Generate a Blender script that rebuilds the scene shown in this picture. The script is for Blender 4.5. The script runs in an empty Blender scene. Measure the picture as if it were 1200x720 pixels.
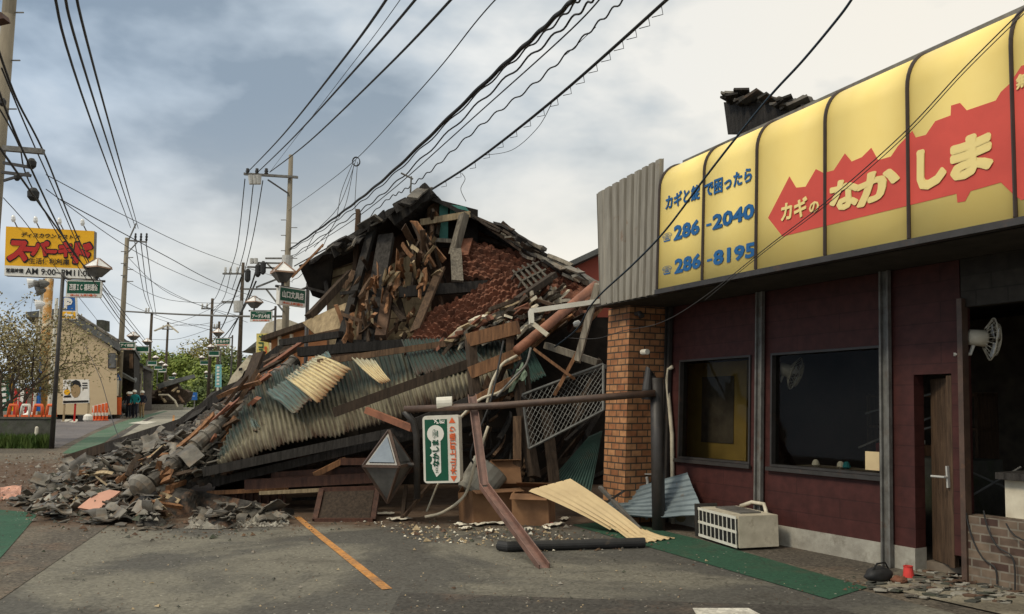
import bpy, bmesh, math, random
from mathutils import Vector, Matrix, noise
random.seed(11)
V = Vector
scene = bpy.context.scene
COL = scene.collection
# ---------------------------------------------------------------- camera
FPX = 960.0
PITCH = math.atan(115 / FPX)
cd = bpy.data.cameras.new('camera')
cd.sensor_width = 36; cd.lens = 28.8; cd.clip_start = .1; cd.clip_end = 3000
cam = bpy.data.objects.new('camera', cd); COL.objects.link(cam)
cam.location = (0, 0, 1.6); cam.rotation_euler = (math.pi / 2 + PITCH, 0, 0)
scene.camera = cam
# ---------------------------------------------------------------- light
SUN_EL, SUN_AZ = math.radians(44), math.radians(-125)     # azimuth measured from +Y towards +X
world = bpy.data.worlds.new('World'); scene.world = world; world.use_nodes = True
def build_world():
    nt = world.node_tree; N = nt.nodes; L = nt.links
    bg = N['Background']
    sky = N.new('ShaderNodeTexSky'); sky.sky_type = 'NISHITA'; sky.sun_disc = False
    sky.sun_elevation = SUN_EL; sky.sun_rotation = SUN_AZ
    tc = N.new('ShaderNodeTexCoord')
    sep = N.new('ShaderNodeSeparateXYZ'); L.new(tc.outputs['Generated'], sep.inputs[0])
    def m(op, a, b=None, c=None, clamp=False):
        n = N.new('ShaderNodeMath'); n.operation = op; n.use_clamp = clamp
        for i, v in enumerate((a, b, c)):
            if v is None: continue
            if isinstance(v, (int, float)): n.inputs[i].default_value = v
            else: L.new(v, n.inputs[i])
        return n.outputs[0]
    def mix(f, a, b):
        n = N.new('ShaderNodeMix'); n.data_type = 'RGBA'
        if isinstance(f, (int, float)): n.inputs[0].default_value = f
        else: L.new(f, n.inputs[0])
        for i, v in ((6, a), (7, b)):
            if isinstance(v, tuple): n.inputs[i].default_value = (*v, 1)
            else: L.new(v, n.inputs[i])
        return n.outputs[2]
    mp = N.new('ShaderNodeMapping'); mp.inputs['Scale'].default_value = (1.0, 1.0, 1.9); mp.inputs['Location'].default_value = (.35, .1, .5)
    L.new(tc.outputs['Generated'], mp.inputs[0])
    n1 = N.new('ShaderNodeTexNoise'); n1.inputs['Scale'].default_value = 2.6; n1.inputs['Detail'].default_value = 5; n1.inputs['Roughness'].default_value = .52; n1.inputs['Distortion'].default_value = .25
    L.new(mp.outputs[0], n1.inputs['Vector'])
    n2 = N.new('ShaderNodeTexNoise'); n2.inputs['Scale'].default_value = 4.6; n2.inputs['Detail'].default_value = 6; n2.inputs['Roughness'].default_value = .55
    L.new(mp.outputs[0], n2.inputs['Vector'])
    cl = m('ADD', m('MULTIPLY', n1.outputs[0], .72), m('MULTIPLY', n2.outputs[0], .28))
    r = N.new('ShaderNodeValToRGB'); e = r.color_ramp.elements
    e[0].position = .42; e[0].color = (.27, .315, .36, 1)
    e[1].position = .60; e[1].color = (.77, .76, .74, 1)
    x = e.new(.5); x.color = (.49, .53, .565, 1)
    L.new(cl, r.inputs[0])
    cloud = r.outputs[0]
    x_, y_, z_ = sep.outputs
    # left side of the sky bluer, right side warmer grey
    side = m('MULTIPLY_ADD', x_, 1.1, .55, clamp=True)
    cloud = mix(1.0, cloud, cloud)
    tint = mix(side, (.92, 1.02, 1.13), (1.16, 1.11, 1.0))
    mul = N.new('ShaderNodeMix'); mul.data_type = 'RGBA'; mul.blend_type = 'MULTIPLY'; mul.inputs[0].default_value = 1
    L.new(cloud, mul.inputs[6]); L.new(tint, mul.inputs[7]); cloud = mul.outputs[2]
    # thin bright cloud low in the direction of the road's right
    g = V((math.sin(math.radians(6)), math.cos(math.radians(6)), .17)).normalized()
    d = m('ADD', m('ADD', m('MULTIPLY', x_, g.x), m('MULTIPLY', y_, g.y)), m('MULTIPLY', z_, g.z))
    low = m('SUBTRACT', 1.0, m('MULTIPLY', m('ABSOLUTE', m('SUBTRACT', z_, .16)), 4.6), clamp=True)
    near = m('MULTIPLY', m('SUBTRACT', d, .80), 5.5, clamp=True)
    gl = m('MULTIPLY', m('MULTIPLY', low, low), near)
    gl = m('MULTIPLY', gl, m('MULTIPLY_ADD', cl, 2.2, -.25), clamp=True)
    cloud = mix(gl, cloud, (1.0, .915, .735))
    # brighter band of cloud a little above the horizon
    lowb = m('SUBTRACT', 1.0, m('MULTIPLY', m('ABSOLUTE', m('SUBTRACT', z_, .19)), 6.5), clamp=True)
    lowb = m('MULTIPLY', lowb, m('MULTIPLY', m('SUBTRACT', cl, .40), 4.0, clamp=True))
    cloud = mix(m('MULTIPLY', lowb, .75), cloud, (.80, .78, .74))
    # an overcast dome is brighter towards the zenith
    zen = m('MULTIPLY_ADD', m('MULTIPLY', m('SUBTRACT', z_, .46), 2.0, clamp=True), 1.25, 1.0)
    cloud = mix(m('MULTIPLY', m('SUBTRACT', z_, .46), 2.5, clamp=True), cloud, (.60, .56, .47))
    vm = N.new('ShaderNodeVectorMath'); vm.operation = 'SCALE'; L.new(cloud, vm.inputs[0]); L.new(zen, vm.inputs['Scale'])
    sc = N.new('ShaderNodeVectorMath'); sc.operation = 'SCALE'; L.new(sky.outputs[0], sc.inputs[0]); sc.inputs['Scale'].default_value = .1
    fin = mix(.9, sc.outputs[0], vm.outputs[0])
    L.new(fin, bg.inputs[0]); bg.inputs[1].default_value = 1.0
build_world()
sd = bpy.data.lights.new('sun', 'SUN'); sd.energy = 1.5; sd.angle = math.radians(12); sd.color = (1, .89, .70)
sun = bpy.data.objects.new('sun', sd); COL.objects.link(sun)
sdir = V((math.sin(SUN_AZ) * math.cos(SUN_EL), math.cos(SUN_AZ) * math.cos(SUN_EL), math.sin(SUN_EL)))
sun.rotation_euler = sdir.to_track_quat('Z', 'Y').to_euler(); sun.location = (-20, -20, 30)
scene.view_settings.view_transform = 'Standard'; scene.view_settings.look = 'None'
scene.view_settings.exposure = 0.18; scene.view_settings.gamma = 1
scene.render.engine = 'CYCLES'
scene.cycles.use_denoising = True
scene.cycles.max_bounces = 6; scene.cycles.transparent_max_bounces = 12

# ---------------------------------------------------------------- pixel -> place
CAM = V((0, 0, 1.6)); FW = V((0, math.cos(PITCH), math.sin(PITCH))); UP = V((0, -math.sin(PITCH), math.cos(PITCH)))
def ray(x, y): return FW + V(((x - 600) / FPX, 0, 0)) + UP * ((360 - y) / FPX)
def at(x, y, Y):
    d = ray(x, y); return CAM + d * (Y / d.y)
def H(y):
    if y < 10: return 0.0
    if y < 14: return .035 * (y - 10) ** 2 / 8
    if y < 24: return .07 + .035 * (y - 14)
    if y < 95: return .42 + .0125 * (y - 24)
    return max(-1.0, 1.3075 - .02 * (y - 95))
def G(x, y, off=0.0):
    d = ray(x, y); lo = 3.0
    Y = 3.0
    while Y < 200:
        p = CAM + d * (Y / d.y)
        if p.z <= H(Y) + off: break
        Y += .02 + Y * .002
    return V((p.x, p.y, H(p.y) + off))
# ---------------------------------------------------------------- materials
MATS = {}
def mat(name, c, rough=.8, c2=None, scale=6.0, detail=6, bump=0.0, bscale=None, metal=0.0, stretch=(1, 1, 1), coord='Object', vary=0.0, spec=.3, ramp=(.35, .65), dirt=None, emit=0):
    if name in MATS: return MATS[name]
    m = bpy.data.materials.new(name); m.use_nodes = True; MATS[name] = m
    nt = m.node_tree; N = nt.nodes; L = nt.links; b = N['Principled BSDF']
    b.inputs['Roughness'].default_value = rough; b.inputs['Metallic'].default_value = metal
    b.inputs['Specular IOR Level'].default_value = spec
    tc = N.new('ShaderNodeTexCoord'); mp = N.new('ShaderNodeMapping'); mp.inputs['Scale'].default_value = stretch
    L.new(tc.outputs[coord], mp.inputs[0])
    oi = N.new('ShaderNodeObjectInfo')
    c2 = c2 or tuple(v * .7 for v in c)
    n = N.new('ShaderNodeTexNoise'); n.inputs['Scale'].default_value = scale; n.inputs['Detail'].default_value = detail; n.inputs['Roughness'].default_value = .62
    n.noise_dimensions = '4D'; L.new(mp.outputs[0], n.inputs['Vector'])
    mm = N.new('ShaderNodeMath'); mm.operation = 'MULTIPLY'; mm.inputs[1].default_value = 37.0; L.new(oi.outputs['Random'], mm.inputs[0]); L.new(mm.outputs[0], n.inputs['W'])
    r = N.new('ShaderNodeValToRGB'); e = r.color_ramp.elements
    e[0].position = ramp[0]; e[0].color = (*c2, 1); e[1].position = ramp[1]; e[1].color = (*c, 1)
    L.new(n.outputs[0], r.inputs[0]); out = r.outputs[0]
    if dirt:
        dc, ds, lo, hi = dirt
        n3 = N.new('ShaderNodeTexNoise'); n3.inputs['Scale'].default_value = ds; n3.inputs['Detail'].default_value = 8; n3.inputs['Roughness'].default_value = .7
        L.new(tc.outputs[coord], n3.inputs['Vector'])
        r3 = N.new('ShaderNodeValToRGB'); q = r3.color_ramp.elements; q[0].position = lo; q[0].color = (0, 0, 0, 1); q[1].position = hi; q[1].color = (1, 1, 1, 1)
        L.new(n3.outputs[0], r3.inputs[0])
        mx = N.new('ShaderNodeMix'); mx.data_type = 'RGBA'; L.new(r3.outputs[0], mx.inputs[0]); L.new(out, mx.inputs[6]); mx.inputs[7].default_value = (*dc, 1)
        out = mx.outputs[2]
    if vary:
        hs = N.new('ShaderNodeHueSaturation'); mr = N.new('ShaderNodeMapRange'); mr.inputs[3].default_value = 1 - vary; mr.inputs[4].default_value = 1 + vary
        L.new(oi.outputs['Random'], mr.inputs[0]); L.new(mr.outputs[0], hs.inputs['Value']); L.new(out, hs.inputs['Color']); out = hs.outputs[0]
    L.new(out, b.inputs['Base Color'])
    if bump:
        n2 = N.new('ShaderNodeTexNoise'); n2.inputs['Scale'].default_value = bscale or scale * 3; n2.inputs['Detail'].default_value = 6; n2.inputs['Roughness'].default_value = .65
        L.new(mp.outputs[0], n2.inputs['Vector'])
        bp = N.new('ShaderNodeBump'); bp.inputs['Strength'].default_value = min(1, bump); bp.inputs['Distance'].default_value = .02
        L.new(n2.outputs[0], bp.inputs['Height']); L.new(bp.outputs[0], b.inputs['Normal'])
    if emit:
        L.new(out, b.inputs['Emission Color']); b.inputs['Emission Strength'].default_value = emit
    return m
def brickmat(name, c1, c2, mortar, bw, bh, ms=.012, rough=.7, bump=.4, third=None, noise_amt=.35):
    m = bpy.data.materials.new(name); m.use_nodes = True; MATS[name] = m
    nt = m.node_tree; N = nt.nodes; L = nt.links; b = N['Principled BSDF']; b.inputs['Roughness'].default_value = rough
    b.inputs['Specular IOR Level'].default_value = .3
    uv = N.new('ShaderNodeUVMap'); uv.uv_map = 'UVMap'
    t = N.new('ShaderNodeTexBrick'); L.new(uv.outputs[0], t.inputs['Vector'])
    t.inputs['Color1'].default_value = (*c1, 1); t.inputs['Color2'].default_value = (*c2, 1); t.inputs['Mortar'].default_value = (*mortar, 1)
    t.inputs['Scale'].default_value = 1; t.inputs['Brick Width'].default_value = bw; t.inputs['Row Height'].default_value = bh; t.inputs['Mortar Size'].default_value = ms
    t.inputs['Bias'].default_value = -.1
    n = N.new('ShaderNodeTexNoise'); n.inputs['Scale'].default_value = 9; n.inputs['Detail'].default_value = 8; L.new(uv.outputs[0], n.inputs['Vector'])
    mr = N.new('ShaderNodeMapRange'); mr.inputs[1].default_value = .3; mr.inputs[2].default_value = .7; mr.inputs[3].default_value = 1 - noise_amt; mr.inputs[4].default_value = 1 + noise_amt * .5; L.new(n.outputs[0], mr.inputs[0])
    vm = N.new('ShaderNodeVectorMath'); vm.operation = 'SCALE'; L.new(t.outputs['Color'], vm.inputs[0]); L.new(mr.outputs[0], vm.inputs['Scale'])
    L.new(vm.outputs[0], b.inputs['Base Color'])
    bp = N.new('ShaderNodeBump'); bp.inputs['Strength'].default_value = bump; bp.inputs['Distance'].default_value = .012; bp.invert = True
    L.new(t.outputs['Fac'], bp.inputs['Height']); L.new(bp.outputs[0], b.inputs['Normal'])
    return m
def glassmat(name, tint=(.02, .02, .02), trans=.55):
    m = bpy.data.materials.new(name); m.use_nodes = True; MATS[name] = m
    nt = m.node_tree; N = nt.nodes; L = nt.links; N.remove(N['Principled BSDF']); out = N['Material Output']
    t = N.new('ShaderNodeBsdfTransparent'); t.inputs[0].default_value = (.72, .72, .70, 1)
    g = N.new('ShaderNodeBsdfGlossy'); g.inputs['Roughness'].default_value = .03; g.inputs[0].default_value = (.30, .29, .28, 1)
    f = N.new('ShaderNodeFresnel'); f.inputs[0].default_value = 1.45
    ge = N.new('ShaderNodeNewGeometry'); iv = N.new('ShaderNodeMath'); iv.operation = 'SUBTRACT'; iv.inputs[0].default_value = 1; L.new(ge.outputs['Backfacing'], iv.inputs[1]); mu = N.new('ShaderNodeMath'); mu.operation = 'MULTIPLY'; L.new(f.outputs[0], mu.inputs[0]); L.new(iv.outputs[0], mu.inputs[1])
    mx = N.new('ShaderNodeMixShader'); L.new(mu.outputs[0], mx.inputs[0]); L.new(t.outputs[0], mx.inputs[1]); L.new(g.outputs[0], mx.inputs[2])
    L.new(mx.outputs[0], out.inputs[0]); return m
W = (1, 1, 1)
wood_s = (1.2, 1.2, 14)
mat('wood_dark', (.075, .052, .036), .85, (.028, .02, .014), 3, bump=.5, stretch=(9, 9, 1), vary=.35)
mat('wood_char', (.045, .04, .036), .8, (.014, .012, .01), 3, bump=.6, stretch=(9, 9, 1), vary=.3)
mat('wood_mid', (.15, .092, .054), .8, (.06, .036, .022), 3, bump=.5, stretch=(9, 9, 1), vary=.35)
mat('wood_warm', (.32, .16, .075), .75, (.13, .065, .034), 3, bump=.4, stretch=(9, 9, 1), vary=.3)
mat('wood_pale', (.46, .36, .22), .85, (.22, .165, .10), 3, bump=.4, stretch=(9, 9, 1), vary=.3)
mat('wood_grey', (.30, .265, .21), .9, (.11, .095, .075), 3, bump=.5, stretch=(9, 9, 1), vary=.4)
mat('wood_slate', (.15, .135, .11), .9, (.06, .052, .042), 3, bump=.5, stretch=(9, 9, 1), vary=.25)
mat('wood_red', (.095, .043, .027), .6, (.045, .021, .015), 3, bump=.3, stretch=(6, 6, 1), vary=.2)
mat('clay', (.235, .098, .058), .95, (.10, .046, .03), 5, bump=1, bscale=14)
mat('mud_wall', (.17, .105, .07), .95, (.075, .046, .032), 3, bump=1, bscale=9)
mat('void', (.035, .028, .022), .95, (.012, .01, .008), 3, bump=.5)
mat('tile', (.20, .182, .15), .5, (.065, .058, .048), 5, bump=.35, vary=.4, spec=.45, dirt=((.20, .135, .08), 4, .52, .72))
mat('tile_pile', (.085, .078, .068), .8, (.02, .018, .016), 7, bump=.8, dirt=((.20, .11, .065), 3, .5, .66))
mat('tan_board', (.42, .32, .19), .85, (.22, .165, .095), 2.2, bump=.4, stretch=(7, 7, 1), dirt=((.13, .09, .055), 5, .55, .75))
mat('plaster', (.70, .64, .50), .9, (.5, .44, .33), 4, bump=.2)
mat('maroon', (.075, .022, .018), .65, (.055, .017, .014), 5, bump=.25, dirt=((.22, .11, .09), 11, .68, .8))
mat('concrete', (.42, .40, .34), .9, (.27, .25, .21), 5, bump=.4, dirt=((.14, .12, .09), 4, .52, .75))
mat('concrete_dark', (.10, .10, .085), .95, (.055, .055, .045), 4, bump=.5, dirt=((.05, .07, .03), 3, .5, .7))
mat('pole_concrete', (.29, .25, .185), .9, (.18, .155, .115), 4, bump=.3, stretch=(1, 1, .2))
mat('steel_grey', (.20, .195, .18), .55, (.11, .105, .095), 8, metal=.15, bump=.1, dirt=((.12, .07, .04), 6, .56, .75))
mat('steel_dark', (.045, .04, .038), .5, (.028, .025, .022), 8, bump=.1, dirt=((.11, .06, .035), 5, .58, .78), spec=.5)
mat('steel_brown', (.11, .065, .045), .5, (.06, .038, .028), 8, bump=.15, spec=.5, dirt=((.2, .1, .05), 5, .6, .8))
mat('pink_steel', (.25, .135, .105), .5, (.13, .075, .06), 5, spec=.5, dirt=((.1, .05, .03), 4, .52, .75))
mat('white_paint', (.74, .72, .64), .55, (.62, .59, .5), 5, dirt=((.3, .22, .14), 4, .6, .85))
mat('cream_pipe', (.66, .60, .47), .55, (.45, .4, .3), 5, dirt=((.2, .14, .08), 5, .58, .8))
mat('terracotta', (.36, .15, .085), .6, (.18, .075, .045), 4, bump=.1, dirt=((.12, .06, .04), 3, .55, .8))
mat('black', (.018, .018, .018), .6, (.01, .01, .01), 6)
mat('rubber', (.035, .035, .036), .6, (.022, .022, .022), 6, bump=.1, dirt=((.12, .09, .06), 4, .62, .8))
mat('yellow_sign', (.98, .78, .28), .5, (.95, .73, .235), 1.3, spec=.25, dirt=((.30, .24, .08), 9, .74, .86))
mat('red_vinyl', (.68, .085, .06), .55, (.58, .07, .05), 2, spec=.4)
mat('yellow_text', (.88, .72, .30), .4, (.84, .66, .26), 2)
mat('blue_text', (.02, .13, .34), .4, (.015, .1, .27), 2)
mat('brown_trim', (.05, .032, .024), .45, (.03, .02, .015), 8, spec=.5)
mat('corr_grey', (.32, .295, .245), .6, (.22, .2, .165), 3, metal=.1, stretch=(6, 6, .5), dirt=((.2, .1, .05), 4, .6, .8))
mat('corr_beige', (.72, .56, .32), .55, (.58, .44, .25), 3, dirt=((.35, .2, .09), 5, .6, .8))
mat('corr_blue', (.24, .29, .31), .5, (.15, .185, .2), 3, metal=.25, dirt=((.2, .13, .07), 4, .6, .8))
mat('corr_green', (.035, .075, .062), .55, (.02, .042, .036), 3, dirt=((.07, .05, .03), 4, .55, .75))
mat('cardboard', (.30, .165, .085), .9, (.2, .105, .055), 4, bump=.1, vary=.2)
mat('paper', (.78, .74, .62), .8, (.66, .6, .48), 6)
mat('sign_yellow', (.88, .47, .015), .4, (.84, .43, .01), 2)
mat('sign_white', (.82, .80, .74), .45, (.74, .72, .65), 3)
mat('sign_red', (.52, .03, .02), .4, (.45, .025, .018), 3)
mat('sign_green', (.012, .10, .055), .4, (.01, .075, .042), 3)
mat('sign_blue', (.02, .12, .40), .4, (.018, .1, .33), 3)
mat('text_black', (.015, .015, .015), .5, (.01, .01, .01), 3)
mat('orange_red', (.80, .16, .05), .5, (.7, .13, .04), 3)
mat('beige_wall', (.54, .43, .275), .9, (.51, .40, .255), 1.2, bump=.1, stretch=(1, 1, 3))
mat('roof_grey', (.13, .135, .13), .8, (.08, .082, .08), 3, bump=.4)
mat('orange_wall', (.46, .20, .085), .85, (.38, .16, .07), 2, bump=.1)
mat('red_wall', (.40, .095, .06), .8, (.32, .075, .05), 2)
mat('lamp_copper', (.36, .22, .14), .45, (.24, .14, .09), 5, spec=.5)
mat('lamp_glass_white', (.86, .86, .84), .25, (.8, .8, .78), 3, spec=.5)
mat('lamp_glass_blue', (.22, .27, .32), .5, (.13, .165, .21), 3, spec=.3)
mat('lamp_glass_dark', (.15, .145, .135), .4, (.05, .05, .05), 3, spec=.6)
mat('cone_orange', (.85, .16, .04), .5, (.75, .13, .035), 4)
mat('teal_cloth', (.02, .27, .30), .9, (.015, .2, .23), 8)
mat('navy_cloth', (.02, .024, .04), .9, (.012, .014, .025), 8)
mat('khaki_cloth', (.40, .28, .15), .9, (.3, .21, .11), 8)
mat('skin', (.5, .28, .18), .6, (.44, .24, .15), 8)
mat('bark', (.12, .095, .07), .95, (.04, .03, .022), 8, bump=.8, stretch=(3, 3, .6))
mat('insulator', (.55, .54, .50), .3, (.4, .39, .36), 5, spec=.5)
mat('fence_wire', (.17, .172, .16), .5, (.10, .10, .095), 8, metal=.5)
mat('wood_floor', (.24, .2, .15), .9, (.14, .11, .085), 4)
mat('inside_dark', (.20, .165, .125), .9, (.11, .09, .07), 4)
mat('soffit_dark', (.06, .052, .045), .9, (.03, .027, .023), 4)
mat('inside_yellow', (.55, .37, .10), .8, (.42, .28, .08), 3)
mat('teal_panel', (.10, .30, .25), .7, (.06, .2, .17), 3)
brickmat('brick', (.50, .25, .115), (.33, .125, .055), (.09, .065, .045), .18, .09, .010)
brickmat('brown_tile', (.19, .14, .10), (.045, .016, .015), (.22, .19, .15), .17, .075, .008)
brickmat('ceil_tile', (.045, .038, .03), (.02, .016, .013), (.03, .026, .02), .3, .15, .006)
brickmat('block_red', (.066, .020, .017), (.056, .017, .0145), (.045, .014, .012), 1.2, .2, .006, rough=.62, bump=.18, noise_amt=.3)
glassmat('glass')
def leafmat(name, ca, cb, cc=None, scale=.8):
    m = bpy.data.materials.new(name); m.use_nodes = True; MATS[name] = m
    nt = m.node_tree; N = nt.nodes; L = nt.links; b = N['Principled BSDF']; b.inputs['Roughness'].default_value = .7; b.inputs['Specular IOR Level'].default_value = .2
    tc = N.new('ShaderNodeTexCoord'); n = N.new('ShaderNodeTexNoise'); n.inputs['Scale'].default_value = scale; n.inputs['Detail'].default_value = 5; L.new(tc.outputs['Object'], n.inputs['Vector'])
    r = N.new('ShaderNodeValToRGB'); e = r.color_ramp.elements; e[0].position = .35; e[0].color = (*ca, 1); e[1].position = .65; e[1].color = (*cb, 1)
    if cc: q = e.new(.8); q.color = (*cc, 1)
    L.new(n.outputs[0], r.inputs[0]); L.new(r.outputs[0], b.inputs['Base Color']); return m
leafmat('leaf_green', (.11, .16, .035), (.26, .31, .07), scale=.25)
leafmat('leaf_dark', (.075, .11, .035), (.15, .18, .055), scale=.25)
leafmat('leaf_olive', (.16, .155, .045), (.30, .26, .085), scale=.25)
leafmat('leaf_blossom', (.24, .22, .10), (.36, .30, .17), (.6, .36, .28), scale=4)
leafmat('grass_mat', (.045, .085, .018), (.09, .13, .03), scale=3)
# ---------------------------------------------------------------- mesh helpers
POS = {}          # object name -> world position of its origin
class MB:
    def __init__(s): s.v = []; s.f = []; s.uv = []; s.mi = []; s.cur = 0
    def face(s, idx, uv=None):
        s.f.append(tuple(idx)); s.uv.append(uv or [(0, 0)] * len(idx)); s.mi.append(s.cur)
    def add(s, vs, fs, uvs=None):
        o = len(s.v); s.v += [V(p) for p in vs]
        for i, f in enumerate(fs): s.face([o + k for k in f], uvs[i] if uvs else None)
        return s
    def hexa(s, b, t):
        """solid between quad b (4 points) and quad t (4 points), UV in metres"""
        o = len(s.v); s.v += [V(p) for p in list(b) + list(t)]
        P = s.v[o:]
        c = sum(P, V()) / 8
        for q in ((0, 3, 2, 1), (4, 5, 6, 7), (0, 1, 5, 4), (1, 2, 6, 5), (2, 3, 7, 6), (3, 0, 4, 7)):
            a, b_, c_, d = (P[k] for k in q)
            n = (b_ - a).cross(d - a)
            if n.dot((a + b_ + c_ + d) / 4 - c) < 0: q = q[::-1]; a, b_, c_, d = (P[k] for k in q)
            # horizontal edge as u
            e1 = (b_ - a); e2 = (d - a)
            if abs(e1.normalized().z) <= abs(e2.normalized().z) + 1e-6:
                uv = [(0, 0), (e1.length, 0), (e1.length, e2.length), (0, e2.length)]
            else:
                uv = [(0, 0), (0, e1.length), (e2.length, e1.length), (e2.length, 0)]
            s.face([o + k for k in q], uv)
        return s
    def box(s, c, size, R=None):
        c = V(c); R = R or Matrix.Identity(3); x, y, z = (R @ V(a) for a in ((size[0] / 2, 0, 0), (0, size[1] / 2, 0), (0, 0, size[2] / 2)))
        return s.hexa([c - x - y - z, c + x - y - z, c + x + y - z, c - x + y - z], [c - x - y + z, c + x - y + z, c + x + y + z, c - x + y + z])
    def beam(s, p0, p1, w, h, roll=0.0, jag=0.0, seg=1, bow=0.0):
        """plank from p0 to p1; w along the sideways axis, h thickness; jag = splintered ends"""
        p0, p1 = V(p0), V(p1); d = (p1 - p0); Lg = d.length; d.normalize()
        a = d.cross(V((0, 0, 1)));
        if a.length < 1e-3: a = V((1, 0, 0))
        a.normalize(); b = a.cross(d)
        a, b = a * math.cos(roll) + b * math.sin(roll), b * math.cos(roll) - a * math.sin(roll)
        rings = []
        n = max(1, seg)
        for i in range(n + 1):
            t = i / n; c = p0.lerp(p1, t) + b * bow * math.sin(math.pi * t)
            pts = [c + a * (sx * w / 2) + b * (sy * h / 2) for sx, sy in ((-1, -1), (1, -1), (1, 1), (-1, 1))]
            if jag and i in (0, n):
                sg = -1 if i == 0 else 1
                q = [random.uniform(-1, 1) * jag for _ in range(2)]
                pts = [pts[0] + d * sg * q[0], pts[1] + d * sg * q[1], pts[2] + d * sg * q[1], pts[3] + d * sg * q[0]]
            rings.append(pts)
        o = len(s.v); s.v += [V(p) for r in rings for p in r]
        for i in range(n):
            for k in range(4):
                s.face([o + i * 4 + k, o + i * 4 + (k + 1) % 4, o + i * 4 + 4 + (k + 1) % 4, o + i * 4 + 4 + k])
        s.face([o + 3, o + 2, o + 1, o]); s.face([o + n * 4 + k for k in range(4)])
        return s
    def tube(s, pts, r, n=8, cap=True):
        pts = [V(p) for p in pts]; o = len(s.v); rr = r if isinstance(r, (list, tuple)) else [r] * len(pts)
        up = None
        for i, p in enumerate(pts):
            d = (pts[min(i + 1, len(pts) - 1)] - pts[max(i - 1, 0)]).normalized()
            if up is None or abs(up.dot(d)) > .98: up = V((0, 0, 1)) if abs(d.z) < .9 else V((1, 0, 0))
            a = d.cross(up).normalized(); b = a.cross(d); up = b
            for k in range(n):
                t = 2 * math.pi * k / n; s.v.append(p + (a * math.cos(t) + b * math.sin(t)) * rr[i])
        for i in range(len(pts) - 1):
            for k in range(n):
                s.face([o + i * n + k, o + i * n + (k + 1) % n, o + (i + 1) * n + (k + 1) % n, o + (i + 1) * n + k])
        if cap:
            s.face([o + k for k in range(n)][::-1]); s.face([o + (len(pts) - 1) * n + k for k in range(n)])
        return s
    def lathe(s, c, prof, n=16, axis=V((0, 0, 1))):
        c = V(c); q = axis.to_track_quat('Z', 'Y'); o = len(s.v)
        for r, z in prof:
            for k in range(n):
                t = 2 * math.pi * k / n; s.v.append(c + q @ V((r * math.cos(t), r * math.sin(t), z)))
        for i in range(len(prof) - 1):
            for k in range(n): s.face([o + i * n + k, o + i * n + (k + 1) % n, o + (i + 1) * n + (k + 1) % n, o + (i + 1) * n + k])
        s.face([o + k for k in range(n)][::-1]); s.face([o + (len(prof) - 1) * n + k for k in range(n)])
        return s
    def grid(s, fn, nu, nv, thick=0.0):
        """fn(u,v)->point. With thickness it becomes a closed slab."""
        o = len(s.v); W_ = nu + 1
        P = [[V(fn(i / nu, j / nv)) for i in range(W_)] for j in range(nv + 1)]
        s.v += [p for r in P for p in r]
        U = lambda i, j: (i / nu, j / nv)
        for j in range(nv):
            for i in range(nu):
                s.face([o + j * W_ + i, o + j * W_ + i + 1, o + (j + 1) * W_ + i + 1, o + (j + 1) * W_ + i], [U(i, j), U(i + 1, j), U(i + 1, j + 1), U(i, j + 1)])
        if thick:
            c = (P[0][nu] - P[0][0]).cross(P[nv][0] - P[0][0])
            if c.length < 1e-9: c = V((0, 0, 1))
            off = -c.normalized() * thick; o2 = len(s.v)
            s.v += [p + off for r in P for p in r]
            for j in range(nv):
                for i in range(nu):
                    s.face([o2 + j * W_ + i, o2 + (j + 1) * W_ + i, o2 + (j + 1) * W_ + i + 1, o2 + j * W_ + i + 1], [U(i, j), U(i, j + 1), U(i + 1, j + 1), U(i + 1, j)])
            rim = [(0, i) for i in range(W_)] + [(j, nu) for j in range(1, nv + 1)] + [(nv, i) for i in range(nu - 1, -1, -1)] + [(j, 0) for j in range(nv - 1, 0, -1)]
            for k in range(len(rim)):
                a, b = rim[k], rim[(k + 1) % len(rim)]
                A, B = a[0] * W_ + a[1], b[0] * W_ + b[1]
                s.face([o + B, o + A, o2 + A, o2 + B], [U(b[1], b[0]), U(a[1], a[0]), U(a[1], a[0]), U(b[1], b[0])])
        return s
    def prism(s, poly, off):
        """closed flat polygon pushed along off"""
        o = len(s.v); n = len(poly); off = V(off); s.v += [V(p) for p in poly] + [V(p) + off for p in poly]
        nrm = V()
        for i in range(n): nrm += V(poly[i]).cross(V(poly[(i + 1) % n]))
        f = 1 if nrm.dot(off) < 0 else -1
        s.face([o + k for k in range(n)][::f]); s.face([o + n + k for k in range(n)][::-f])
        for k in range(n): s.face([o + k, o + n + k, o + n + (k + 1) % n, o + (k + 1) % n][::f])
        return s
    def build(s, name, m, parent=None, label=None, cat=None, group=None, kind=None, smooth=False, loc=None):
        me = bpy.data.meshes.new(name)
        if parent is not None: org = POS[parent.name]
        elif loc is not None: org = V(loc)
        else:
            mn = [min(p[i] for p in s.v) for i in range(3)]; mx = [max(p[i] for p in s.v) for i in range(3)]
            org = V(((mn[0] + mx[0]) / 2, (mn[1] + mx[1]) / 2, mn[2]))
        me.from_pydata([p - org for p in s.v], [], s.f)
        ul = me.uv_layers.new(name='UVMap'); k = 0
        for f in s.uv:
            for q in f: ul.data[k].uv = q; k += 1
        ms = m if isinstance(m, (list, tuple)) else [m]
        for x in ms: me.materials.append(MATS[x] if isinstance(x, str) else x)
        for p, i in zip(me.polygons, s.mi): p.material_index = i; p.use_smooth = smooth
        me.update()
        o = bpy.data.objects.new(name, me); COL.objects.link(o)
        if parent is not None: o.parent = parent; POS[o.name] = org
        else: o.location = org; POS[o.name] = org
        tag(o, label, cat, group, kind)
        return o
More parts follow.
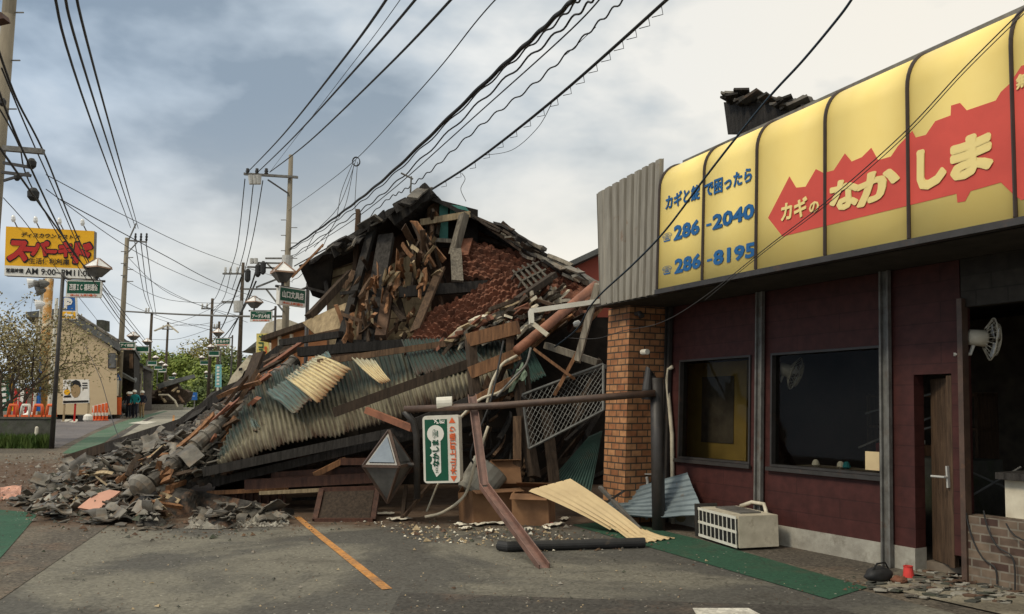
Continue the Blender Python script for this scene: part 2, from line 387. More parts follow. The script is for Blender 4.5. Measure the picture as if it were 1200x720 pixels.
def tag(o, label=None, cat=None, group=None, kind=None):
    if cat and not kind: kind = 'thing'
    for k, v in (('label', label), ('category', cat), ('group', group), ('kind', kind)):
        if v: o[k] = v
    return o
def empty(name, loc, label, cat, group=None):
    o = bpy.data.objects.new(name, None); COL.objects.link(o); o.location = loc; o.empty_display_size = .2; POS[o.name] = V(loc)
    return tag(o, label, cat, group)
KIDS = {}
def kids(o):
    return [c for c in COL.objects if c.parent == o]
def copy_tree(o, loc=None, rotz=None, scale=None, label=None, parent=None):
    c = o.copy(); COL.objects.link(c)
    if parent: c.parent = parent
    if loc is not None: c.location = loc; POS[c.name] = V(loc)
    if rotz is not None: c.rotation_euler = (0, 0, rotz)
    if scale is not None: c.scale = scale
    if label: c['label'] = label
    for ch in kids(o): copy_tree(ch, parent=c)
    return c
def bilin(a, b, c, d):
    a, b, c, d = V(a), V(b), V(c), V(d)
    return lambda u, v: a * (1 - u) * (1 - v) + b * u * (1 - v) + c * u * v + d * (1 - u) * v
def nz(p, s=1.0, seed=0.0): return noise.noise(V(p) * s + V((seed, seed * 1.7, -seed)))
TXT = {}
def text_poly(body, bold=0.03):
    k = (body, bold)
    if k not in TXT:
        c = bpy.data.curves.new('lettering', 'FONT'); c.body = body; c.offset = bold; c.resolution_u = 2
        o = bpy.data.objects.new('lettering', c); COL.objects.link(o)
        dg = bpy.context.evaluated_depsgraph_get(); me = bpy.data.meshes.new_from_object(o.evaluated_get(dg))
        vs = [tuple(v.co[:2]) for v in me.vertices]; fs = [tuple(p.vertices) for p in me.polygons]
        bpy.data.objects.remove(o); bpy.data.curves.remove(c); bpy.data.meshes.remove(me)
        TXT[k] = (vs, fs)
    return TXT[k]
def letters(mb, body, fn, x0, x1, y0, y1, bold=.03, skew=0.0, cuts=0):
    """heavier strokes are built from slightly shifted layers, each a hair further out"""
    if bold <= .021: return letters1(mb, body, fn, x0, x1, y0, y1, bold, skew, cuts)
    n = max(1, len(body)); e = (bold - .015) * 1.1; ex = e / n * (x1 - x0)
    Y0 = y0 if callable(y0) else (lambda u: y0); Y1 = y1 if callable(y1) else (lambda u: y1)
    hh = Y1(.5) - Y0(.5)
    for k, (dx, dy) in enumerate([(0, 0)] + [(math.cos(j * .5236), math.sin(j * .5236)) for j in range(12)]):
        g = (lambda k: (lambda x, y: fn(x, y) + LAYER(fn, x, y) * (.0006 * k)))(k)
        letters1(mb, body, g, x0 + dx * ex, x1 + dx * ex, lambda u, q=dy: Y0(u) + q * e * hh, lambda u, q=dy: Y1(u) + q * e * hh, .015, skew, cuts)
    return mb
def LAYER(fn, x, y):
    a = fn(x, y); n = (fn(x + .01, y) - a).cross(fn(x, y + .01) - a)
    n.normalize(); return n if n.dot(V((0, 0, 1.6)) - a) > 0 else -n
def letters1(mb, body, fn, x0, x1, y0, y1, bold=.03, skew=0.0, cuts=0):
    """lettering fitted to the box x0..x1, y0..y1 of a sign; fn(x,y) gives the point on the sign's face"""
    vs, fs = text_poly(body, bold)
    xs = [p[0] for p in vs]; ys = [p[1] for p in vs]; a, b, c, d = min(xs), max(xs), min(ys), max(ys)
    if cuts:
        bm = bmesh.new(); q = [bm.verts.new((p[0], p[1], 0)) for p in vs]
        for f in fs:
            try: bm.faces.new([q[i] for i in f])
            except ValueError: pass
        for i in range(1, cuts):
            bmesh.ops.bisect_plane(bm, geom=bm.verts[:] + bm.edges[:] + bm.faces[:], plane_co=(0, c + (d - c) * i / cuts, 0), plane_no=(0, 1, 0))
        bm.verts.index_update(); vs = [tuple(v.co[:2]) for v in bm.verts]; fs = [tuple(v.index for v in f.verts) for f in bm.faces]; bm.free()
    out = []
    for px, py in vs:
        u = (px - a) / (b - a); w = (py - c) / (d - c)
        x = x0 + (x1 - x0) * u + skew * w; y = y0(u) + (y1(u) - y0(u)) * w if callable(y0) else y0 + (y1 - y0) * w
        out.append(fn(x, y))
    mb.add(out, fs); return mb
def plane_fn(o, ex, ey, n=None, off=.004):
    o, ex, ey = V(o), V(ex), V(ey); n = V(n) if n else ex.cross(ey).normalized()
    return lambda x, y: o + ex * x + ey * y + n * off

# ================================================================ GROUND
def groundmat(name, ca, cb, cc, s1=.35, speck=.5, soil=False, rough=.85):
    m = bpy.data.materials.new(name); m.use_nodes = True; MATS[name] = m
    nt = m.node_tree; N = nt.nodes; L = nt.links; b = N['Principled BSDF']; b.inputs['Roughness'].default_value = rough; b.inputs['Specular IOR Level'].default_value = .25
    tc = N.new('ShaderNodeTexCoord'); co = tc.outputs['Object']
    def nse(sc, det=8, r=.6, dist=0):
        n = N.new('ShaderNodeTexNoise'); n.inputs['Scale'].default_value = sc; n.inputs['Detail'].default_value = det; n.inputs['Roughness'].default_value = r; n.inputs['Distortion'].default_value = dist
        L.new(co, n.inputs['Vector']); return n.outputs[0]
    def ramp(f, lo, hi):
        r = N.new('ShaderNodeMapRange'); r.inputs[1].default_value = lo; r.inputs[2].default_value = hi; L.new(f, r.inputs[0]); return r.outputs[0]
    def mix(f, a, c):
        n = N.new('ShaderNodeMix'); n.data_type = 'RGBA'; L.new(f, n.inputs[0])
        for i, v in ((6, a), (7, c)):
            if isinstance(v, tuple): n.inputs[i].default_value = (*v, 1)
            else: L.new(v, n.inputs[i])
        return n.outputs[2]
    base = mix(ramp(nse(s1, 6, .55, .6), .48, .56), ca, cb)
    base = mix(ramp(nse(1.3, 8, .7), .52, .75), base, cc)
    # fine aggregate
    v = N.new('ShaderNodeTexVoronoi'); v.inputs['Scale'].default_value = 38; L.new(co, v.inputs['Vector'])
    g = N.new('ShaderNodeMapRange'); g.inputs[3].default_value = 1 - speck * .6; g.inputs[4].default_value = 1 + speck * .6
    bw = N.new('ShaderNodeRGBToBW'); L.new(v.outputs['Color'], bw.inputs[0]); L.new(bw.outputs[0], g.inputs[0])
    sc = N.new('ShaderNodeVectorMath'); sc.operation = 'SCALE'; L.new(base, sc.inputs[0]); L.new(g.outputs[0], sc.inputs['Scale'])
    # pale grit strewn about
    v2 = N.new('ShaderNodeTexVoronoi'); v2.inputs['Scale'].default_value = 11; L.new(co, v2.inputs['Vector'])
    lt = N.new('ShaderNodeMath'); lt.operation = 'LESS_THAN'; lt.inputs[1].default_value = .11; L.new(v2.outputs['Distance'], lt.inputs[0])
    pk = N.new('ShaderNodeMath'); pk.operation = 'MULTIPLY'; L.new(lt.outputs[0], pk.inputs[0]); L.new(ramp(nse(2.0, 3), .52, .56), pk.inputs[1])
    out = mix(pk.outputs[0], sc.outputs[0], (.34, .32, .27))
    # cracks
    v3 = N.new('ShaderNodeTexVoronoi'); v3.feature = 'DISTANCE_TO_EDGE'; v3.inputs['Scale'].default_value = .33
    dn = N.new('ShaderNodeTexNoise'); dn.inputs['Scale'].default_value = 2.2; dn.inputs['Detail'].default_value = 6; L.new(co, dn.inputs['Vector'])
    ad = N.new('ShaderNodeVectorMath'); ad.operation = 'ADD'; L.new(co, ad.inputs[0]); L.new(dn.outputs['Color'], ad.inputs[1]); L.new(ad.outputs[0], v3.inputs['Vector'])
    ck = N.new('ShaderNodeMath'); ck.operation = 'LESS_THAN'; ck.inputs[1].default_value = .004; L.new(v3.outputs['Distance'], ck.inputs[0])
    ck2 = N.new('ShaderNodeMath'); ck2.operation = 'MULTIPLY'; L.new(ck.outputs[0], ck2.inputs[0]); ck2.inputs[1].default_value = .35
    out = mix(ck2.outputs[0], out, (.03, .027, .023))
    if soil:      # reddish earth spilled from the wreck, thinning out towards the near end of the road
        sx = N.new('ShaderNodeSeparateXYZ'); L.new(co, sx.inputs[0])
        a = N.new('ShaderNodeMapRange'); a.inputs[1].default_value = 9.6; a.inputs[2].default_value = 12.2; L.new(sx.outputs[1], a.inputs[0])
        b2 = N.new('ShaderNodeMapRange'); b2.inputs[1].default_value = 18; b2.inputs[2].default_value = 22; b2.inputs[3].default_value = 1; b2.inputs[4].default_value = 0; L.new(sx.outputs[1], b2.inputs[0])
        mm = N.new('ShaderNodeMath'); mm.operation = 'MULTIPLY'; L.new(a.outputs[0], mm.inputs[0]); L.new(b2.outputs[0], mm.inputs[1])
        sm = N.new('ShaderNodeMath'); sm.operation = 'ADD'; L.new(mm.outputs[0], sm.inputs[0]); L.new(nse(1.7, 9, .72, .4), sm.inputs[1])
        out = mix(ramp(sm.outputs[0], .92, 1.22), out, mix(ramp(nse(5, 8, .7), .4, .6), (.085, .052, .033), (.12, .085, .06)))
    L.new(out, b.inputs['Base Color'])
    bp = N.new('ShaderNodeBump'); bp.inputs['Strength'].default_value = .6; bp.inputs['Distance'].default_value = .008; L.new(nse(60, 4, .7), bp.inputs['Height']); L.new(bp.outputs[0], b.inputs['Normal'])
    return m
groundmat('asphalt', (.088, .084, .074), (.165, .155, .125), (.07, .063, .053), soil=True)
groundmat('asphalt_new', (.06, .056, .05), (.085, .077, .067), (.12, .09, .07), speck=.7)
groundmat('gravel_mat', (.135, .115, .088), (.095, .082, .066), (.145, .095, .065), speck=.9, soil=True)
groundmat('lot_asphalt', (.14, .13, .135), (.17, .155, .155), (.12, .11, .11))
groundmat('green_mat', (.03, .085, .052), (.038, .10, .062), (.07, .075, .05), speck=.35)
groundmat('pave_mat', (.27, .24, .18), (.16, .14, .105), (.11, .09, .065), s1=.9)
groundmat('far_land', (.10, .11, .05), (.14, .13, .07), (.12, .11, .06))
groundmat('orange_line', (.50, .235, .07), (.40, .20, .075), (.10, .09, .075), s1=6)
groundmat('white_line', (.62, .60, .53), (.5, .48, .42), (.28, .26, .22), s1=2)
def strip(name, Lp, Rp, m, off, n=8, sub=.6, kind='structure'):
    """sheet on the terrain between two polylines of (x,y)"""
    mb = MB(); rows = []
    for i in range(len(Lp) - 1):
        a, b, c, d = V(Lp[i]), V(Lp[i + 1]), V(Rp[i]), V(Rp[i + 1])
        k = max(1, int(max((b - a).length, (d - c).length) / sub))
        for j in range(k + (1 if i == len(Lp) - 2 else 0)):
            t = j / k; l = a.lerp(b, t); r = c.lerp(d, t)
            rows.append([l.lerp(r, q / n) for q in range(n + 1)])
    mb.grid(lambda u, v: (lambda p: V((p.x, p.y, H(p.y) + off)))(rows[round(v * (len(rows) - 1))][round(u * n)]), n, len(rows) - 1)
    return mb.build(name, m, kind=kind, loc=(0, 0, 0))
# base sheet out to the horizon
ys = [-40, -10, 0] + [i * .5 for i in range(8, 60)] + list(range(30, 100, 4)) + [110, 130, 160, 200, 300, 500, 900, 1500]
ys = sorted(set(ys))
mb = MB(); xs = [-900, -300, -120, -60, -30, -15, -7, 0, 7, 15, 30, 60, 120, 300, 900]
mb.grid(lambda u, v: (xs[round(u * (len(xs) - 1))], ys[round(v * (len(ys) - 1))], H(ys[round(v * (len(ys) - 1))])), len(xs) - 1, len(ys) - 1)
mb.build('ground', 'gravel_mat', kind='structure', loc=(0, 0, 0))
RL = [(-3.0, 2), (-4.3, 7.1), (-5.8, 12.7), (-10.1, 20), (-13.4, 28), (-24.3, 54), (-39.5, 95), (-51, 125)]
RR = [(5.6, 2), (3.2, 7.0), (.6, 12.7), (-3.6, 20), (-7.6, 28), (-19.0, 54), (-34.2, 95), (-46, 125)]
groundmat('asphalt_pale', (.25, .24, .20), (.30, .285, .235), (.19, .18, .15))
groundmat('green_pale', (.07, .135, .085), (.10, .16, .11), (.13, .14, .11), speck=.35)  # paler green for the far walkway strip
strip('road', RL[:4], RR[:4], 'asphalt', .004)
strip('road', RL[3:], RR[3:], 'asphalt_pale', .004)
gxy = lambda x, y: G(x, y).xy
strip('green_walkway', [(-4.6, 3), (-6.3, 8.8), (-9.2, 13.2)], [(-3.4, 3), (-5.35, 8.8), (-6.95, 12.3)], 'green_mat', .008)
strip('green_walkway', [gxy(73, 532), gxy(107, 510), gxy(142, 495), gxy(165, 487.5), gxy(193, 482)], [gxy(110, 532), gxy(131, 512), gxy(158, 497), gxy(176, 488.5), gxy(197, 482)], 'green_pale', .008)
strip('green_walkway', [(2.62, 7.0), (1.68, 9.2), (.8, 11.2)], [(3.13, 7.45), (2.24, 10.05), (1.5, 11.6)], 'green_mat', .010)
strip('gutter_slab', [(-3.4, 3), (-5.30, 8.8), (-6.7, 12.3)], [(-3.12, 3), (-4.72, 8.8), (-5.75, 12.6)], 'gravel_mat', .009)
strip('gutter_slab', [gxy(113, 532), gxy(133, 513), gxy(158, 497.5), gxy(177, 489)], [gxy(124, 532), gxy(141, 513), gxy(163, 498.5), gxy(181, 489.5)], 'asphalt_new', .008)
strip('parking_lot', [(-33, 23.4), (-38, 40), (-40, 46)], [G(70, 525).xy, G(112, 504).xy, G(146, 490).xy], 'lot_asphalt', .006)
strip('lot_line', [G(71, 494).xy, G(83, 489.6).xy], [G(77, 495.2).xy, G(88, 490.2).xy], 'white_line', .012, n=2)
strip('lot_line', [G(80, 495).xy, G(90, 491).xy], [G(88, 495.6).xy, G(95, 491.4).xy], 'white_line', .012, n=2)
# centre line, worn
strip('centre_line', [(-1.13, 7.36), (-3.09, 11.9)], [(-1.045, 7.40), (-2.995, 11.9)], 'orange_line', .010, n=2, sub=.2)
strip('centre_line', [G(201.5, 497).xy, G(202.6, 487).xy], [G(204.5, 497).xy, G(204.6, 487).xy], 'orange_line', .010, n=1)
strip('stop_marking', [G(150, 496.5).xy, G(166, 494).xy], [G(172, 497.6).xy, G(184, 494.6).xy], 'white_line', .012, n=2)
strip('asphalt_patch', [(-.9, 4.0), (-.95, 7.25)], [(4.4, 4.0), (2.5, 6.75)], 'asphalt_new', .010)
strip('white_paint_patch', [(1.38, 6.2), (1.42, 6.68)], [(1.95, 6.2), (1.86, 6.68)], 'white_line', .016, n=2, sub=.2)
strip('stone_paving', [(3.15, 7.6), (5.0, 4.2)], [(4.0, 8.4), (7.0, 5.2)], 'pave_mat', .014)
# grey drain slots at the near left edge
mb = MB()
strip('drain_cover', [(-6.95, 12.15), (-7.6, 12.9)], [(-6.2, 12.1), (-6.6, 12.9)], 'asphalt_new', .012)
mb = MB()
# ================================================================ SHOP ON THE RIGHT
A_ = math.atan2(.531, 1.007)
SD = V((-math.sin(A_), math.cos(A_), 0)); SN = V((-math.cos(A_), -math.sin(A_), 0)); SP = V((3.7686, 8.4353, 0)); SS = V((.045, 0, 1))
def S(s, o, z): return SP + SD * s + SN * o + SS * z
def suv(x, y, o):
    d = ray(x, y); M = Matrix((SD, SS, -d)).transposed(); r = M.inverted() @ (CAM - SP - SN * o); return r.x, r.y
def sbox(mb, s0, s1, o0, o1, z0, z1):
    return mb.hexa([S(s0, o0, z0), S(s1, o0, z0), S(s1, o1, z0), S(s0, o1, z0)], [S(s0, o0, z1), S(s1, o0, z1), S(s1, o1, z1), S(s0, o1, z1)])
shop = empty('shop_building', S(1.5, -2, 0), 'dark red shop with large dusty windows under a projecting yellow awning sign', 'shop')
def cell_wall(mb, sl, zl, holes, o0, o1):
    """one connected wall with openings"""
    idx = {}
    def vid(i, j, k):
        key = (i, j, k)
        if key not in idx: idx[key] = len(mb.v); mb.v.append(S(sl[i], o1 if k else o0, zl[j]))
        return idx[key]
    solid = lambda i, j: 0 <= i < len(sl) - 1 and 0 <= j < len(zl) - 1 and not any(h[0] <= (sl[i] + sl[i + 1]) / 2 <= h[1] and h[2] <= (zl[j] + zl[j + 1]) / 2 <= h[3] for h in holes)
    for i in range(len(sl) - 1):
        for j in range(len(zl) - 1):
            if not solid(i, j): continue
            uv = [(-sl[i], zl[j]), (-sl[i + 1], zl[j]), (-sl[i + 1], zl[j + 1]), (-sl[i], zl[j + 1])]
            mb.face([vid(i, j, 1), vid(i, j + 1, 1), vid(i + 1, j + 1, 1), vid(i + 1, j, 1)], [uv[0], uv[3], uv[2], uv[1]])
            mb.face([vid(i, j, 0), vid(i + 1, j, 0), vid(i + 1, j + 1, 0), vid(i, j + 1, 0)], uv)
            t = abs(o1 - o0)
            if not solid(i - 1, j): mb.face([vid(i, j, 0), vid(i, j + 1, 0), vid(i, j + 1, 1), vid(i, j, 1)], [(0, zl[j]), (0, zl[j + 1]), (t, zl[j + 1]), (t, zl[j])])
            if not solid(i + 1, j): mb.face([vid(i + 1, j, 0), vid(i + 1, j, 1), vid(i + 1, j + 1, 1), vid(i + 1, j + 1, 0)], [(0, zl[j]), (t, zl[j]), (t, zl[j + 1]), (0, zl[j + 1])])
            if not solid(i, j - 1): mb.face([vid(i, j, 0), vid(i, j, 1), vid(i + 1, j, 1), vid(i + 1, j, 0)], [(0, 0), (0, t), (1, t), (1, 0)])
            if not solid(i, j + 1): mb.face([vid(i, j + 1, 0), vid(i + 1, j + 1, 0), vid(i + 1, j + 1, 1), vid(i, j + 1, 1)], [(0, 0), (1, 0), (1, t), (0, t)])
HOLES = [(.06, 1.60, .88, 2.22), (1.93, 3.30, .88, 2.22), (-.70, -.30, 0, 1.9)]
mb = MB(); cell_wall(mb, [-.80, -.70, -.30, .06, 1.60, 1.93, 3.30, 4.10], [.22, .88, 1.9, 2.22, 2.98], HOLES, -.15, 0)
mb.build('wall', 'block_red', shop)
mb = MB(); sbox(mb, -.30, 4.10, -.16, .012, 0, .22); mb.build('plinth', 'concrete', shop)
mb = MB(); sbox(mb, 4.10, 3.95, -5.5, -.0, 0, 2.98)
mb.build('end_wall', 'maroon', shop)
mb = MB(); sbox(mb, -6.5, 4.0, -5.65, -5.5, 0, 2.98); mb.build('back_wall', 'inside_dark', shop)
mb = MB(); sbox(mb, -6.65, -6.5, -5.65, .9, 0, 2.98); mb.build('far_wall', 'inside_dark', shop)
mb = MB(); sbox(mb, -6.5, 3.95, -5.5, -.16, 0, .09); mb.build('shop_floor', 'wood_floor', shop)
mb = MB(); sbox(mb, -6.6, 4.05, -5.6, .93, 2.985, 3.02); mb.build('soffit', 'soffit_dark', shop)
mb = MB(); sbox(mb, -6.6, 4.0, -5.6, .35, 3.03, 3.3); mb.build('roof_slab', 'concrete_dark', shop)
# lintel of tiles above the wide opening, brown tiled low wall below it
mb = MB(); sbox(mb, -6.5, -.81, -.14, .0, 2.52, 2.98); mb.build('lintel', 'ceil_tile', shop)
mb = MB(); sbox(mb, -3.4, -.80, -.16, .03, .0, .60); mb.build('low_wall', 'brown_tile', shop)
# windows
for k, (a, b, z0, z1) in enumerate(HOLES[:2]):
    a, b, z0, z1 = a, b, z0, z1; w = .028
    mb = MB()
    cell_wall(mb, [a + .003, a + w, b - w, b - .003], [z0 + .003, z0 + w, z1 - w, z1 - .003], [(a + w, b - w, z0 + w, z1 - w)], -.10, .02)
    fr = mb.build('window', 'steel_dark', shop)
    mb = MB(); sbox(mb, a + w, b - w, -.05, -.044, z0 + w, z1 - w); mb.build('pane', 'glass', fr)
    mb = MB(); sbox(mb, a - .03, b + .03, .021, .06, z0 - .045, z0 - .001); mb.build('sill', 'steel_dark', fr)
# posts of the awning
for s_ in (-.02, 1.74, 3.5):
    mb = MB()
    # C-section steel post: web and two lips in one outline
    pts = [(-.055, .0), (.055, .0), (.055, .05), (.035, .05), (.035, .015), (-.035, .015), (-.035, .05), (-.055, .05)]
    mb.prism([S(s_ + a, .03 + b, 0.005) for a, b in pts], SS * 2.975)
    mb.build('post', 'steel_grey' if s_ < 3 else 'steel_dark', shop)
mb = MB(); sbox(mb, -.855, -.805, -.03, .06, 0, 2.6); mb.build('door_post', 'steel_brown', shop)
# open door, hinged on its right
hinge = S(-.685, -.06, 0)
dd = (S(.02, -.45, 0) - hinge).normalized(); dn = dd.cross(V((0, 0, 1)))
mb = MB(); q = [hinge + dd * a + dn * b for a, b in ((0, -.02), (.42, -.02), (.42, .02), (0, .02))]
mb.hexa([p + V((0, 0, .1)) for p in q], [p + SS * 1.86 for p in q]); door = mb.build('door', 'wood_mid', shop)
mb = MB(); c = hinge + dd * .03 + dn * .045 + SS * .93
hp = S(-.66, .0, .93)
mb.box(hp + SN * .02, (.035, .015, .2), Matrix.Rotation(A_, 3, 'Z'))
mb.tube([hp + SN * .03, hp + SN * .075, hp + SN * .08 + SD * .13], .011, 8)
mb.build('handle', 'insulator', door)
mb = MB(); sbox(mb, -.698, -.645, -.02, .0, .1, 1.88); mb.build('door_edge', 'wood_mid', shop)
# brick pillar
mb = MB(); sbox(mb, 3.6, 4.12, .004, .66, 0, 2.98); pil = mb.build('brick_pillar', 'brick', shop)
mb = MB(); p = S(3.57, .30, 0)
mb.tube([p + SS * .05, p + SS * .55, p + SS * .62 + SN * .02], .02, 8); mb.tube([p + SS * .5 - SD * .02, p + SS * .5 - SD * .09, p + SS * .44 - SD * .11], .016, 8)
mb.box(p + SS * .66, (.09, .02, .015)); mb.build('tap', 'insulator', pil)
mb = MB(); p = S(3.57, .58, 2.86); mb.tube([p, p - SD * .1, p - SD * .14 - V((0, 0, .05))], [.03, .035, .045], 10); mb.build('spotlight', 'steel_dark', pil)
mb = MB(); p = S(3.57, .45, 2.33); mb.tube([p, p - SD * .12], .04, 10); mb.build('wall_bracket', 'white_paint', pil)

# ---------------- awning sign
sign = empty('awning_sign', S(0, .8, 3.0), 'long curved yellow awning sign with a red key shape and blue phone numbers', 'sign')
ZB, ZC, RC = 3.05, 4.44, .42
ARC = RC * math.pi / 2
def face(s, l, off=0.0):
    p = face0(s, l, off); p.z -= .035 * (s + 1.8) * l / 2.05; return p
def face0(s, l, off=0.0):
    """l is the length up the face from the bottom edge; the top rolls back in a quarter circle"""
    if l <= ZC - ZB: return S(s, 1.0 + off, ZB + l)
    t = min((l - (ZC - ZB)) / RC, math.pi / 2 + .05)
    return S(s, 1.0 - RC + (RC + off) * math.cos(t), ZC + (RC + off) * math.sin(t))
LT = ZC - ZB + ARC
def lof(z): return z - ZB
DIV = [2.55, 1.70, .84, -.09, -1.01, -1.94, -2.87, -3.8]
for i in range(7):
    mb = MB(); n = 14
    ls = [0, lof(ZC) * .5] + [lof(ZC) + ARC * k / 10 for k in range(11)]
    mb.grid(lambda u, v: face(DIV[i] + (DIV[i + 1] - DIV[i]) * u, ls[round(v * 12)]), 1, 12, thick=.02)
    mb.build('sign_panel', 'yellow_sign', sign, smooth=True)
for i in range(8):
    mb = MB()
    rows = [face(DIV[i], l, .0) for l in ls]
    mb.grid(lambda u, v: face(DIV[i] + (-.016 + .032 * u), ls[round(v * 12)], .018 if 0.1 < u < .9 else .0), 3, 12, thick=.01)
    mb.build('divider', 'brown_trim', sign, smooth=False)
mb = MB(); sbox(mb, 2.57, -4.0, .90, 1.03, 2.985, 3.045); mb.build('bottom_rail', 'steel_dark', sign)
mb = MB(); mb.hexa([S(2.6, .35, 4.71), S(-4, .35, 4.93), S(-4, .6, 4.93), S(2.6, .6, 4.71)], [S(2.6, .35, 4.79), S(-4, .35, 5.02), S(-4, .6, 5.02), S(2.6, .6, 4.79)]); mb.build('top_flashing', 'steel_grey', sign)
mb = MB(); sbox(mb, 2.6, -4.0, .30, .34, 3.02, 4.66); mb.build('back_board', 'corr_grey', sign)
fo = lambda off: (lambda x, y: face(-x, y, off))      # x runs to the right along the street front
# red key shape
keyp = [(900, 253), (925, 203), (933, 217), (944, 216), (956, 195), (965, 200), (977, 197), (990, 177), (998, 187), (1010, 182), (1021, 171), (1029, 186), (1044, 182), (1052, 170), (1069, 152), (1073, 160), (1085, 157), (1096, 141), (1114, 134.6), (1114.6, 123), (1125, 120), (1133, 129), (1167, 118), (1173, 108), (1183, 99), (1197, 78)]
keyb = [(917, 276), (1121, 227), (1122, 237.5), (1131, 236), (1137.5, 224), (1173, 214), (1187.5, 228), (1197, 235)]
top = [suv(x, y, 1.003) for x, y in keyp] + [(-3.0, 4.15), (-3.5, 3.9)]
bot = [suv(x, y, 1.003) for x, y in keyb] + [(-2.6, 3.30), (-3.3, 3.45), (-3.5, 3.9)]
poly = [(s_, z) for s_, z in top] + [(s_, z) for s_, z in bot[::-1][1:]]
bm = bmesh.new(); vs = [bm.verts.new((-s_, z, 0)) for s_, z in poly]; bm.faces.new(vs)
bmesh.ops.triangulate(bm, faces=bm.faces[:])
for d_ in DIV[3:7]: bmesh.ops.bisect_plane(bm, geom=bm.verts[:] + bm.edges[:] + bm.faces[:], plane_co=(-d_, 0, 0), plane_no=(1, 0, 0))
for i in range(1, 12): bmesh.ops.bisect_plane(bm, geom=bm.verts[:] + bm.edges[:] + bm.faces[:], plane_co=(0, ZC + RC * math.sin(i * .13), 0), plane_no=(0, 1, 0))
bm.verts.index_update(); mb = MB()
def zl(z): return z - ZB if z <= ZC else (ZC - ZB) + RC * math.asin(min(1, (z - ZC) / RC))
mb.add([face(-v.co.x, zl(v.co.y), .004) for v in bm.verts], [[v.index for v in f.verts] for f in bm.faces]); bm.free()
mb.build('key_emblem', 'red_vinyl', sign)
def sign_text(body, quad, matn, off, bold, cuts=6):
    """quad: pixel corners bl, br, tl, tr of the written words"""
    p = [suv(x, y, 1.004) for x, y in quad]
    mb = MB()
    vs, fs = text_poly(body, bold)
    x0, x1 = -p[0][0], -p[1][0]
    letters(mb, body, fo(off), x0, x1, lambda u: lof(p[0][1] + (p[1][1] - p[0][1]) * u), lambda u: lof(p[2][1] + (p[3][1] - p[2][1]) * u), bold=bold, cuts=cuts)
    return mb.build('lettering', matn, sign)
sign_text('カギと錠', [(780, 240), (820, 227), (780, 222), (820, 208)], 'blue_text', .006, .035)
sign_text('で困ったら', [(826, 226), (881, 208), (826, 208), (881, 190)], 'blue_text', .006, .035)
for (xa, xb, ya, yb, body) in ((776, 787, 281, 278, '☎'), (790, 819.5, 278, 270, '286'), (827.5, 883.5, 268, 252, '-2040'), (776, 787, 322, 320, '☎'), (791, 821, 320, 312.5, '286'), (828.5, 885, 312, 300, '-8195')):
    h = 17.5 if body != '☎' else 11
    if body[0] == '-':
        x0 = xa + 8; f = (xa + 7 - xa) / (xb - xa); y0 = ya + (yb - ya) * f
        sign_text(body[1:], [(x0, y0), (xb, yb), (x0, y0 - h), (xb, yb - h)], 'blue_text', .006, .06)
        sign_text('-', [(xa, ya - 6), (xa + 6, ya - 7.5), (xa, ya - 9), (xa + 6, ya - 10.5)], 'blue_text', .006, .02)
    else:
        sign_text(body, [(xa, ya), (xb, yb), (xa, ya - h), (xb, yb - h)], 'blue_text', .006, .06 if body == '286' else .0)
sign_text('カギ', [(916, 258), (946, 251), (916, 236), (946, 228)], 'yellow_text', .008, .045)
sign_text('の', [(949, 249), (960, 246), (949, 236), (960, 233)], 'yellow_text', .008, .045)
sign_text('な', [(974, 247), (1006, 240), (974, 213), (1006, 206)], 'yellow_text', .008, .06)
sign_text('か', [(1006, 243), (1053, 222), (1006, 207), (1053, 190)], 'yellow_text', .008, .06)
sign_text('し', [(1077, 222), (1108, 214), (1077, 178), (1108, 170)], 'yellow_text', .008, .075)
sign_text('ま', [(1117, 212), (1162, 197), (1117, 168), (1162, 152)], 'yellow_text', .008, .075)
sign_text('無料', [(1192, 106), (1226, 92), (1192, 90), (1226, 76)], 'yellow_text', .008, .05)
# grey ribbed end of the awning front: slightly bent
def ribbed(u, v):
    s_ = 2.56 + (3.93 - 2.56) * u; z = 3.0 + (4.76 - 3.0) * v
    k = (u * 9) % 1; d = .0 if .12 < k < .88 else -.04
    if u > .86: d *= .3
    return S(s_ + .28 * v * max(0, u - .35), .985 + d - .05 * u, z - .05 * v * u * (1 + u))
mb = MB(); mb.grid(ribbed, 90, 6, thick=-.006); mb.build('ribbed_end', 'corr_grey', sign)
def ribbed2(u, v):
    p = ribbed(1, v); d = .7 * u; return p - SN * d + SD * .02
mb = MB(); mb.grid(ribbed2, 6, 6, thick=.006); mb.build('ribbed_return', 'corr_grey', sign)
# fallen bit of tiled roof showing above the sign
rf = empty('tiled_ridge', S(.55, -.4, 3.3), 'dark tiled roof edge sticking up behind the yellow awning sign', 'roof piece')
mb = MB()
a = at(848, 118, 10.9); b = at(945, 116, 9.6)
mb.hexa([at(853, 158, 10.8), at(948, 150, 9.4), at(990, 150, 11.5), at(900, 158, 12.5)], [at(848, 120, 10.9), at(935, 122, 9.5), at(985, 118, 11.6), at(900, 116, 12.6)])
mb.build('gable_board', 'wood_char', rf)
random.seed(31)
for i in range(16):
    t = random.random(); p = at(855 + 85 * t, 121 - 4 * math.sin(t * 5) + random.uniform(-4, 3), 10.75 - 1.3 * t); d_ = V((random.uniform(.1, .3), random.uniform(.1, .4), random.uniform(-.06, .06))); mb = MB(); mb.beam(p - d_ * .6, p + d_, random.uniform(.12, .26), .03, random.uniform(-.5, .5), .05); mb.build('loose_tile', random.choice(['tile', 'wood_char', 'tile_pile']), rf)
for i in range(9):
    t = i / 8; x = 866 + 76 * t; p = at(x, 124 - 3 * math.sin(t * 6), 10.8 - 1.2 * t); mb = MB()
    mb.tube([p, p + V((.25, .5, .12))], [.10 + .02 * (i % 3), .09], 8); mb.build('ridge_tile', 'tile', rf)
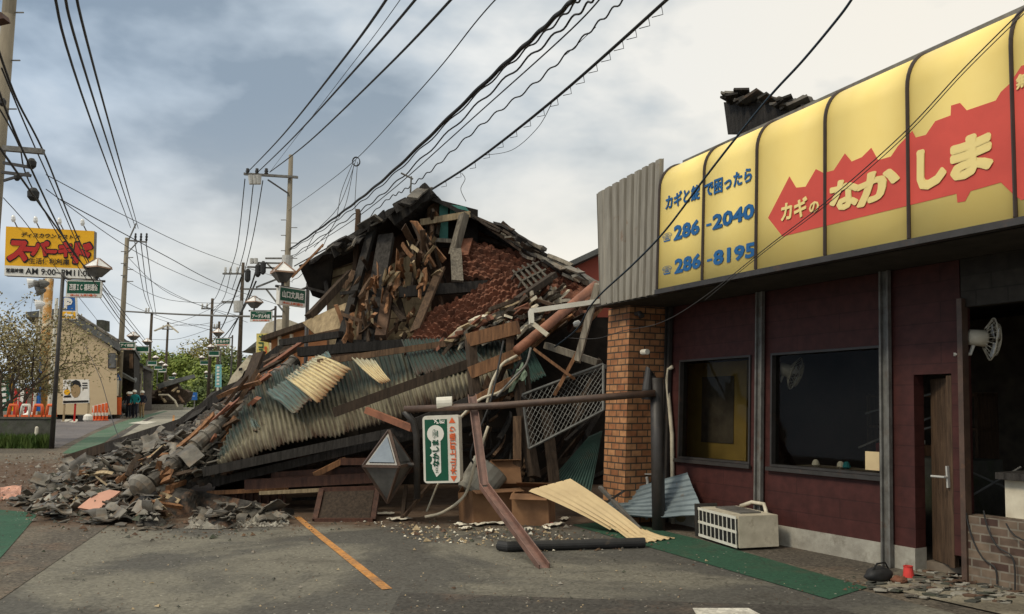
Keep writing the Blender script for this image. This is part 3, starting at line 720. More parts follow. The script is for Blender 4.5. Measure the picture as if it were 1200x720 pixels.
for i in range(2):
    mb = MB(); mb.beam(at(868, 127 + i * 8, 10.75), at(940, 124 + i * 5, 9.5), .05, .12); mb.build('roof_course', 'tile', rf)
# hollow support under that roof piece
mb = MB(); mb.hexa([S(.2, -1.2, 3.31), S(1.4, -1.2, 3.31), S(1.4, -2.6, 3.31), S(.2, -2.6, 3.31)], [S(.2, -1.1, 4.9), S(1.3, -1.1, 4.9), S(1.3, -2.6, 4.9), S(.2, -2.6, 4.9)]); mb.build('roof_base', 'wood_char', rf)

# ---------------- inside the shop, seen through windows and openings
mb = MB(); sbox(mb, 2.62, 3.92, -.62, -.58, .8, 2.2); mb.build('notice_board', 'inside_yellow', None, 'yellow board standing inside behind the left shop window', 'board')
mb = MB(); sbox(mb, 2.85, 3.50, -.575, -.57, 1.08, 2.0); mb.build('black_poster', 'inside_dark', None, 'dark poster hung on the yellow board behind the left shop window', 'poster')
def fan(name, c, d, label):
    e = empty(name, c, label, 'fan'); c = V(c); d = V(d).normalized(); qx = d.cross(V((0, 0, 1))).normalized(); qy = qx.cross(d)
    mb = MB(); mb.lathe(c, [(.03, -.18), (.075, -.16), (.08, -.02), (.05, .0)], 14, d); mb.build('motor', 'cream_pipe', e, smooth=True)
    mb = MB()
    ringp = lambda r, z: [c + d * z + (qx * math.cos(t * .262) + qy * math.sin(t * .262)) * r for t in range(25)]
    for r, z in ((.20, .03), (.15, .075), (.10, .09), (.05, .095)): mb.tube(ringp(r, z), .006 if r > .19 else .003, 5, cap=False)
    for t in range(20):
        w = qx * math.cos(t * .314) + qy * math.sin(t * .314); mb.tube([c + d * .095 + w * .02, c + d * .085 + w * .12, c + d * .03 + w * .2, c - d * .03 + w * .1], .003, 4, cap=False)
    mb.build('guard', 'cream_pipe', e)
    mb = MB()
    for k in range(3):
        t = k * 2.094 + .4; r = qx * math.cos(t) + qy * math.sin(t); w = qx * -math.sin(t) + qy * math.cos(t)
        mb.prism([c + d * .05 + r * .03 - w * .02, c + d * .04 + r * .16 - w * .07, c + d * .05 + r * .17 + w * .03, c + d * .065 + r * .03 + w * .02], d * .004)
    mb.build('blade', 'lamp_glass_white', e)
    mb = MB(); mb.tube([c - d * .1, c - d * .16 - V((0, 0, .16)), c - d * .3 - V((0, 0, .18))], .018, 8); mb.build('bracket', 'white_paint', e)
fan('wall_fan', S(1.52, -.27, 1.99), V((.75, -.5, -.35)), 'white wall fan hanging behind the wide shop window')
fan('wall_fan', S(-.94, -.2, 2.22), V((.9, -.28, -.12)), 'white wall fan by the open shop front')
mb = MB(); sbox(mb, .115, .30, -.04, -.03, .93, 1.12); mb.build('cream_card', 'corr_beige', None, 'small cream notice card in the corner of the wide shop window', 'card')
random.seed(5)
for i, (s_, z_, L_) in enumerate(((1.0, 1.5, .8), (.7, 1.2, .7), (1.1, 1.1, .5), (.5, 1.35, .6))):
    mb = MB(); mb.beam(S(s_, -.9, z_), S(s_ - L_, -1.1, z_ + .25), .02, .02); mb.build('hanging_rod', 'steel_grey', None, 'thin grey rod dangling inside the wide shop window', 'rod', 'rods dangling inside the shop')
mb = MB(); sbox(mb, .1, 1.4, -.5, -.12, .6, .9); mb.build('display_shelf', 'inside_dark', None, 'low dark display shelf inside below the wide shop window', 'shelf')
for i, (s_, m_) in enumerate(((.72, 'teal_cloth'), (.80, 'paper'), (1.15, 'paper'))):
    mb = MB(); mb.lathe(S(s_, -.25, .9), [(.02, 0), (.045, .02), (.035, .06), (.015, .08)], 10)
    mb.build('ornament', m_, None, ('small teal ornament on the shelf inside the window', 'small pale ornament beside the teal one inside the window', 'pale ornament alone on the shelf inside the window')[i], 'ornament')
for i, (s_, o_, z0, z1, w, m_, lab) in enumerate(((.9, -1.7, .1, .62, .45, 'cardboard', 'brown carton on the floor inside the open shop front'), (.25, -1.1, 1.021, 1.2, .2, 'wood_red', 'dark red case on top of the grey cabinet'), (.75, -1.75, .63, .85, .3, 'paper', 'pale box stacked on the carton inside the shop'))):
    mb = MB(); sbox(mb, s_ - w, s_, o_ - .3, o_, z0, z1); mb.build('carton', m_, None, lab, 'carton')
# counter and things in the wide opening
ct = empty('shop_counter', S(-2.0, -.5, 0), 'low counter with a cream front box in the open shop front', 'counter')
mb = MB(); sbox(mb, -2.6, -1.10, -.62, -.14, .602, .93); mb.build('front_panel', 'plaster', ct)
mb = MB(); sbox(mb, -2.65, -1.07, -.66, -.05, .94, 1.0); mb.build('counter_top', 'wood_char', ct)
mb = MB(); mb.lathe(S(-1.48, -.3, 1.0), [(.05, 0), (.055, .02), (.055, .15), (.045, .16)], 14); mb.build('green_tin', mat('lime', (.25, .55, .03), .4), None, 'lime green tin standing on the shop counter', 'tin')
mb = MB(); sbox(mb, -.25, .5, -1.5, -.95, .1, 1.02); mb.build('grey_cabinet', 'concrete_dark', None, 'low grey cabinet inside the open shop front', 'cabinet')
mb = MB(); c = S(.05, -1.0, 1.03); mb.prism([c + SD * .16, c - SD * .2, c - SD * .05 + SS * .14], SN * .02); mb.build('white_envelope', 'paper', None, 'folded white sheet standing on the grey cabinet', 'paper')
sh = empty('back_shelf', S(1.2, -2.2, 0), 'shelf with boxes against the dark wall inside the shop', 'shelf')
for z_ in (.9, 1.3, 1.7):
    mb = MB(); sbox(mb, .4, 1.95, -2.5, -2.1, z_, z_ + .03); mb.build('shelf_board', 'wood_mid', sh)
for s_ in (.44, 1.95):
    mb = MB(); sbox(mb, s_ - .04, s_, -2.5, -2.1, .1, 1.75); mb.build('upright', 'wood_mid', sh)
for i, (s_, m_) in enumerate(((1.85, 'red_vinyl'), (1.5, 'paper'), (1.2, 'wood_warm'), (.9, 'inside_yellow'))):
    mb = MB(); sbox(mb, s_ - .2, s_, -2.4, -2.15, .932, 1.1 + .05 * (i % 2)); mb.build('carton', m_, None, ('dark red carton on the back shelf in the shop', 'white carton on the back shelf in the shop', 'brown carton on the back shelf in the shop', 'yellow carton on the back shelf in the shop')[i], 'carton')
for i, (a, b, c, d) in enumerate(((-.40, 1.0, -.75, .75), (-.36, .6, -.8, 1.0), (-.45, .35, -.7, .5))):
    mb = MB(); mb.tube([S(a, -.5, b), S(c, -.9, d)], .012, 6); mb.build('metal_rod', 'steel_grey', None, 'thin metal rod leaning inside the open doorway', 'rod', 'rods behind the door')
# loose cables by the low wall
for k in range(3):
    mb = MB(); pts = []
    for i in range(14):
        t = i / 13; pts.append(S(-.86 - .22 * k - .25 * t + .05 * math.sin(6 * t + k), .05 + .03 * k, .62 - .6 * t + .05 * math.sin(9 * t + 2 * k)))
    mb.tube(pts, .007, 6); mb.build('loose_cable', 'rubber', None, 'thin grey cable hanging over the brown tiled low wall', 'cable', 'cables over the low wall')

# ---------------- things lying in front of the shop
ac = empty('air_conditioner', G(868, 640), 'cream air conditioner unit toppled on its side against the shop', 'air conditioner')
o = V((2.26, 10.15, .03)); e1 = V((.23, -.85, 0)); e2 = V((.5, .13, 0)); ez = V((0, 0, .345))
P = lambda a, b, c: o + e1 * a + e2 * b + ez * c
mb = MB(); mb.hexa([P(0, .05, 0), P(1, .05, 0), P(1, 1, 0), P(0, 1, 0)], [P(0, .05, 1), P(1, .05, 1), P(1, 1, 1), P(0, 1, 1)]); mb.build('casing', 'cream_pipe', ac)
mb = MB(); mb.hexa([P(.04, .0, .1), P(.96, .0, .1), P(.96, .045, .1), P(.04, .045, .1)], [P(.04, .0, .9), P(.96, .0, .9), P(.96, .045, .9), P(.04, .045, .9)]); mb.build('fan_opening', 'black', ac)
mb = MB()
nb = 9
for k in range(nb + 1):
    a = .02 + .96 * k / nb; mb.beam(P(a, -.01, .03), P(a, -.01, .97), .006, .024)
for c in (.05, .5, .95): mb.beam(P(.0, -.012, c), P(1, -.012, c), .008, .03)
mb.build('grille', 'white_paint', ac)
mb = MB(); mb.hexa([P(-.06, -.05, -.02), P(-.01, -.05, -.02), P(-.01, .5, -.02), P(-.06, .5, -.02)], [P(-.06, -.05, 1.1), P(-.01, -.05, 1.1), P(-.01, .5, 1.1), P(-.06, .5, 1.1)]); mb.build('foot_bracket', 'steel_dark', ac)
mb = MB(); mb.hexa([P(.15, .3, 1.01), P(.8, .3, 1.01), P(.8, .8, 1.01), P(.15, .8, 1.01)], [P(.15, .3, 1.05), P(.8, .3, 1.05), P(.8, .8, 1.05), P(.15, .8, 1.05)]); mb.build('valve_cover', 'steel_grey', ac)
mb = MB(); mb.tube([P(.2, .9, 1.05), P(.35, 1.05, 1.22), P(.6, 1.1, 1.22), P(.72, 1.0, 1.1), P(.75, 1.0, .95)], .022, 8); mb.build('hose', 'cream_pipe', ac, smooth=True)
def onground(x, y, z=0.0): p = G(x, y); return V((p.x, p.y, p.z + z))
# black bag / shoe, red cup, brown pot, bin and blue tray
p = onground(1030, 682)
bg = empty('black_bag', p, 'crumpled black bag lying by the foot of the shop post', 'bag')
mb = MB(); R = Matrix.Rotation(.5, 3, 'Z')
def blob(c, sx, sy, sz, seed, n=14, R=Matrix.Identity(3), amp=.18):
    c = V(c); out = []
    def f(u, v):
        a = u * 2 * math.pi; b = (v - .5) * math.pi
        q = V((math.cos(a) * math.cos(b), math.sin(a) * math.cos(b), math.sin(b)))
        k = 1 + amp * nz(q, 1.6, seed); return c + R @ V((q.x * sx * k, q.y * sy * k, (q.z * .5 + .5) * sz * k))
    return f
mb.grid(blob(p, .17, .09, .13, 3, R=R), 24, 12); mb.build('bag_body', 'rubber', bg, smooth=True)
mb = MB(); mb.tube([p + R @ V((-.12, -.02, .1)), p + R @ V((-.05, -.03, .17)), p + R @ V((.06, -.03, .17)), p + R @ V((.12, -.02, .1))], .008, 6); mb.build('strap', 'black', bg)
p = onground(1065, 679)
mb = MB(); mb.lathe(p, [(.045, 0), (.05, .01), (.04, .1), (.044, .115), (.03, .115), (.03, .02)], 16); mb.build('red_cup', mat('cup_red', (.75, .07, .06), .4), None, 'small red plastic pot upside down beside the shop post', 'pot')
p = onground(1054, 685)
mb = MB(); mb.grid(blob(p, .07, .055, .075, 8), 20, 10); mb.build('brown_stone', 'clay', None, 'round reddish stone between the black bag and the red pot', 'stone')
p = onground(1192, 676)
mb = MB(); mb.hexa([p + V(q) for q in ((-.07, -.08, 0), (.16, -.08, 0), (.16, .08, 0), (-.07, .08, 0))], [p + V(q) for q in ((-.09, -.1, .17), (.18, -.1, .17), (.18, .1, .17), (-.09, .1, .17))]); mb.build('black_box', 'rubber', None, 'black plastic box at the foot of the tiled low wall', 'box')
p = onground(1185, 684)
mb = MB(); mb.prism([p + V(q) for q in ((-.09, .06, .0), (.16, .0, 0), (.2, -.12, 0), (-.02, -.1, 0))], (0, 0, .025)); mb.build('blue_tray', mat('tray_blue', (.015, .09, .30), .5), None, 'flat blue tray lying in front of the black box', 'tray')
p = onground(806, 615)
mb = MB(); mb.grid(blob(p, .16, .12, .2, 5, amp=.4), 18, 9); mb.build('stone', mat('olive_stone', (.30, .24, .13), .95, bump=.5), None, 'yellowish broken stone by the toppled air conditioner', 'stone')
# bent grey-blue corrugated sheet against the pillar
def patch(name, pts, m, label, cat, ribs, amp=.012, nv=8, along='v', thick=.004, group=None, curl=0, parent=None, jag=0, prof='sin', seed=0.0, warp=.0, vm=None):
    f = bilin(*pts); n = (V(pts[1]) - V(pts[0])).cross(V(pts[3]) - V(pts[0])).normalized()
    def g(u, v):
        r = u if along == 'v' else v; w = v if along == 'v' else u
        ph = (r * ribs) % 1
        d = amp * math.sin(2 * math.pi * ph) if prof == 'sin' else (amp if ph < .16 else 0)
        if vm: w = w * vm(r)
        w2 = w
        if jag and (w > .999 or w < .001): w2 = w + jag * (nz((r * 14, seed, w), 1.0) + .5 * nz((r * 60, seed, w), 1.0)) * (1 if w > .5 else -1) * -1
        p = f(u, w2) if along == 'v' else f(w2, v)
        p = p + n * (d + curl * 4 * w * (w - 1) + warp * nz((u * 2.5, v * 2.5, seed), 1.0))
        return p
    mb = MB(); per = 10 if prof == 'sin' else 12
    nu, nv_ = (int(ribs * per), nv) if along == 'v' else (nv, int(ribs * per))
    mb.grid(g, nu, nv_, thick=thick)
    return mb.build(name, m, parent, label, cat, group, smooth=(prof == 'sin'))
patch('corrugated_sheet', [at(698, 606, 11.3), at(826, 606, 10.35), at(806, 556, 10.95), at(700, 588, 11.9)], 'corr_blue', 'blue grey ribbed metal sheet lying against the brick pillar', 'metal sheet', 8, .022, 10, along='u', prof='box', warp=.04)
patch('corrugated_sheet', [onground(716, 625, .06), onground(760, 630, .02), at(669, 561, 11.2), at(621, 574, 11.1)], 'corr_beige', 'beige ribbed metal sheet leaning on cardboard boxes', 'metal sheet', 5, .035, 10, prof='box', curl=.03)
patch('corrugated_sheet', [onground(746, 640, .02), onground(791, 633, .03), onground(757, 626, .05), onground(716, 623, .09)], 'corr_beige', 'beige metal flap lying flat on the green walkway', 'metal sheet', 6, .008, 6, along='v', jag=.06, seed=2, curl=.02)
patch('corrugated_sheet', [at(628, 582, 11.9), at(690, 590, 11.8), at(706, 505, 12.6), at(690, 512, 12.8)], 'corr_green', 'dark green corrugated sheet slumped below the wire fence', 'metal sheet', 14, .012, 8)
mb = MB(); mb.tube([onground(585, 646, .06), onground(594, 648, .06), onground(755, 643, .06)], .055, 14); mb.build('drain_pipe', 'rubber', None, 'black plastic drain pipe lying across the road', 'pipe')
mb = MB(); mb.beam(at(703, 571, 11.4), onground(750, 626, .05), .05, .04); mb.build('steel_angle', 'steel_grey', None, 'pale grey steel bar leaning over the blue grey sheet', 'bar')
mb = MB(); mb.beam(at(706, 592, 11.15), at(732, 575, 11.1), .04, .03); mb.build('dark_stick', 'wood_char', None, 'short charred stick lying across the blue grey sheet', 'stick')
mb = MB(); mb.tube([S(3.33, .04, .0), S(3.38, .05, 1.2), S(3.5, .06, 1.95), S(3.47, .06, 2.1), S(3.40, .05, 2.13)], .028, 8); mb.build('bent_pipe', 'cream_pipe', None, 'bent cream pipe standing against the red wall by the pillar', 'pipe', smooth=True)
# ================================================================ COLLAPSED HOUSE
house = empty('collapsed_house', (-2.5, 17, 0), 'collapsed dark timber house slumped across the road', 'house')
def wallpoly(name, m, pts, Y, thick=.15, parent=house, **k):
    mb = MB(); q = [at(x, y, Y if len(r) == 0 else r[0]) for x, y, *r in pts]; mb.prism(q, (0, thick, 0)); return mb.build(name, m, parent, **k)
# dark interior that the openings look into
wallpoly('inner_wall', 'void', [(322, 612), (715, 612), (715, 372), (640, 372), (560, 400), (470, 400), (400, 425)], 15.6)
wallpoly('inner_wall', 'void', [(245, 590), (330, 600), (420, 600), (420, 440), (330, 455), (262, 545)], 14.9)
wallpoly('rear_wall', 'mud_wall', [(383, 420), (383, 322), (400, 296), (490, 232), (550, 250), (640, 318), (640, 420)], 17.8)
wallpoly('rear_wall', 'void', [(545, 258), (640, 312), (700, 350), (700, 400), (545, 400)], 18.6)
# lower left boarded wall
wallpoly('board_wall', 'tan_board', [(386, 405), (384, 318), (418, 306), (420, 405)], 16.75, .06)
wallpoly('board_wall', 'tan_board', [(424, 400), (424, 328), (478, 300), (505, 330), (505, 402)], 16.8, .06)
for y0, y1, x0, x1 in ((318, 308, 384, 417), (328, 316, 385, 418), (339, 329, 386, 418), (352, 344, 426, 478), (376, 370, 430, 500), (390, 386, 430, 500)):
    mb = MB(); mb.beam(at(x0, y0, 16.7), at(x1, y1, 16.7), .03, .02); mb.build('board_edge', 'wood_mid', house)
# roof slabs: eave overhangs seen from below
def slab(name, m, f0, f1, b1, b0, t, parent=house, nu=16, nv=10, rough=.05, seed=0):
    f = bilin(f0, f1, b1, b0); n = V((0, 0, 1))
    mb = MB(); mb.grid(lambda u, v: f(u, v) + n * (rough * nz((u * 7, v * 5, seed), 1)), nu, nv, thick=t); return mb.build(name, m, parent)
slab('roof', 'wood_char', at(352, 312, 16.3), at(478, 232, 16.3), at(478, 232, 16.3) + V((.5, 5, .2)), at(352, 312, 16.3) + V((.3, 5, .2)), .16, seed=1)
slab('roof', 'wood_char', at(452, 252, 16.2), at(498, 214, 16.2), at(498, 216, 16.2) + V((.2, 2, .1)), at(452, 252, 16.2) + V((.2, 2, .0)), .30, seed=5)
slab('roof', 'wood_char', at(500, 227, 16.4), at(600, 272, 16.2), at(600, 272, 16.2) + V((.6, 4.5, .3)), at(500, 226, 16.4) + V((.6, 4.5, .3)), .08, seed=2)
slab('roof', 'wood_char', at(596, 272, 16.2), at(706, 334, 15.6), at(700, 326, 16) + V((.5, 4.5, .6)), at(596, 270, 16.2) + V((.5, 4.5, .3)), .14, seed=3)
# left hanging end of that eave: the black underside, ragged
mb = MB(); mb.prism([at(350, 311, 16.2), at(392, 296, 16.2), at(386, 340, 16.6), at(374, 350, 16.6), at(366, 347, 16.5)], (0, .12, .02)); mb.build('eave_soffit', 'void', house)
# brown clay slopes where the tiles slid off
def slope(name, pts, m, seed, amp=.06, nu=90, nv=44, rows=0, parent=house, jag=.05):
    f = bilin(*pts); n = (V(pts[1]) - V(pts[0])).cross(V(pts[3]) - V(pts[0])).normalized()
    if n.y > 0: n = -n
    def g(u, v):
        e = min(u, 1 - u, v, 1 - v); p = f(u + (jag * nz((v * 9, seed, 3)) if u in (0, 1) else 0), v + (jag * nz((u * 12, seed, 9)) if v in (0, 1) else 0))
        q = p * 1.0
        d = amp * (nz(q, 3.2, seed) + .8 * nz(q, 8, seed) + .6 * nz(q, 17, seed))
        if rows:
            cu = math.floor(v * rows); a = ((u * rows * 2.2 + .5 * (cu % 2)) % 1); b = (v * rows) % 1
            k = nz((math.floor(u * rows * 2.2 + .5 * (cu % 2)) * 7.31, cu * 5.17, seed)); k2 = nz((math.floor(u * rows * 2.2 + .5 * (cu % 2)) * 3.77, cu * 9.1, seed + 5))
            d = d * .5 + .06 * (1 - b) + .03 * math.sin(math.pi * a) * (1 - .4 * b) + .08 * k + .10 * k2 * (a - .5) - (.07 if k2 > .38 else 0)
        return p + n * d
    mb = MB(); mb.grid(g, nu, nv, thick=.10); return mb.build(name, m, parent)
slope('clay_slope', [at(541, 325, 15.5), at(676, 340, 15.2), at(676, 318, 16.0), at(534, 281, 16.5)], 'clay', 4, .05, 190, 84, rows=9)
slope('clay_slope', [at(474, 418, 14.0), at(646, 372, 14.1), at(606, 316, 15.4), at(492, 377, 14.9)], 'clay', 7, .05, 200, 100, rows=11)
slope('clay_slope', [at(640, 356, 14.6), at(690, 372, 14.3), at(698, 335, 15.4), at(650, 322, 15.8)], 'clay', 9, .07, 40, 30)
# roof beams by the slopes; the void one paints the gap's shade
for (a, b, w, h, m) in (((600, 345, 15.9), (540, 360, 16.0), .3, .42, 'void'), ((467, 343, 15.2), (602, 333, 15.6), .2, .20, 'wood_char'), ((588, 262, 16.6), (640, 306, 16.4), .12, .12, 'wood_dark'), ((548, 276, 17.2), (640, 300, 17), .10, .08, 'wood_dark'), ((552, 262, 17.2), (690, 336, 16.6), .2, .10, 'wood_char')):
    mb = MB(); mb.beam(at(*a), at(*b), w, h, seg=6); mb.build('beam_or_gap_shade', m, house)
# main dark beam line above the corrugated roof, and the eave beam below it
for (a, b, w, h, m) in (((350, 413, 14.4), (545, 398, 14.6), .30, .16, 'wood_char'), ((545, 404, 14.6), (600, 395, 14.2), .2, .08, 'wood_dark'), ((240, 553, 12.15), (470, 505, 11.95), .15, .13, 'wood_char'), ((466, 506, 11.95), (600, 452, 12.2), .2, .18, 'wood_char'), ((250, 566, 12.6), (560, 492, 12.6), .15, .12, 'wood_char')):
    mb = MB(); mb.beam(at(*a), at(*b), w, h, seg=4); mb.build('eave_beam', m, house)
# corrugated lean-to roof (metal paint: teal at the top, bare cream with rust below)
def corrmat(name, top, body, rust, k=.5, ribs=18):
    m = bpy.data.materials.new(name); m.use_nodes = True; MATS[name] = m
    nt = m.node_tree; N = nt.nodes; L = nt.links; b = N['Principled BSDF']; b.inputs['Roughness'].default_value = .6; b.inputs['Metallic'].default_value = .05; b.inputs['Specular IOR Level'].default_value = .3
    uv = N.new('ShaderNodeUVMap'); uv.uv_map = 'UVMap'; sp = N.new('ShaderNodeSeparateXYZ'); L.new(uv.outputs[0], sp.inputs[0])
    def nse(sx, sy, det=6):
        mp = N.new('ShaderNodeMapping'); mp.inputs['Scale'].default_value = (sx, sy, 1); L.new(uv.outputs[0], mp.inputs[0])
        n = N.new('ShaderNodeTexNoise'); n.inputs['Scale'].default_value = 1; n.inputs['Detail'].default_value = det; n.inputs['Roughness'].default_value = .65; L.new(mp.outputs[0], n.inputs['Vector']); return n.outputs[0]
    def rng(x, lo, hi):
        r = N.new('ShaderNodeMapRange'); r.inputs[1].default_value = lo; r.inputs[2].default_value = hi; L.new(x, r.inputs[0]); return r.outputs[0]
    def mix(f, a, c):
        n = N.new('ShaderNodeMix'); n.data_type = 'RGBA'; L.new(f, n.inputs[0])
        for i, v in ((6, a), (7, c)):
            if isinstance(v, tuple): n.inputs[i].default_value = (*v, 1)
            else: L.new(v, n.inputs[i])
        return n.outputs[2]
    a = N.new('ShaderNodeMath'); a.operation = 'MULTIPLY_ADD'; a.inputs[1].default_value = .7; L.new(nse(7, 2.5), a.inputs[0]); L.new(sp.outputs[1], a.inputs[2])
    c = mix(rng(a.outputs[0], k + .28, k + .5), body, top)
    er = N.new('ShaderNodeMath'); er.operation = 'MULTIPLY_ADD'; er.inputs[1].default_value = -1.1; L.new(sp.outputs[1], er.inputs[0]); L.new(nse(26, 2.2, 5), er.inputs[2])
    c = mix(rng(er.outputs[0], .18, .55), c, tuple(v * .8 for v in rust))
    c = mix(rng(nse(60, 1.6, 4), .52, .64), c, tuple(v * .45 for v in body))
    c = mix(rng(nse(90, 3.0, 5), .60, .70), c, rust)
    c = mix(rng(nse(9, 7, 8), .60, .75), c, tuple(v * .4 for v in rust))
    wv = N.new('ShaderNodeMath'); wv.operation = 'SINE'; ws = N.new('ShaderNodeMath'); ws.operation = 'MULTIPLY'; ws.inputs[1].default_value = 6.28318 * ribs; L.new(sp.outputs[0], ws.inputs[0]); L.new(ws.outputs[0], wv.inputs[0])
    rib_shade = N.new('ShaderNodeMath'); rib_shade.operation = 'MULTIPLY'; L.new(rng(wv.outputs[0], .1, 1.0), rib_shade.inputs[0]); L.new(rng(nse(14, 3, 6), .38, .62), rib_shade.inputs[1])
    c = mix(rib_shade.outputs[0], c, tuple(v * .55 for v in rust))  # rib shading painted in: dark stripes that follow the corrugation
    L.new(c, b.inputs['Base Color']); return m
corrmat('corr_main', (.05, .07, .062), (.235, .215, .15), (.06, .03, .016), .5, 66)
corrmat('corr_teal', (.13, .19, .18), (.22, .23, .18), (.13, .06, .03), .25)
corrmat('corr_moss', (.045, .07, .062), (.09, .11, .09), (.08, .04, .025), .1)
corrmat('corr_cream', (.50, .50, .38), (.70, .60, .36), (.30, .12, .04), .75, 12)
C0, C1, C2, C3 = at(258, 549, 12.3), at(598, 450, 12.35), at(585, 394, 14.1), at(232, 455, 14.0)
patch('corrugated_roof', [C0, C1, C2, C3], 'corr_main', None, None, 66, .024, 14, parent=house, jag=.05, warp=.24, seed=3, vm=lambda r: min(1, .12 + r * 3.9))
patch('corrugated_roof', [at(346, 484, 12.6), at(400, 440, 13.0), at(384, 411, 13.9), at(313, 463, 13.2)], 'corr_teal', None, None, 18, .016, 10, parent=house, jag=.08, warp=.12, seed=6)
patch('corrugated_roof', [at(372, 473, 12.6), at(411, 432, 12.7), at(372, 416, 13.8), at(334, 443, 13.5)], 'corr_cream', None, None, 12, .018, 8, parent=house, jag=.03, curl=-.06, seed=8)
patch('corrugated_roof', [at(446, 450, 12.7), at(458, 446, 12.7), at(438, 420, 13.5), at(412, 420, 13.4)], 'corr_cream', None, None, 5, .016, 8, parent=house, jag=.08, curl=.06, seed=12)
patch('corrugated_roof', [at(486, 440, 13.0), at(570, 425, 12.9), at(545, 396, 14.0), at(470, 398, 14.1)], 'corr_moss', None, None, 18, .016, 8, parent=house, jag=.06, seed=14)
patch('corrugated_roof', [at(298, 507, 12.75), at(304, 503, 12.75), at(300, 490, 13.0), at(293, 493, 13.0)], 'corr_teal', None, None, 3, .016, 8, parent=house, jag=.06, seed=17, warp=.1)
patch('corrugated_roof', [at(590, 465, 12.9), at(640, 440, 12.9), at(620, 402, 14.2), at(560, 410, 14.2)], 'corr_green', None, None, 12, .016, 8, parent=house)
# hip ridge of grey ridge tiles running down to the street
def kawara_ridge(a, b, n, r, parent):
    a, b = V(a), V(b); d = (b - a).normalized(); side = d.cross(V((0, 0, 1))).normalized(); upv = side.cross(d)
    for k, off in enumerate((-.30, -.22, -.14)):
        mb = MB(); mb.beam(a + upv * off, b + upv * off, r * 2.3 + .05 * (2 - k), .045, seg=8, bow=.05); mb.build('ridge_course', 'tile', parent)
    for i in range(n):
        p0 = a.lerp(b, i / n); p1 = a.lerp(b, (i + 1.12) / n); j = V((random.uniform(-.02, .02), random.uniform(-.02, .02), random.uniform(-.02, .02)))
        mb = MB(); pts = [p0 + j, p0.lerp(p1, .86) + j, p0.lerp(p1, .88) + j, p1 + j]; mb.tube(pts, [r, r * .93, r * 1.12, r * 1.12], 12); mb.build('ridge_tile', 'tile', parent, smooth=False)
kawara_ridge(at(176, 567, 12.15), at(345, 424, 14.6), 15, .115, house)
mb = MB(); c = at(166, 572, 12.05); d = (at(176, 567, 12.15) - at(345, 424, 14.6)).normalized()
mb.lathe(c - d * .1, [(.13, 0), (.19, .02), (.20, .14), (.13, .2), (.05, .21)], 18, d); mb.build('ridge_end_tile', 'tile', house)
mb = MB(); mb.tube([at(163, 592, 11.85), at(180, 580, 12.1)], .09, 12); mb.build('ridge_tile', 'rubber', house)
# low dark timbers at the back edge of the heap
for (a, b, w, h, m) in (((78, 540, 18.6), (200, 501, 17.6), .25, .20, 'wood_dark'), ((125, 526, 18), (262, 481, 16.8), .22, .2, 'wood_char'), ((212, 500, 17), (262, 464, 16.7), .3, .2, 'wood_char'), ((250, 480, 16.8), (300, 440, 16.4), .25, .18, 'wood_dark'), ((288, 446, 16.3), (334, 410, 16.2), .3, .24, 'wood_char'), ((272, 462, 16.2), (300, 432, 16.5), .4, .1, 'wood_dark'), ((228, 490, 16.6), (250, 466, 16.9), .3, .1, 'wood_char'), ((268, 478, 16.4), (342, 405, 16.0), .14, .14, 'wood_dark')):
    mb = MB(); mb.beam(at(*a), at(*b), w, h, seg=8, jag=.2); mb.build('eave_timber', m, house)
slope('tiled_slope', [at(80, 548, 17.2), at(186, 564, 12.6), at(256, 502, 13.7), at(222, 497, 15.8)], 'tile_pile', 21, .09, 50, 50)
slope('tiled_slope', [at(222, 497, 15.8), at(256, 502, 13.7), at(345, 434, 14.8), at(324, 426, 16.2)], 'tile_pile', 22, .09, 50, 50)
slope('tiled_slope', [at(180, 580, 12.4), at(268, 552, 12.5), at(352, 446, 14.2), at(340, 436, 14.6)], 'tile_pile', 23, .09, 50, 50)
# teal panel in the attic
wallpoly('attic_panel', 'teal_panel', [(515, 281), (515, 236), (525, 238), (525, 282)], 16.62, .05)
wallpoly('attic_panel', 'teal_panel', [(527, 258), (527, 240), (545, 242), (552, 250), (540, 258)], 16.62, .05)
wallpoly('attic_panel', 'wood_mid', [(500, 282), (501, 234), (514, 236), (514, 282)], 16.7, .05)
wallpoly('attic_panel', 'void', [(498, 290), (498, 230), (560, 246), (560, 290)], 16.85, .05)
# orange door panel etc at street level
wallpoly('board_panel', 'wood_red', [(255, 605), (255, 575), (330, 572), (330, 603)], 12.7, .05)
for k in range(9):
    mb = MB(); x = 258 + 9.4 * k; mb.beam(at(x, 578, 12.62), at(x, 602, 12.62), .05, .03); mb.build('slat', 'wood_red', house)
mb = MB(); mb.beam(at(243, 578, 12.55), at(338, 573, 12.55), .06, .06); mb.build('slat_rail', 'wood_warm', house)

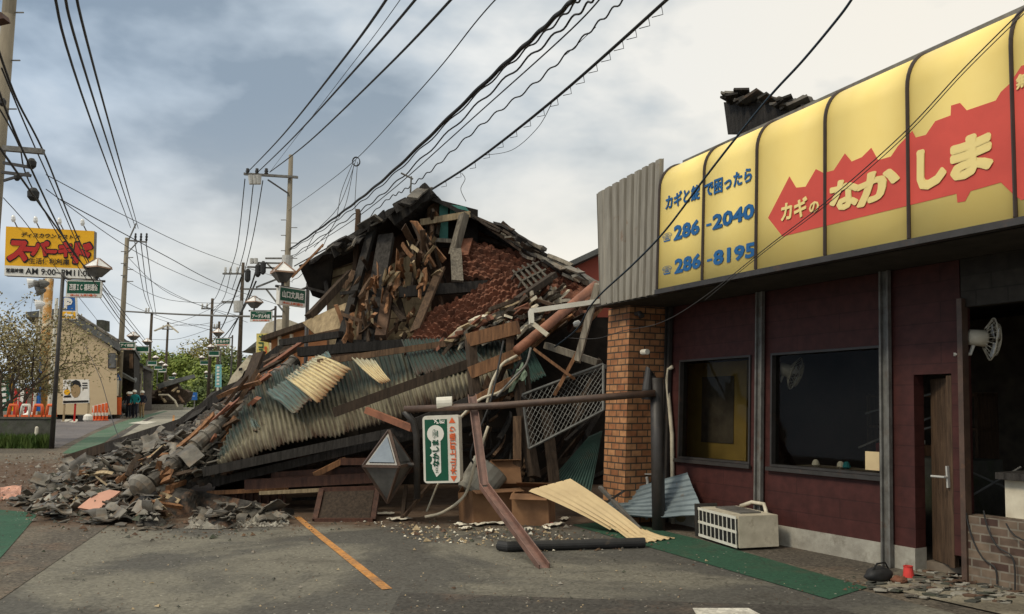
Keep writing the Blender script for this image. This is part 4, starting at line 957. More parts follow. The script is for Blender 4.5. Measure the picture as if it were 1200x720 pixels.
# ---------------- loose timbers, each a thing
NB = 0
def plank(a, b, w, h, m, label, group=None, name='broken_plank', roll=0., jag=.06, bow=0., cat='plank'):
    mb = MB(); mb.beam(at(*a), at(*b), w, h, roll, jag, 3, bow); return mb.build(name, m, None, label, cat, group)
LP = [
 ((453, 277, 16.2), (430, 412, 14.9), .30, .16, 'wood_char', 'thick charred beam leaning on the tan boarded wall', 'charred_beam'),
 ((437, 266, 16.3), (398, 408, 15.0), .15, .12, 'wood_char', 'thin dark rail left of the thick charred beam', 'charred_beam'),
 ((432, 322, 16.0), (420, 382, 15.3), .14, .05, 'wood_warm', 'orange board between the two charred beams', 'broken_plank'),
 ((420, 250, 16.4), (416, 320, 16.4), .17, .08, 'wood_mid', 'upright brown board under the left roof edge', 'broken_plank'),
 ((412, 319, 16.2), (362, 372, 15.6), .16, .14, 'wood_dark', 'dark strut slanting down left from the boarded wall', 'timber_strut'),
 ((376, 290, 16.0), (345, 322, 16.0), .04, .04, 'wood_warm', 'thin pale stick hanging off the left roof corner', 'stick'),
 ((398, 402, 14.9), (452, 403, 14.9), .12, .12, 'wood_char', 'short dark sill under the charred beams', 'timber_sill'),
 ((493, 261, 16.4), (552, 251, 16.3), .06, .13, 'wood_pale', 'pale sawn batten nailed across the attic opening', 'batten'),
 ((500, 281, 16.4), (548, 284, 16.4), .08, .08, 'wood_grey', 'grey rail across the foot of the attic opening', 'rail'),
 ((523, 238, 16.9), (526, 282, 16.9), .06, .05, 'wood_pale', 'thin pale stud beside the teal panel', 'stud'),
 ((544, 252, 16.2), (531, 300, 16.0), .15, .15, 'wood_grey', 'weathered post at the right of the attic opening', 'timber_post'),
 ((516, 316, 15.4), (487, 386, 14.6), .17, .05, 'wood_mid', 'long brown board slanting over the lower clay slope', 'broken_plank'),
 ((536, 327, 15.3), (534, 292, 15.9), .22, .05, 'wood_grey', 'wide grey board at the left end of the upper clay slope', 'broken_plank'),
 ((540, 300, 15.9), (546, 280, 16.3), .30, .05, 'clay', 'reddish clay covered board above the wide grey board', 'broken_plank'),
 ((390, 484, 12.15), (556, 424, 12.35), .10, .14, 'wood_dark', 'long dark beam lying across the corrugated roof', 'timber_beam'),
 ((372, 425, 13.4), (604, 391, 13.7), .07, .10, 'wood_mid', 'long thin rail along the top of the corrugated roof', 'rail'),
 ((549, 399, 12.3), (607, 384, 12.2), .10, .20, 'wood_warm', 'upper crossbar of the broken timber frame', 'timber_beam'),
 ((552, 437, 12.2), (608, 415, 12.1), .10, .18, 'wood_warm', 'lower crossbar of the broken timber frame', 'timber_beam'),
 ((551, 396, 12.35), (560, 500, 12.1), .13, .13, 'wood_dark', 'left upright of the broken timber frame', 'timber_post'),
 ((598, 386, 12.3), (597, 432, 12.3), .15, .12, 'wood_mid', 'right upright of the broken timber frame', 'timber_post'),
 ((430, 481, 12.0), (485, 503, 11.7), .09, .09, 'terracotta', 'orange rafter end poking out below the corrugated roof', 'rafter'),
 ((287, 568, 12.3), (440, 560, 12.3), .14, .14, 'wood_red', 'long reddish beam low in the dark opening', 'timber_beam'),
 ((305, 578, 12.2), (425, 572, 12.2), .05, .05, 'wood_pale', 'pale thin batten below the long reddish beam', 'batten'),
 ((320, 558, 12.6), (445, 550, 12.6), .12, .12, 'wood_red', 'upper reddish beam low in the dark opening', 'timber_beam'),
 ((372, 555, 12.4), (400, 541, 12.5), .10, .08, 'wood_warm', 'short slanted orange brown board in the dark opening', 'broken_plank'),
 ((399, 541, 12.5), (440, 541, 12.4), .10, .10, 'wood_red', 'reddish crosspiece left of the fallen street lamp', 'timber_beam'),
 ((506, 566, 11.7), (474, 604, 11.6), .16, .04, 'wood_mid', 'brown board leaning under the green sign box', 'broken_plank'),
 ((472, 606, 11.7), (476, 572, 11.7), .18, .05, 'wood_dark', 'short dark board standing behind the leaning lamp', 'broken_plank'),
 ((540, 612, 11.5), (515, 616, 11.3), .05, .03, 'wood_dark', 'thin dark stick on the ground below the sign box', 'stick'),
 ((606, 440, 12.2), (626, 560, 12.0), .16, .12, 'wood_dark', 'dark post leaning left of the wire fence', 'timber_post'),
 ((640, 480, 12.2), (650, 570, 12.0), .16, .05, 'wood_dark', 'dark board standing behind the wire fence', 'broken_plank'),
 ((606, 490, 12.0), (606, 575, 11.9), .12, .06, 'wood_mid', 'brown board standing above the open cardboard box', 'broken_plank'),
 ((553, 470, 12.0), (600, 445, 12.1), .10, .10, 'wood_warm', 'warm brown rafter behind the cables', 'rafter'),
 ((535, 492, 12.4), (592, 452, 12.2), .06, .05, 'wood_warm', 'thin orange batten behind the cables', 'batten'),
 ((578, 474, 12.3), (612, 452, 12.2), .10, .14, 'wood_warm', 'short warm beam end by the green cloth', 'timber_beam'),
 ((652, 459, 12.0), (678, 410, 12.0), .07, .05, 'wood_warm', 'yellowish stick leaning on the wire fence', 'stick'),
 ((624, 408, 12.0), (670, 442, 11.9), .06, .04, 'wood_warm', 'light brown stick slanting above the wire fence', 'stick'),
 ((701, 332, 11.9), (676, 425, 12.0), .09, .09, 'wood_grey', 'grey pole leaning beside the ribbed awning end', 'pole'),
 ((640, 405, 12.7), (700, 425, 12.3), .14, .10, 'wood_grey', 'grey beam behind the leaning grey pole', 'timber_beam'),
 ((606, 352, 13.6), (650, 322, 14.4), .12, .10, 'wood_dark', 'dark beam above the white gutter', 'timber_beam'),
 ((618, 352, 14.2), (590, 376, 13.5), .16, .14, 'wood_dark', 'short dark post in the slate heap', 'timber_post'),
 ((285, 460, 15.5), (304, 414, 15.7), .42, .06, 'wood_dark', 'wide dark board panel tipped against the ridge', 'board'),
 ((304, 452, 15.2), (324, 416, 15.4), .36, .06, 'wood_dark', 'second dark board panel behind the tiled ridge', 'board'),
 ((310, 428, 15.2), (346, 409, 15.6), .16, .12, 'wood_mid', 'brown timber end above the tiled ridge', 'timber_beam'),
 ((130, 585, 12.0), (188, 618, 11.35), .07, .06, 'wood_dark', 'dark stick sloping down to the road in front of the heap', 'stick'),
 ((124, 625, 11.2), (175, 622, 11.2), .03, .02, 'wood_mid', 'thin stick lying flat on the road', 'stick'),
 ((322, 606, 11.5), (321, 619, 11.4), .06, .03, 'wood_warm', 'short orange board end beside the stone heap', 'stick'),
 ((312, 622, 11.1), (340, 620, 11.1), .04, .03, 'wood_dark', 'small dark stick lying by the centre line', 'stick'),
 ((352, 397, 15.2), (404, 386, 15.2), .1, .06, 'wood_mid', 'brown strip along the top of the tan plank board', 'batten'),
 ((330, 402, 15.2), (400, 392, 15.0), .14, .12, 'wood_char', 'dark beam below the tan plank board', 'timber_beam'),
 ((398, 344, 15.5), (432, 341, 15.5), .06, .06, 'wood_char', 'dark rung across the charred beams', 'rail'),
 ((400, 368, 15.2), (438, 382, 15.0), .08, .06, 'wood_mid', 'splintered brown stick across the charred beams', 'stick'),
 ((362, 338, 16.4), (384, 344, 16.4), .06, .05, 'wood_char', 'short dark bracket under the left eave', 'bracket'),
 ((380, 316, 16.5), (384, 345, 16.5), .10, .08, 'wood_char', 'dark corner post under the left eave', 'timber_post'),
 ((626, 350, 13.6), (654, 360, 13.4), .34, .05, 'wood_mid', 'wide brown board end in the slat heap below the right roof edge', 'broken_plank'),
 ((446, 396, 14.8), (456, 340, 15.6), .20, .14, 'mud_wall', 'mud covered post right of the thick charred beam', 'timber_post'),
 ((458, 356, 15.4), (474, 376, 15.0), .10, .06, 'wood_dark', 'short dark beam end on the tan boards', 'timber_beam'),
]
for a, b, w, h, m, lab, nm in LP:
    plank(a, b, w, h, m, lab, None, nm, jag=.08 if 'broken' in nm or nm == 'stick' else .03, cat={'stick': 'stick', 'board': 'board'}.get(nm, nm.split('_')[-1]))
# tan plank board hanging at the left
mb = MB(); f = bilin(at(354, 378, 15.6), at(374, 396, 15.3), at(402, 384, 15.2), at(413, 352, 15.7))
mb.grid(lambda u, v: f(u, v) + V((0, -.06 * math.sin(3 * v), 0)), 10, 10, thick=.04); mb.build('plank_board', 'tan_board', None, 'wide tan plank board hanging loose at the left of the house', 'board')
# random splintered pieces in zones: (n, pixel box, Y range, image angle, spread, length px, width m, materials, label, group, name)
def along(x, y, ang, L):
    return (x - math.cos(ang) * L / 2, y + math.sin(ang) * L / 2), (x + math.cos(ang) * L / 2, y - math.sin(ang) * L / 2)
def tri_depth(x, y, pts):
    sw = sy = 0
    for px, py, Y in pts:
        w = 1 / ((px - x) ** 2 + (py - y) ** 2 + 40) ** 1.5; sw += w; sy += w * Y
    return sy / sw
random.seed(21)
ZONES = [
 (70, [(60, 600), (110, 560), (90, 548), (190, 520), (215, 560), (190, 612), (110, 612)], [(60, 605, 11.9), (190, 612, 11.5), (110, 560, 13.1), (100, 548, 15.5), (200, 525, 13.2), (190, 560, 12.2)], 20, 40, (14, 46), (.02, .06), ['wood_mid', 'wood_dark', 'wood_warm', 'wood_pale', 'wood_dark'], 'thin brown stick among the tiles of the street heap', 'sticks among the tiles', 'splintered_stick'),
 (105, [(500, 412), (560, 372), (610, 345), (648, 330), (665, 350), (620, 385), (560, 402)], [(500, 410, 13.7), (660, 335, 14.7), (610, 385, 13.4), (560, 400, 13.5)], 32, 18, (8, 32), (.03, .15), ['wood_grey', 'wood_grey', 'wood_pale', 'plaster', 'wood_dark', 'clay'], 'weathered grey slat in the heap below the clay slope', 'slats heaped on the clay slope', 'grey_splinter'),
 (26, [(612, 396), (660, 356), (690, 350), (695, 372), (652, 388)], [(640, 370, 13.5), (690, 350, 13.8)], 38, 22, (16, 46), (.04, .11), ['wood_dark', 'wood_mid', 'wood_red', 'wood_warm'], 'dark splintered batten above the white gutter', 'battens above the gutter', 'loose_batten'),
 (20, [(474, 310), (482, 284), (505, 278), (520, 300), (514, 330), (482, 345), (462, 395), (455, 395)], [(460, 350, 15.6), (500, 320, 15.6), (480, 390, 14.7)], 104, 24, (18, 62), (.04, .15), ['wood_dark', 'wood_mid', 'wood_dark', 'wood_warm', 'wood_dark', 'mud_wall'], 'splintered board standing in the middle of the house', 'boards in the middle of the house', 'broken_board'),
 (30, [(215, 520), (262, 470), (330, 412), (345, 418), (300, 480), (262, 530)], [(215, 520, 13.1), (340, 415, 14.7), (262, 500, 13.2)], 42, 14, (18, 56), (.03, .07), ['wood_warm', 'wood_mid', 'wood_dark', 'terracotta'], 'orange brown stick along the fallen tiled ridge', 'sticks along the tiled ridge', 'splintered_stick'),
 (26, [(545, 470), (600, 440), (628, 470), (628, 560), (590, 560), (560, 500)], [(560, 480, 12.3), (620, 500, 12.4)], 70, 40, (24, 70), (.03, .10), ['wood_dark', 'wood_char', 'wood_mid'], 'dark stick tangled left of the wire fence', 'sticks left of the fence', 'splintered_stick'),
 (7, [(499, 256), (514, 258), (514, 266), (499, 266)], [(520, 260, 16.55)], 86, 8, (26, 40), (.04, .08), ['wood_mid', 'wood_dark', 'wood_warm'], 'broken wall stud in the attic opening', 'studs in the attic opening', 'wall_timber'),
 (30, [(552, 246), (600, 270), (650, 300), (700, 330), (700, 340), (640, 312), (590, 285)], [(560, 255, 16.0), (700, 335, 15.4)], -28, 7, (14, 50), (.05, .14), ['wood_grey', 'wood_char', 'wood_dark', 'tile'], 'loose board along the broken right roof edge', 'boards along the right roof edge', 'broken_board'),
 (22, [(365, 304), (420, 268), (470, 240), (495, 218), (498, 224), (430, 275), (372, 312)], [(365, 304, 16.1), (495, 220, 16.1)], 33, 6, (14, 30), (.10, .24), ['wood_char', 'tile', 'wood_char'], 'loose tile strip along the left roof edge', 'strips along the left roof edge', 'roof_strip'),
 (70, [(420, 400), (430, 330), (482, 284), (515, 282), (512, 330), (475, 402)], [(420, 400, 14.8), (482, 290, 15.5), (470, 350, 15.2), (510, 330, 15.2)], 80, 45, (7, 26), (.02, .06), ['wood_warm', 'wood_mid', 'wood_pale', 'wood_warm', 'wood_dark'], 'short splinter of raw wood in the broken middle of the house', 'raw splinters in the middle of the house', 'wood_splinter'),
 (16, [(395, 330), (440, 300), (445, 400), (400, 405)], [(420, 350, 15.6), (420, 400, 14.9)], 70, 50, (14, 36), (.04, .09), ['wood_mid', 'wood_warm', 'wood_dark'], 'splinter of wood stuck between the charred beams', 'splinters between the charred beams', 'wood_splinter'),
 (18, [(262, 560), (420, 520), (560, 470), (570, 560), (440, 600), (340, 600), (250, 595)], [(300, 570, 13.2), (500, 540, 13.1)], 8, 14, (40, 110), (.05, .14), ['wood_char', 'wood_dark', 'wood_red'], 'dark beam lying deep in the opening under the eave', 'beams under the eave', 'timber_beam'),
 (14, [(630, 440), (690, 420), (700, 560), (650, 560)], [(660, 500, 13.4)], 40, 40, (40, 90), (.05, .12), ['wood_char', 'wood_dark'], 'dark beam behind the wire fence', 'beams behind the wire fence', 'timber_beam'),
]
def inpoly(x, y, P):
    c = False; j = len(P) - 1
    for i in range(len(P)):
        if (P[i][1] > y) != (P[j][1] > y) and x < (P[j][0] - P[i][0]) * (y - P[i][1]) / (P[j][1] - P[i][1]) + P[i][0]: c = not c
        j = i
    return c
def sample(P):
    x0, x1, y0, y1 = min(p[0] for p in P), max(p[0] for p in P), min(p[1] for p in P), max(p[1] for p in P)
    while True:
        x, y = random.uniform(x0, x1), random.uniform(y0, y1)
        if inpoly(x, y, P): return x, y
for n, P_, dp, ang, spr, Lr, wr, ms, lab, grp, nm in ZONES:
    for i in range(n):
        x, y = sample(P_); a = math.radians(ang + random.gauss(0, spr * .6)); Lx = random.uniform(*Lr)
        (xa, ya), (xb, yb) = along(x, y, a, Lx); Yc = tri_depth(x, y, dp); dy = random.uniform(-.35, .35)
        w = random.uniform(*wr); m_ = random.choice(ms)
        plank((xa, ya, Yc - dy + .05), (xb, yb, Yc + dy), w, random.uniform(.02, .05) + (.03 if w < .08 else 0), m_, lab, grp, nm, roll=random.uniform(-1.2, 1.2), jag=.09, bow=random.uniform(-.04, .04), cat='stick' if 'stick' in nm or 'splinter' in nm else 'plank')
lat = empty('lattice_panel', at(622, 324, 14.6), 'grey lattice of wide boards lying on the brown clay slope', 'lattice')
fl_ = bilin(at(600, 322, 14.6), at(618, 345, 14.1), at(648, 330, 14.3), at(628, 309, 14.9))
for v in (.08, .5, .92): mb = MB(); mb.beam(fl_(v, 0), fl_(v, 1), .22, .03, .5); mb.build('rail', 'wood_slate', lat)
for u in (.1, .3, .5, .7, .9): mb = MB(); mb.beam(fl_(0, u) + V((0, -.03, .03)), fl_(1, u) + V((0, -.03, .03)), .10, .03, .5, .03); mb.build('slat', 'wood_slate', lat)
# ---------------- pipes, gutters, cables of the wreck
def pipe(name, m, pts, r, label, cat='pipe', n=10, smooth=True, group=None):
    mb = MB(); mb.tube([at(*p) for p in pts], r, n); return mb.build(name, m, None, label, cat, group, smooth=smooth)
pipe('downpipe', 'terracotta', [(606, 411, 12.0), (640, 383, 12.6), (698, 334, 13.6)], .075, 'thick terracotta downpipe slanting through the wreck')
gt = empty('white_gutter', at(625, 370, 12), 'white gutter bracket sticking out from behind the awning', 'gutter')
mb = MB(); mb.beam(at(621, 365, 11.9), at(712, 352, 11.9), .09, .07); mb.build('gutter_channel', 'white_paint', gt)
mb = MB(); mb.beam(at(622, 364, 11.9), at(623, 380, 11.85), .06, .10); mb.build('gutter_end', 'white_paint', gt)
mb = MB(); mb.beam(at(623, 378, 11.85), at(642, 393, 11.75), .05, .06); mb.build('bracket_arm', 'cream_pipe', gt)
gu = empty('pink_gutter', onground(636, 668), 'bent pinkish steel channel standing on the road', 'steel channel')
for a, b in (((553, 462, 11.2), (567, 566, 10.4)), ((567, 566, 10.4), (638, 668, None))):
    p, q = at(*a), (at(*b) if b[2] else onground(638, 668, .05))
    d = (q - p).normalized(); sd_ = V((1, 0, 0)) - d * d.x; sd_.normalize(); bk = sd_.cross(d)
    if bk.y < 0: bk = -bk
    w = .058; mb = MB(); pr = [(-w, 0), (-w + .012, 0), (-w + .012, .055), (w - .012, .055), (w - .012, 0), (w, 0), (w, .07), (-w, .07)]
    n0 = len(pr); vs = [p + sd_ * x + bk * (y) for x, y in pr] + [q + sd_ * x + bk * (y) for x, y in pr]
    fs = [[k, (k + 1) % n0, n0 + (k + 1) % n0, n0 + k] for k in range(n0)] + [list(range(n0))[::-1], list(range(n0, 2 * n0))]
    mb.add(vs, fs); mb.build('channel', 'pink_steel', gu)
for k, (pts, m) in enumerate(([(505, 520, 11.9), (560, 480, 12), (585, 462, 12.0), (600, 440, 12.1), (612, 425, 12.1), (625, 424, 12.2)], 'cream_pipe'), ) if False else []: pass
CB = [([(530, 500, 12.0), (560, 470, 11.9), (585, 460, 11.9), (600, 448, 12), (614, 430, 12.1)], .022, 'cream_pipe', 'cream hose curling up beside the timber frame'),
      ([(570, 478, 11.9), (576, 450, 11.9), (588, 428, 12.0), (600, 420, 12.0), (608, 416, 12.1)], .022, 'cream_pipe', 'cream hose looping over the timber frame'),
      ([(582, 465, 11.8), (600, 445, 11.9), (616, 428, 11.9), (622, 408, 12)], .018, 'steel_grey', 'grey cable rising to the end of the downpipe'),
      ([(498, 606, 11.3), (520, 600, 11.3), (545, 580, 11.3), (556, 545, 11.3), (565, 520, 11.4), (572, 500, 11.5)], .02, 'cream_pipe', 'cream cable drooping below the green sign box'),
      ([(500, 600, 11.5), (512, 570, 11.5), (518, 560, 11.5)], .014, 'cream_pipe', 'thin cream cable behind the green sign box'),
      ([(590, 400, 12.0), (575, 470, 11.6), (552, 530, 11.5), (560, 548, 11.5)], .016, 'rubber', 'dark cable hanging past the pink channel')]
for pts, r, m, lab in CB:
    P4 = [at(*p) for p in pts]; sm = []
    for i in range(len(P4) - 1):
        p0, p1, p2, p3 = P4[max(i - 1, 0)], P4[i], P4[i + 1], P4[min(i + 2, len(P4) - 1)]
        for k in range(6):
            t = k / 6; sm.append(.5 * ((2 * p1) + (p2 - p0) * t + (2 * p0 - 5 * p1 + 4 * p2 - p3) * t * t + (3 * p1 - p0 - 3 * p2 + p3) * t ** 3))
    sm.append(P4[-1]); mb = MB(); mb.tube(sm, r, 8); mb.build('loose_cable', m, None, lab, 'cable', smooth=True)
# pale cloth scraps
mb = MB(); f = bilin(at(596, 460, 12), at(618, 440, 12.05), at(612, 425, 12.1), at(604, 436, 12.1)); mb.grid(lambda u, v: f(u, v) + V((0, .12 * nz((u * 3, v * 3, 1)), .1 * nz((u * 3, v * 3, 4)))), 10, 10, thick=.01); mb.build('green_cloth', mat('pale_green', (.25, .33, .24), .9), None, 'pale green plastic sheet crumpled at the end of the timber frame', 'sheet')
# wire fence panel
fe = empty('fence_panel', at(660, 500, 12.0), 'tilted chain link fence panel against the brick pillar', 'fence')
fa, fb, fc, fd = at(620, 526, 11.9), at(707, 481, 11.9), at(707, 427, 12.1), at(612, 463, 12.1); ff = bilin(fa, fb, fc, fd)
for nm, a, b in (('bottom_rail', fa, fb), ('top_rail', fd, fc), ('side_rail', fa, fd), ('side_rail', fb, fc)):
    mb = MB(); mb.tube([a, b], .022, 8); mb.build(nm, 'fence_wire', fe)
mb = MB(); n = 15
for k in range(-8, n):
    for sgn in (1, -1):
        pts = []
        for j in range(9):
            v = j / 8; u = (k + v * 8) / n if sgn > 0 else (k + 8 - v * 8) / n
            if 0 <= u <= 1: pts.append(ff(u, v))
        if len(pts) > 1: mb.tube(pts, .004, 4, cap=False)
mb.build('chain_link', 'fence_wire', fe)
# fallen street lamp
fl = empty('fallen_street_lamp', G(772, 620), 'fallen brown street lamp post bent over at its foot', 'street lamp')
sb = G(772, 622)
mb = MB(); tp = sb + V((.02, 0.05, 1.95)); mb.tube([sb, sb.lerp(tp, .5), tp], .085, 14); mb.build('post_stub', 'steel_dark', fl, smooth=True)
mb = MB(); mb.tube([tp + V((-.03, 0, -.05)), tp + V((-.10, 0, .12)), tp + V((-.13, -.03, -.15)), tp + V((-.14, -.03, -.28))], [.06, .05, .07, .07], 12); mb.build('torn_joint', 'steel_dark', fl)
p0, p1 = at(768, 461, sb.y - .06), at(474, 480, 11.15)
mb = MB(); mb.tube([p0, p0.lerp(p1, .3) - V((0, 0, .015)), p0.lerp(p1, .6) - V((0, 0, .03)), p1], .046, 12); mb.build('pole', 'steel_brown', fl, smooth=True)
mb = MB(); a = at(512, 473, 11.1); b = at(530, 472, 11.1); mb.tube([a, b], .085, 14); mb.build('joint_box', 'white_paint', fl)
q = at(488, 480, 11.15)
mb = MB(); mb.tube([at(474, 482, 11.15), at(484, 494, 11.18), at(488, 510, 11.2), at(489, 585, 11.2)], .045, 10); mb.build('arm', 'steel_dark', fl, smooth=True)
mb = MB(); mb.tube([at(489, 545, 11.2), at(474, 545, 11.2)], .03, 8); mb.build('lamp_stem', 'steel_dark', fl)
def lantern(parent, c, hw, hu, hd, pre='', rot=.3):
    """eight sided lantern: a glazed pyramid on an inverted one"""
    q = [c + V((hw * math.cos(rot + k * math.pi / 2), hw * math.sin(rot + k * math.pi / 2), 0)) for k in range(4)]
    t = c + V((0, 0, hu)); b = c - V((0, 0, hd))
    mb = MB(); mb.add(q + [t, b], [[0, 1, 4], [1, 2, 4], [2, 3, 4], [3, 0, 4], [1, 0, 5], [2, 1, 5], [3, 2, 5], [0, 3, 5]]); h = mb.build('lantern', 'lamp_glass_dark', parent)
    mb = MB()
    for k in range(4):
        mb.beam(q[k], q[(k + 1) % 4], .035, .035); mb.beam(q[k], t, .032, .032); mb.beam(q[k], b, .032, .032)
    mb.build('lantern_frame', 'steel_brown', h)
    for k in range(4):
        a, d, e = q[k], q[(k + 1) % 4], t; g = (a + d + e) / 3; nn = (d - a).cross(e - a).normalized()
        if nn.dot(g - c) < 0: nn = -nn
        mb = MB(); tr = [g + (x - g) * .72 + nn * .012 for x in (a, d, e)]; mb.prism(tr, nn * .006); mb.build('lantern_pane', 'lamp_glass_blue' if k % 2 == 0 else 'lamp_glass_dark', h)
    return h
lantern(fl, at(455, 545, 11.2), .36, .46, .50, rot=.55)
# its sign box, hanging on its side
sbx = empty('shop_sign_box', at(518, 560, 11.0), 'white and green sign box hanging sideways from the fallen lamp post', 'sign')
u_ = (at(518, 488, 11.0) - at(520, 563, 11.0)); Lx = u_.length; u_.normalize(); w_ = V((-1, .18, 0)); w_ = (w_ - u_ * w_.dot(u_)).normalized(); nn = u_.cross(w_).normalized()
if nn.y > 0: nn = -nn
cc = at(519, 526, 11.0); bx = lambda x, y, z=0: cc + u_ * x + w_ * y + nn * z
hx, hy = Lx / 2 + .02, .245
mb = MB(); rr = .05
ol = []
for cx_, cy_, a0 in ((hx - rr, hy - rr, 0), (-hx + rr, hy - rr, 90), (-hx + rr, -hy + rr, 180), (hx - rr, -hy + rr, 270)):
    for k in range(5): t = math.radians(a0 + 22.5 * k); ol.append((cx_ + rr * math.cos(t), cy_ + rr * math.sin(t)))
mb.prism([bx(x, y, -.09) for x, y in ol], nn * .18); mb.build('sign_case', 'white_paint', sbx)
bf = lambda off: (lambda x, y: bx(x, y, .09 + off))
mb = MB(); mb.add([bx(x, y, .093) for x, y in ((-hx + .03, -.09), (hx - .05, -.09), (hx - .05, hy - .03), (-hx + .03, hy - .03))], [[0, 1, 2, 3]]); mb.build('green_face', 'sign_green', sbx)
mb = MB(); F = bf(.006)
ring = [(.20 + .115 * math.cos(k * .314), .07 + .115 * math.sin(k * .314)) for k in range(20)]
mb.add([F(x, y) for x, y in ring], [list(range(20))]); 
body = [(.10, .13), (.04, .13), (.02, .15), (-.01, .125), (-.05, .125), (-.08, .155), (-.10, .125), (-.15, .125), (-.18, .15), (-.20, .125), (-.25, .125), (-.36, .07), (-.30, .005), (.10, .005)]
mb.add([F(x, y) for x, y in body], [list(range(len(body)))]); mb.build('white_key', 'sign_white', sbx)
mb = MB(); letters(mb, 'なかしま', bf(.010), -.22, .12, .03, .115, .05); letters(mb, '☎', bf(.010), .14, .26, .03, .11, .0); letters(mb, 'カギの', bf(.010), -.31, -.235, .04, .085, .02); mb.build('lettering', 'sign_green', sbx)
mb = MB(); letters(mb, '〆', bf(.008), .33, .40, .02, .10, .02); letters(mb, '鍵', bf(.008), .33, .40, -.06, .015, .02); mb.build('lettering', 'sign_white', sbx)
mb = MB(); letters(mb, '木山上町通り', bf(.006), -.33, .29, -.20, -.12, .03)
mb.build('lettering', 'orange_red', sbx)
for x, s_ in ((-.385, -1), (.37, 1)): mb = MB(); mb.add([F(x - .035 * s_, -.205), F(x - .035 * s_, -.115), F(x + .04 * s_, -.16)], [[0, 1, 2]]); mb.build('arrow_mark', 'orange_red', sbx)
# cardboard boxes
def carton(name, c, sx, sy, sz, rz, tilt, label, openlid=True):
    e = empty(name, c, label, 'box'); R = Matrix.Rotation(rz, 3, 'Z') @ Matrix.Rotation(tilt, 3, 'X'); c = V(c)
    Q = lambda x, y, z: c + R @ V((x * sx / 2, y * sy / 2, z * sz))
    mb = MB(); o = len(mb.v); t = .93
    vs = [Q(-1, -1, 0), Q(1, -1, 0), Q(1, 1, 0), Q(-1, 1, 0), Q(-1, -1, 1), Q(1, -1, 1), Q(1, 1, 1), Q(-1, 1, 1), Q(-t, -t, 1), Q(t, -t, 1), Q(t, t, 1), Q(-t, t, 1), Q(-t, -t, .1), Q(t, -t, .1), Q(t, t, .1), Q(-t, t, .1)]
    mb.add(vs, [[3, 2, 1, 0], [0, 1, 5, 4], [1, 2, 6, 5], [2, 3, 7, 6], [3, 0, 4, 7], [4, 5, 9, 8], [5, 6, 10, 9], [6, 7, 11, 10], [7, 4, 8, 11], [8, 9, 13, 12], [9, 10, 14, 13], [10, 11, 15, 14], [11, 8, 12, 15], [12, 13, 14, 15]])
    mb.build('box_body', 'cardboard', e)
    for (a, b, d) in ((Q(-1, -1, 1), Q(1, -1, 1), R @ V((0, -.25 * sy, -.12 * sz))), (Q(-1, 1, 1), Q(1, 1, 1), R @ V((0, -.42 * sy, .22 * sz)))):
        mb = MB(); mb.prism([a, b, b + d, a + d], V((0, 0, .006))); mb.build('flap', 'cardboard', e)
    return e
carton('cardboard_box', onground(575, 612, .0), .72, .5, .42, .45, -.15, 'large open cardboard box with papers below the pink channel')
carton('cardboard_box', onground(626, 614, .0), .5, .45, .44, -.25, .1, 'cardboard box under the beige metal sheet')
carton('cardboard_box', at(592, 573, 11.9), .42, .36, .36, .2, -.5, 'cardboard box tipped towards the road behind the large one')
mb = MB(); c = at(552, 580, 11.6); R = Matrix.Rotation(.5, 3, 'Z') @ Matrix.Rotation(.7, 3, 'Y'); mb.lathe(c, [(.22, 0), (.25, .05), (.28, .45), (.29, .46), (.26, .46), (.24, .06)], 18, R @ V((0, 0, 1))); mb.build('plastic_bin', 'concrete', None, 'grey plastic bin lying behind the cardboard boxes', 'bin')
for i, (x, y, sx, sy, lab) in enumerate(((468, 611, .30, .2, ''), (452, 605, .24, .12, ''), (562, 617, .3, .16, ''), (580, 616, .28, .13, ''), (545, 622, .18, .1, ''), (602, 619, .22, .12, ''), (650, 618, .3, .12, ''), (662, 611, .2, .1, ''), (540, 618, .16, .12, ''), (575, 625, .15, .08, ''), (640, 622, .2, .06, ''), (620, 623, .12, .08, ''))):
    p = onground(x, y, .01); a = random.uniform(0, 3); R = Matrix.Rotation(a, 3, 'Z'); mb = MB()
    mb.grid(lambda u, v: p + R @ V(((u - .5) * sx, (v - .5) * sy, .03 + .03 * nz((u * 3, v * 3, i)))), 5, 4, thick=.004); mb.build('paper_scrap', 'paper', None, 'white paper scrap lying by the cardboard boxes', 'paper', 'paper scraps by the cardboard boxes')
mb = MB(); p = onground(640, 616, .02); mb.beam(p + V((-.2, .05, .08)), p + V((.12, -.03, .0)), .09, .01); mb.build('red_card', 'red_vinyl', None, 'red card strip lying beside the cardboard box', 'card')
# brown door panel lying in front
dp = empty('door_panel', onground(405, 612), 'brown framed door panel leaning at the front of the wreck', 'door panel')
a, b, c, d = onground(369, 612, .02), onground(437, 612, .02), at(443, 572, 12.0), at(377, 574, 12.0); f = bilin(a, b, c, d)
mb = MB(); mb.prism([f(.06, .05), f(.94, .05), f(.94, .95), f(.06, .95)], V((0, .03, 0))); mb.build('panel', 'wood_dark', dp)
for p, q in ((a, b), (b, c), (c, d), (d, a)):
    mb = MB(); mb.beam(p, q, .07, .06); mb.build('frame_rail', 'wood_red', dp)
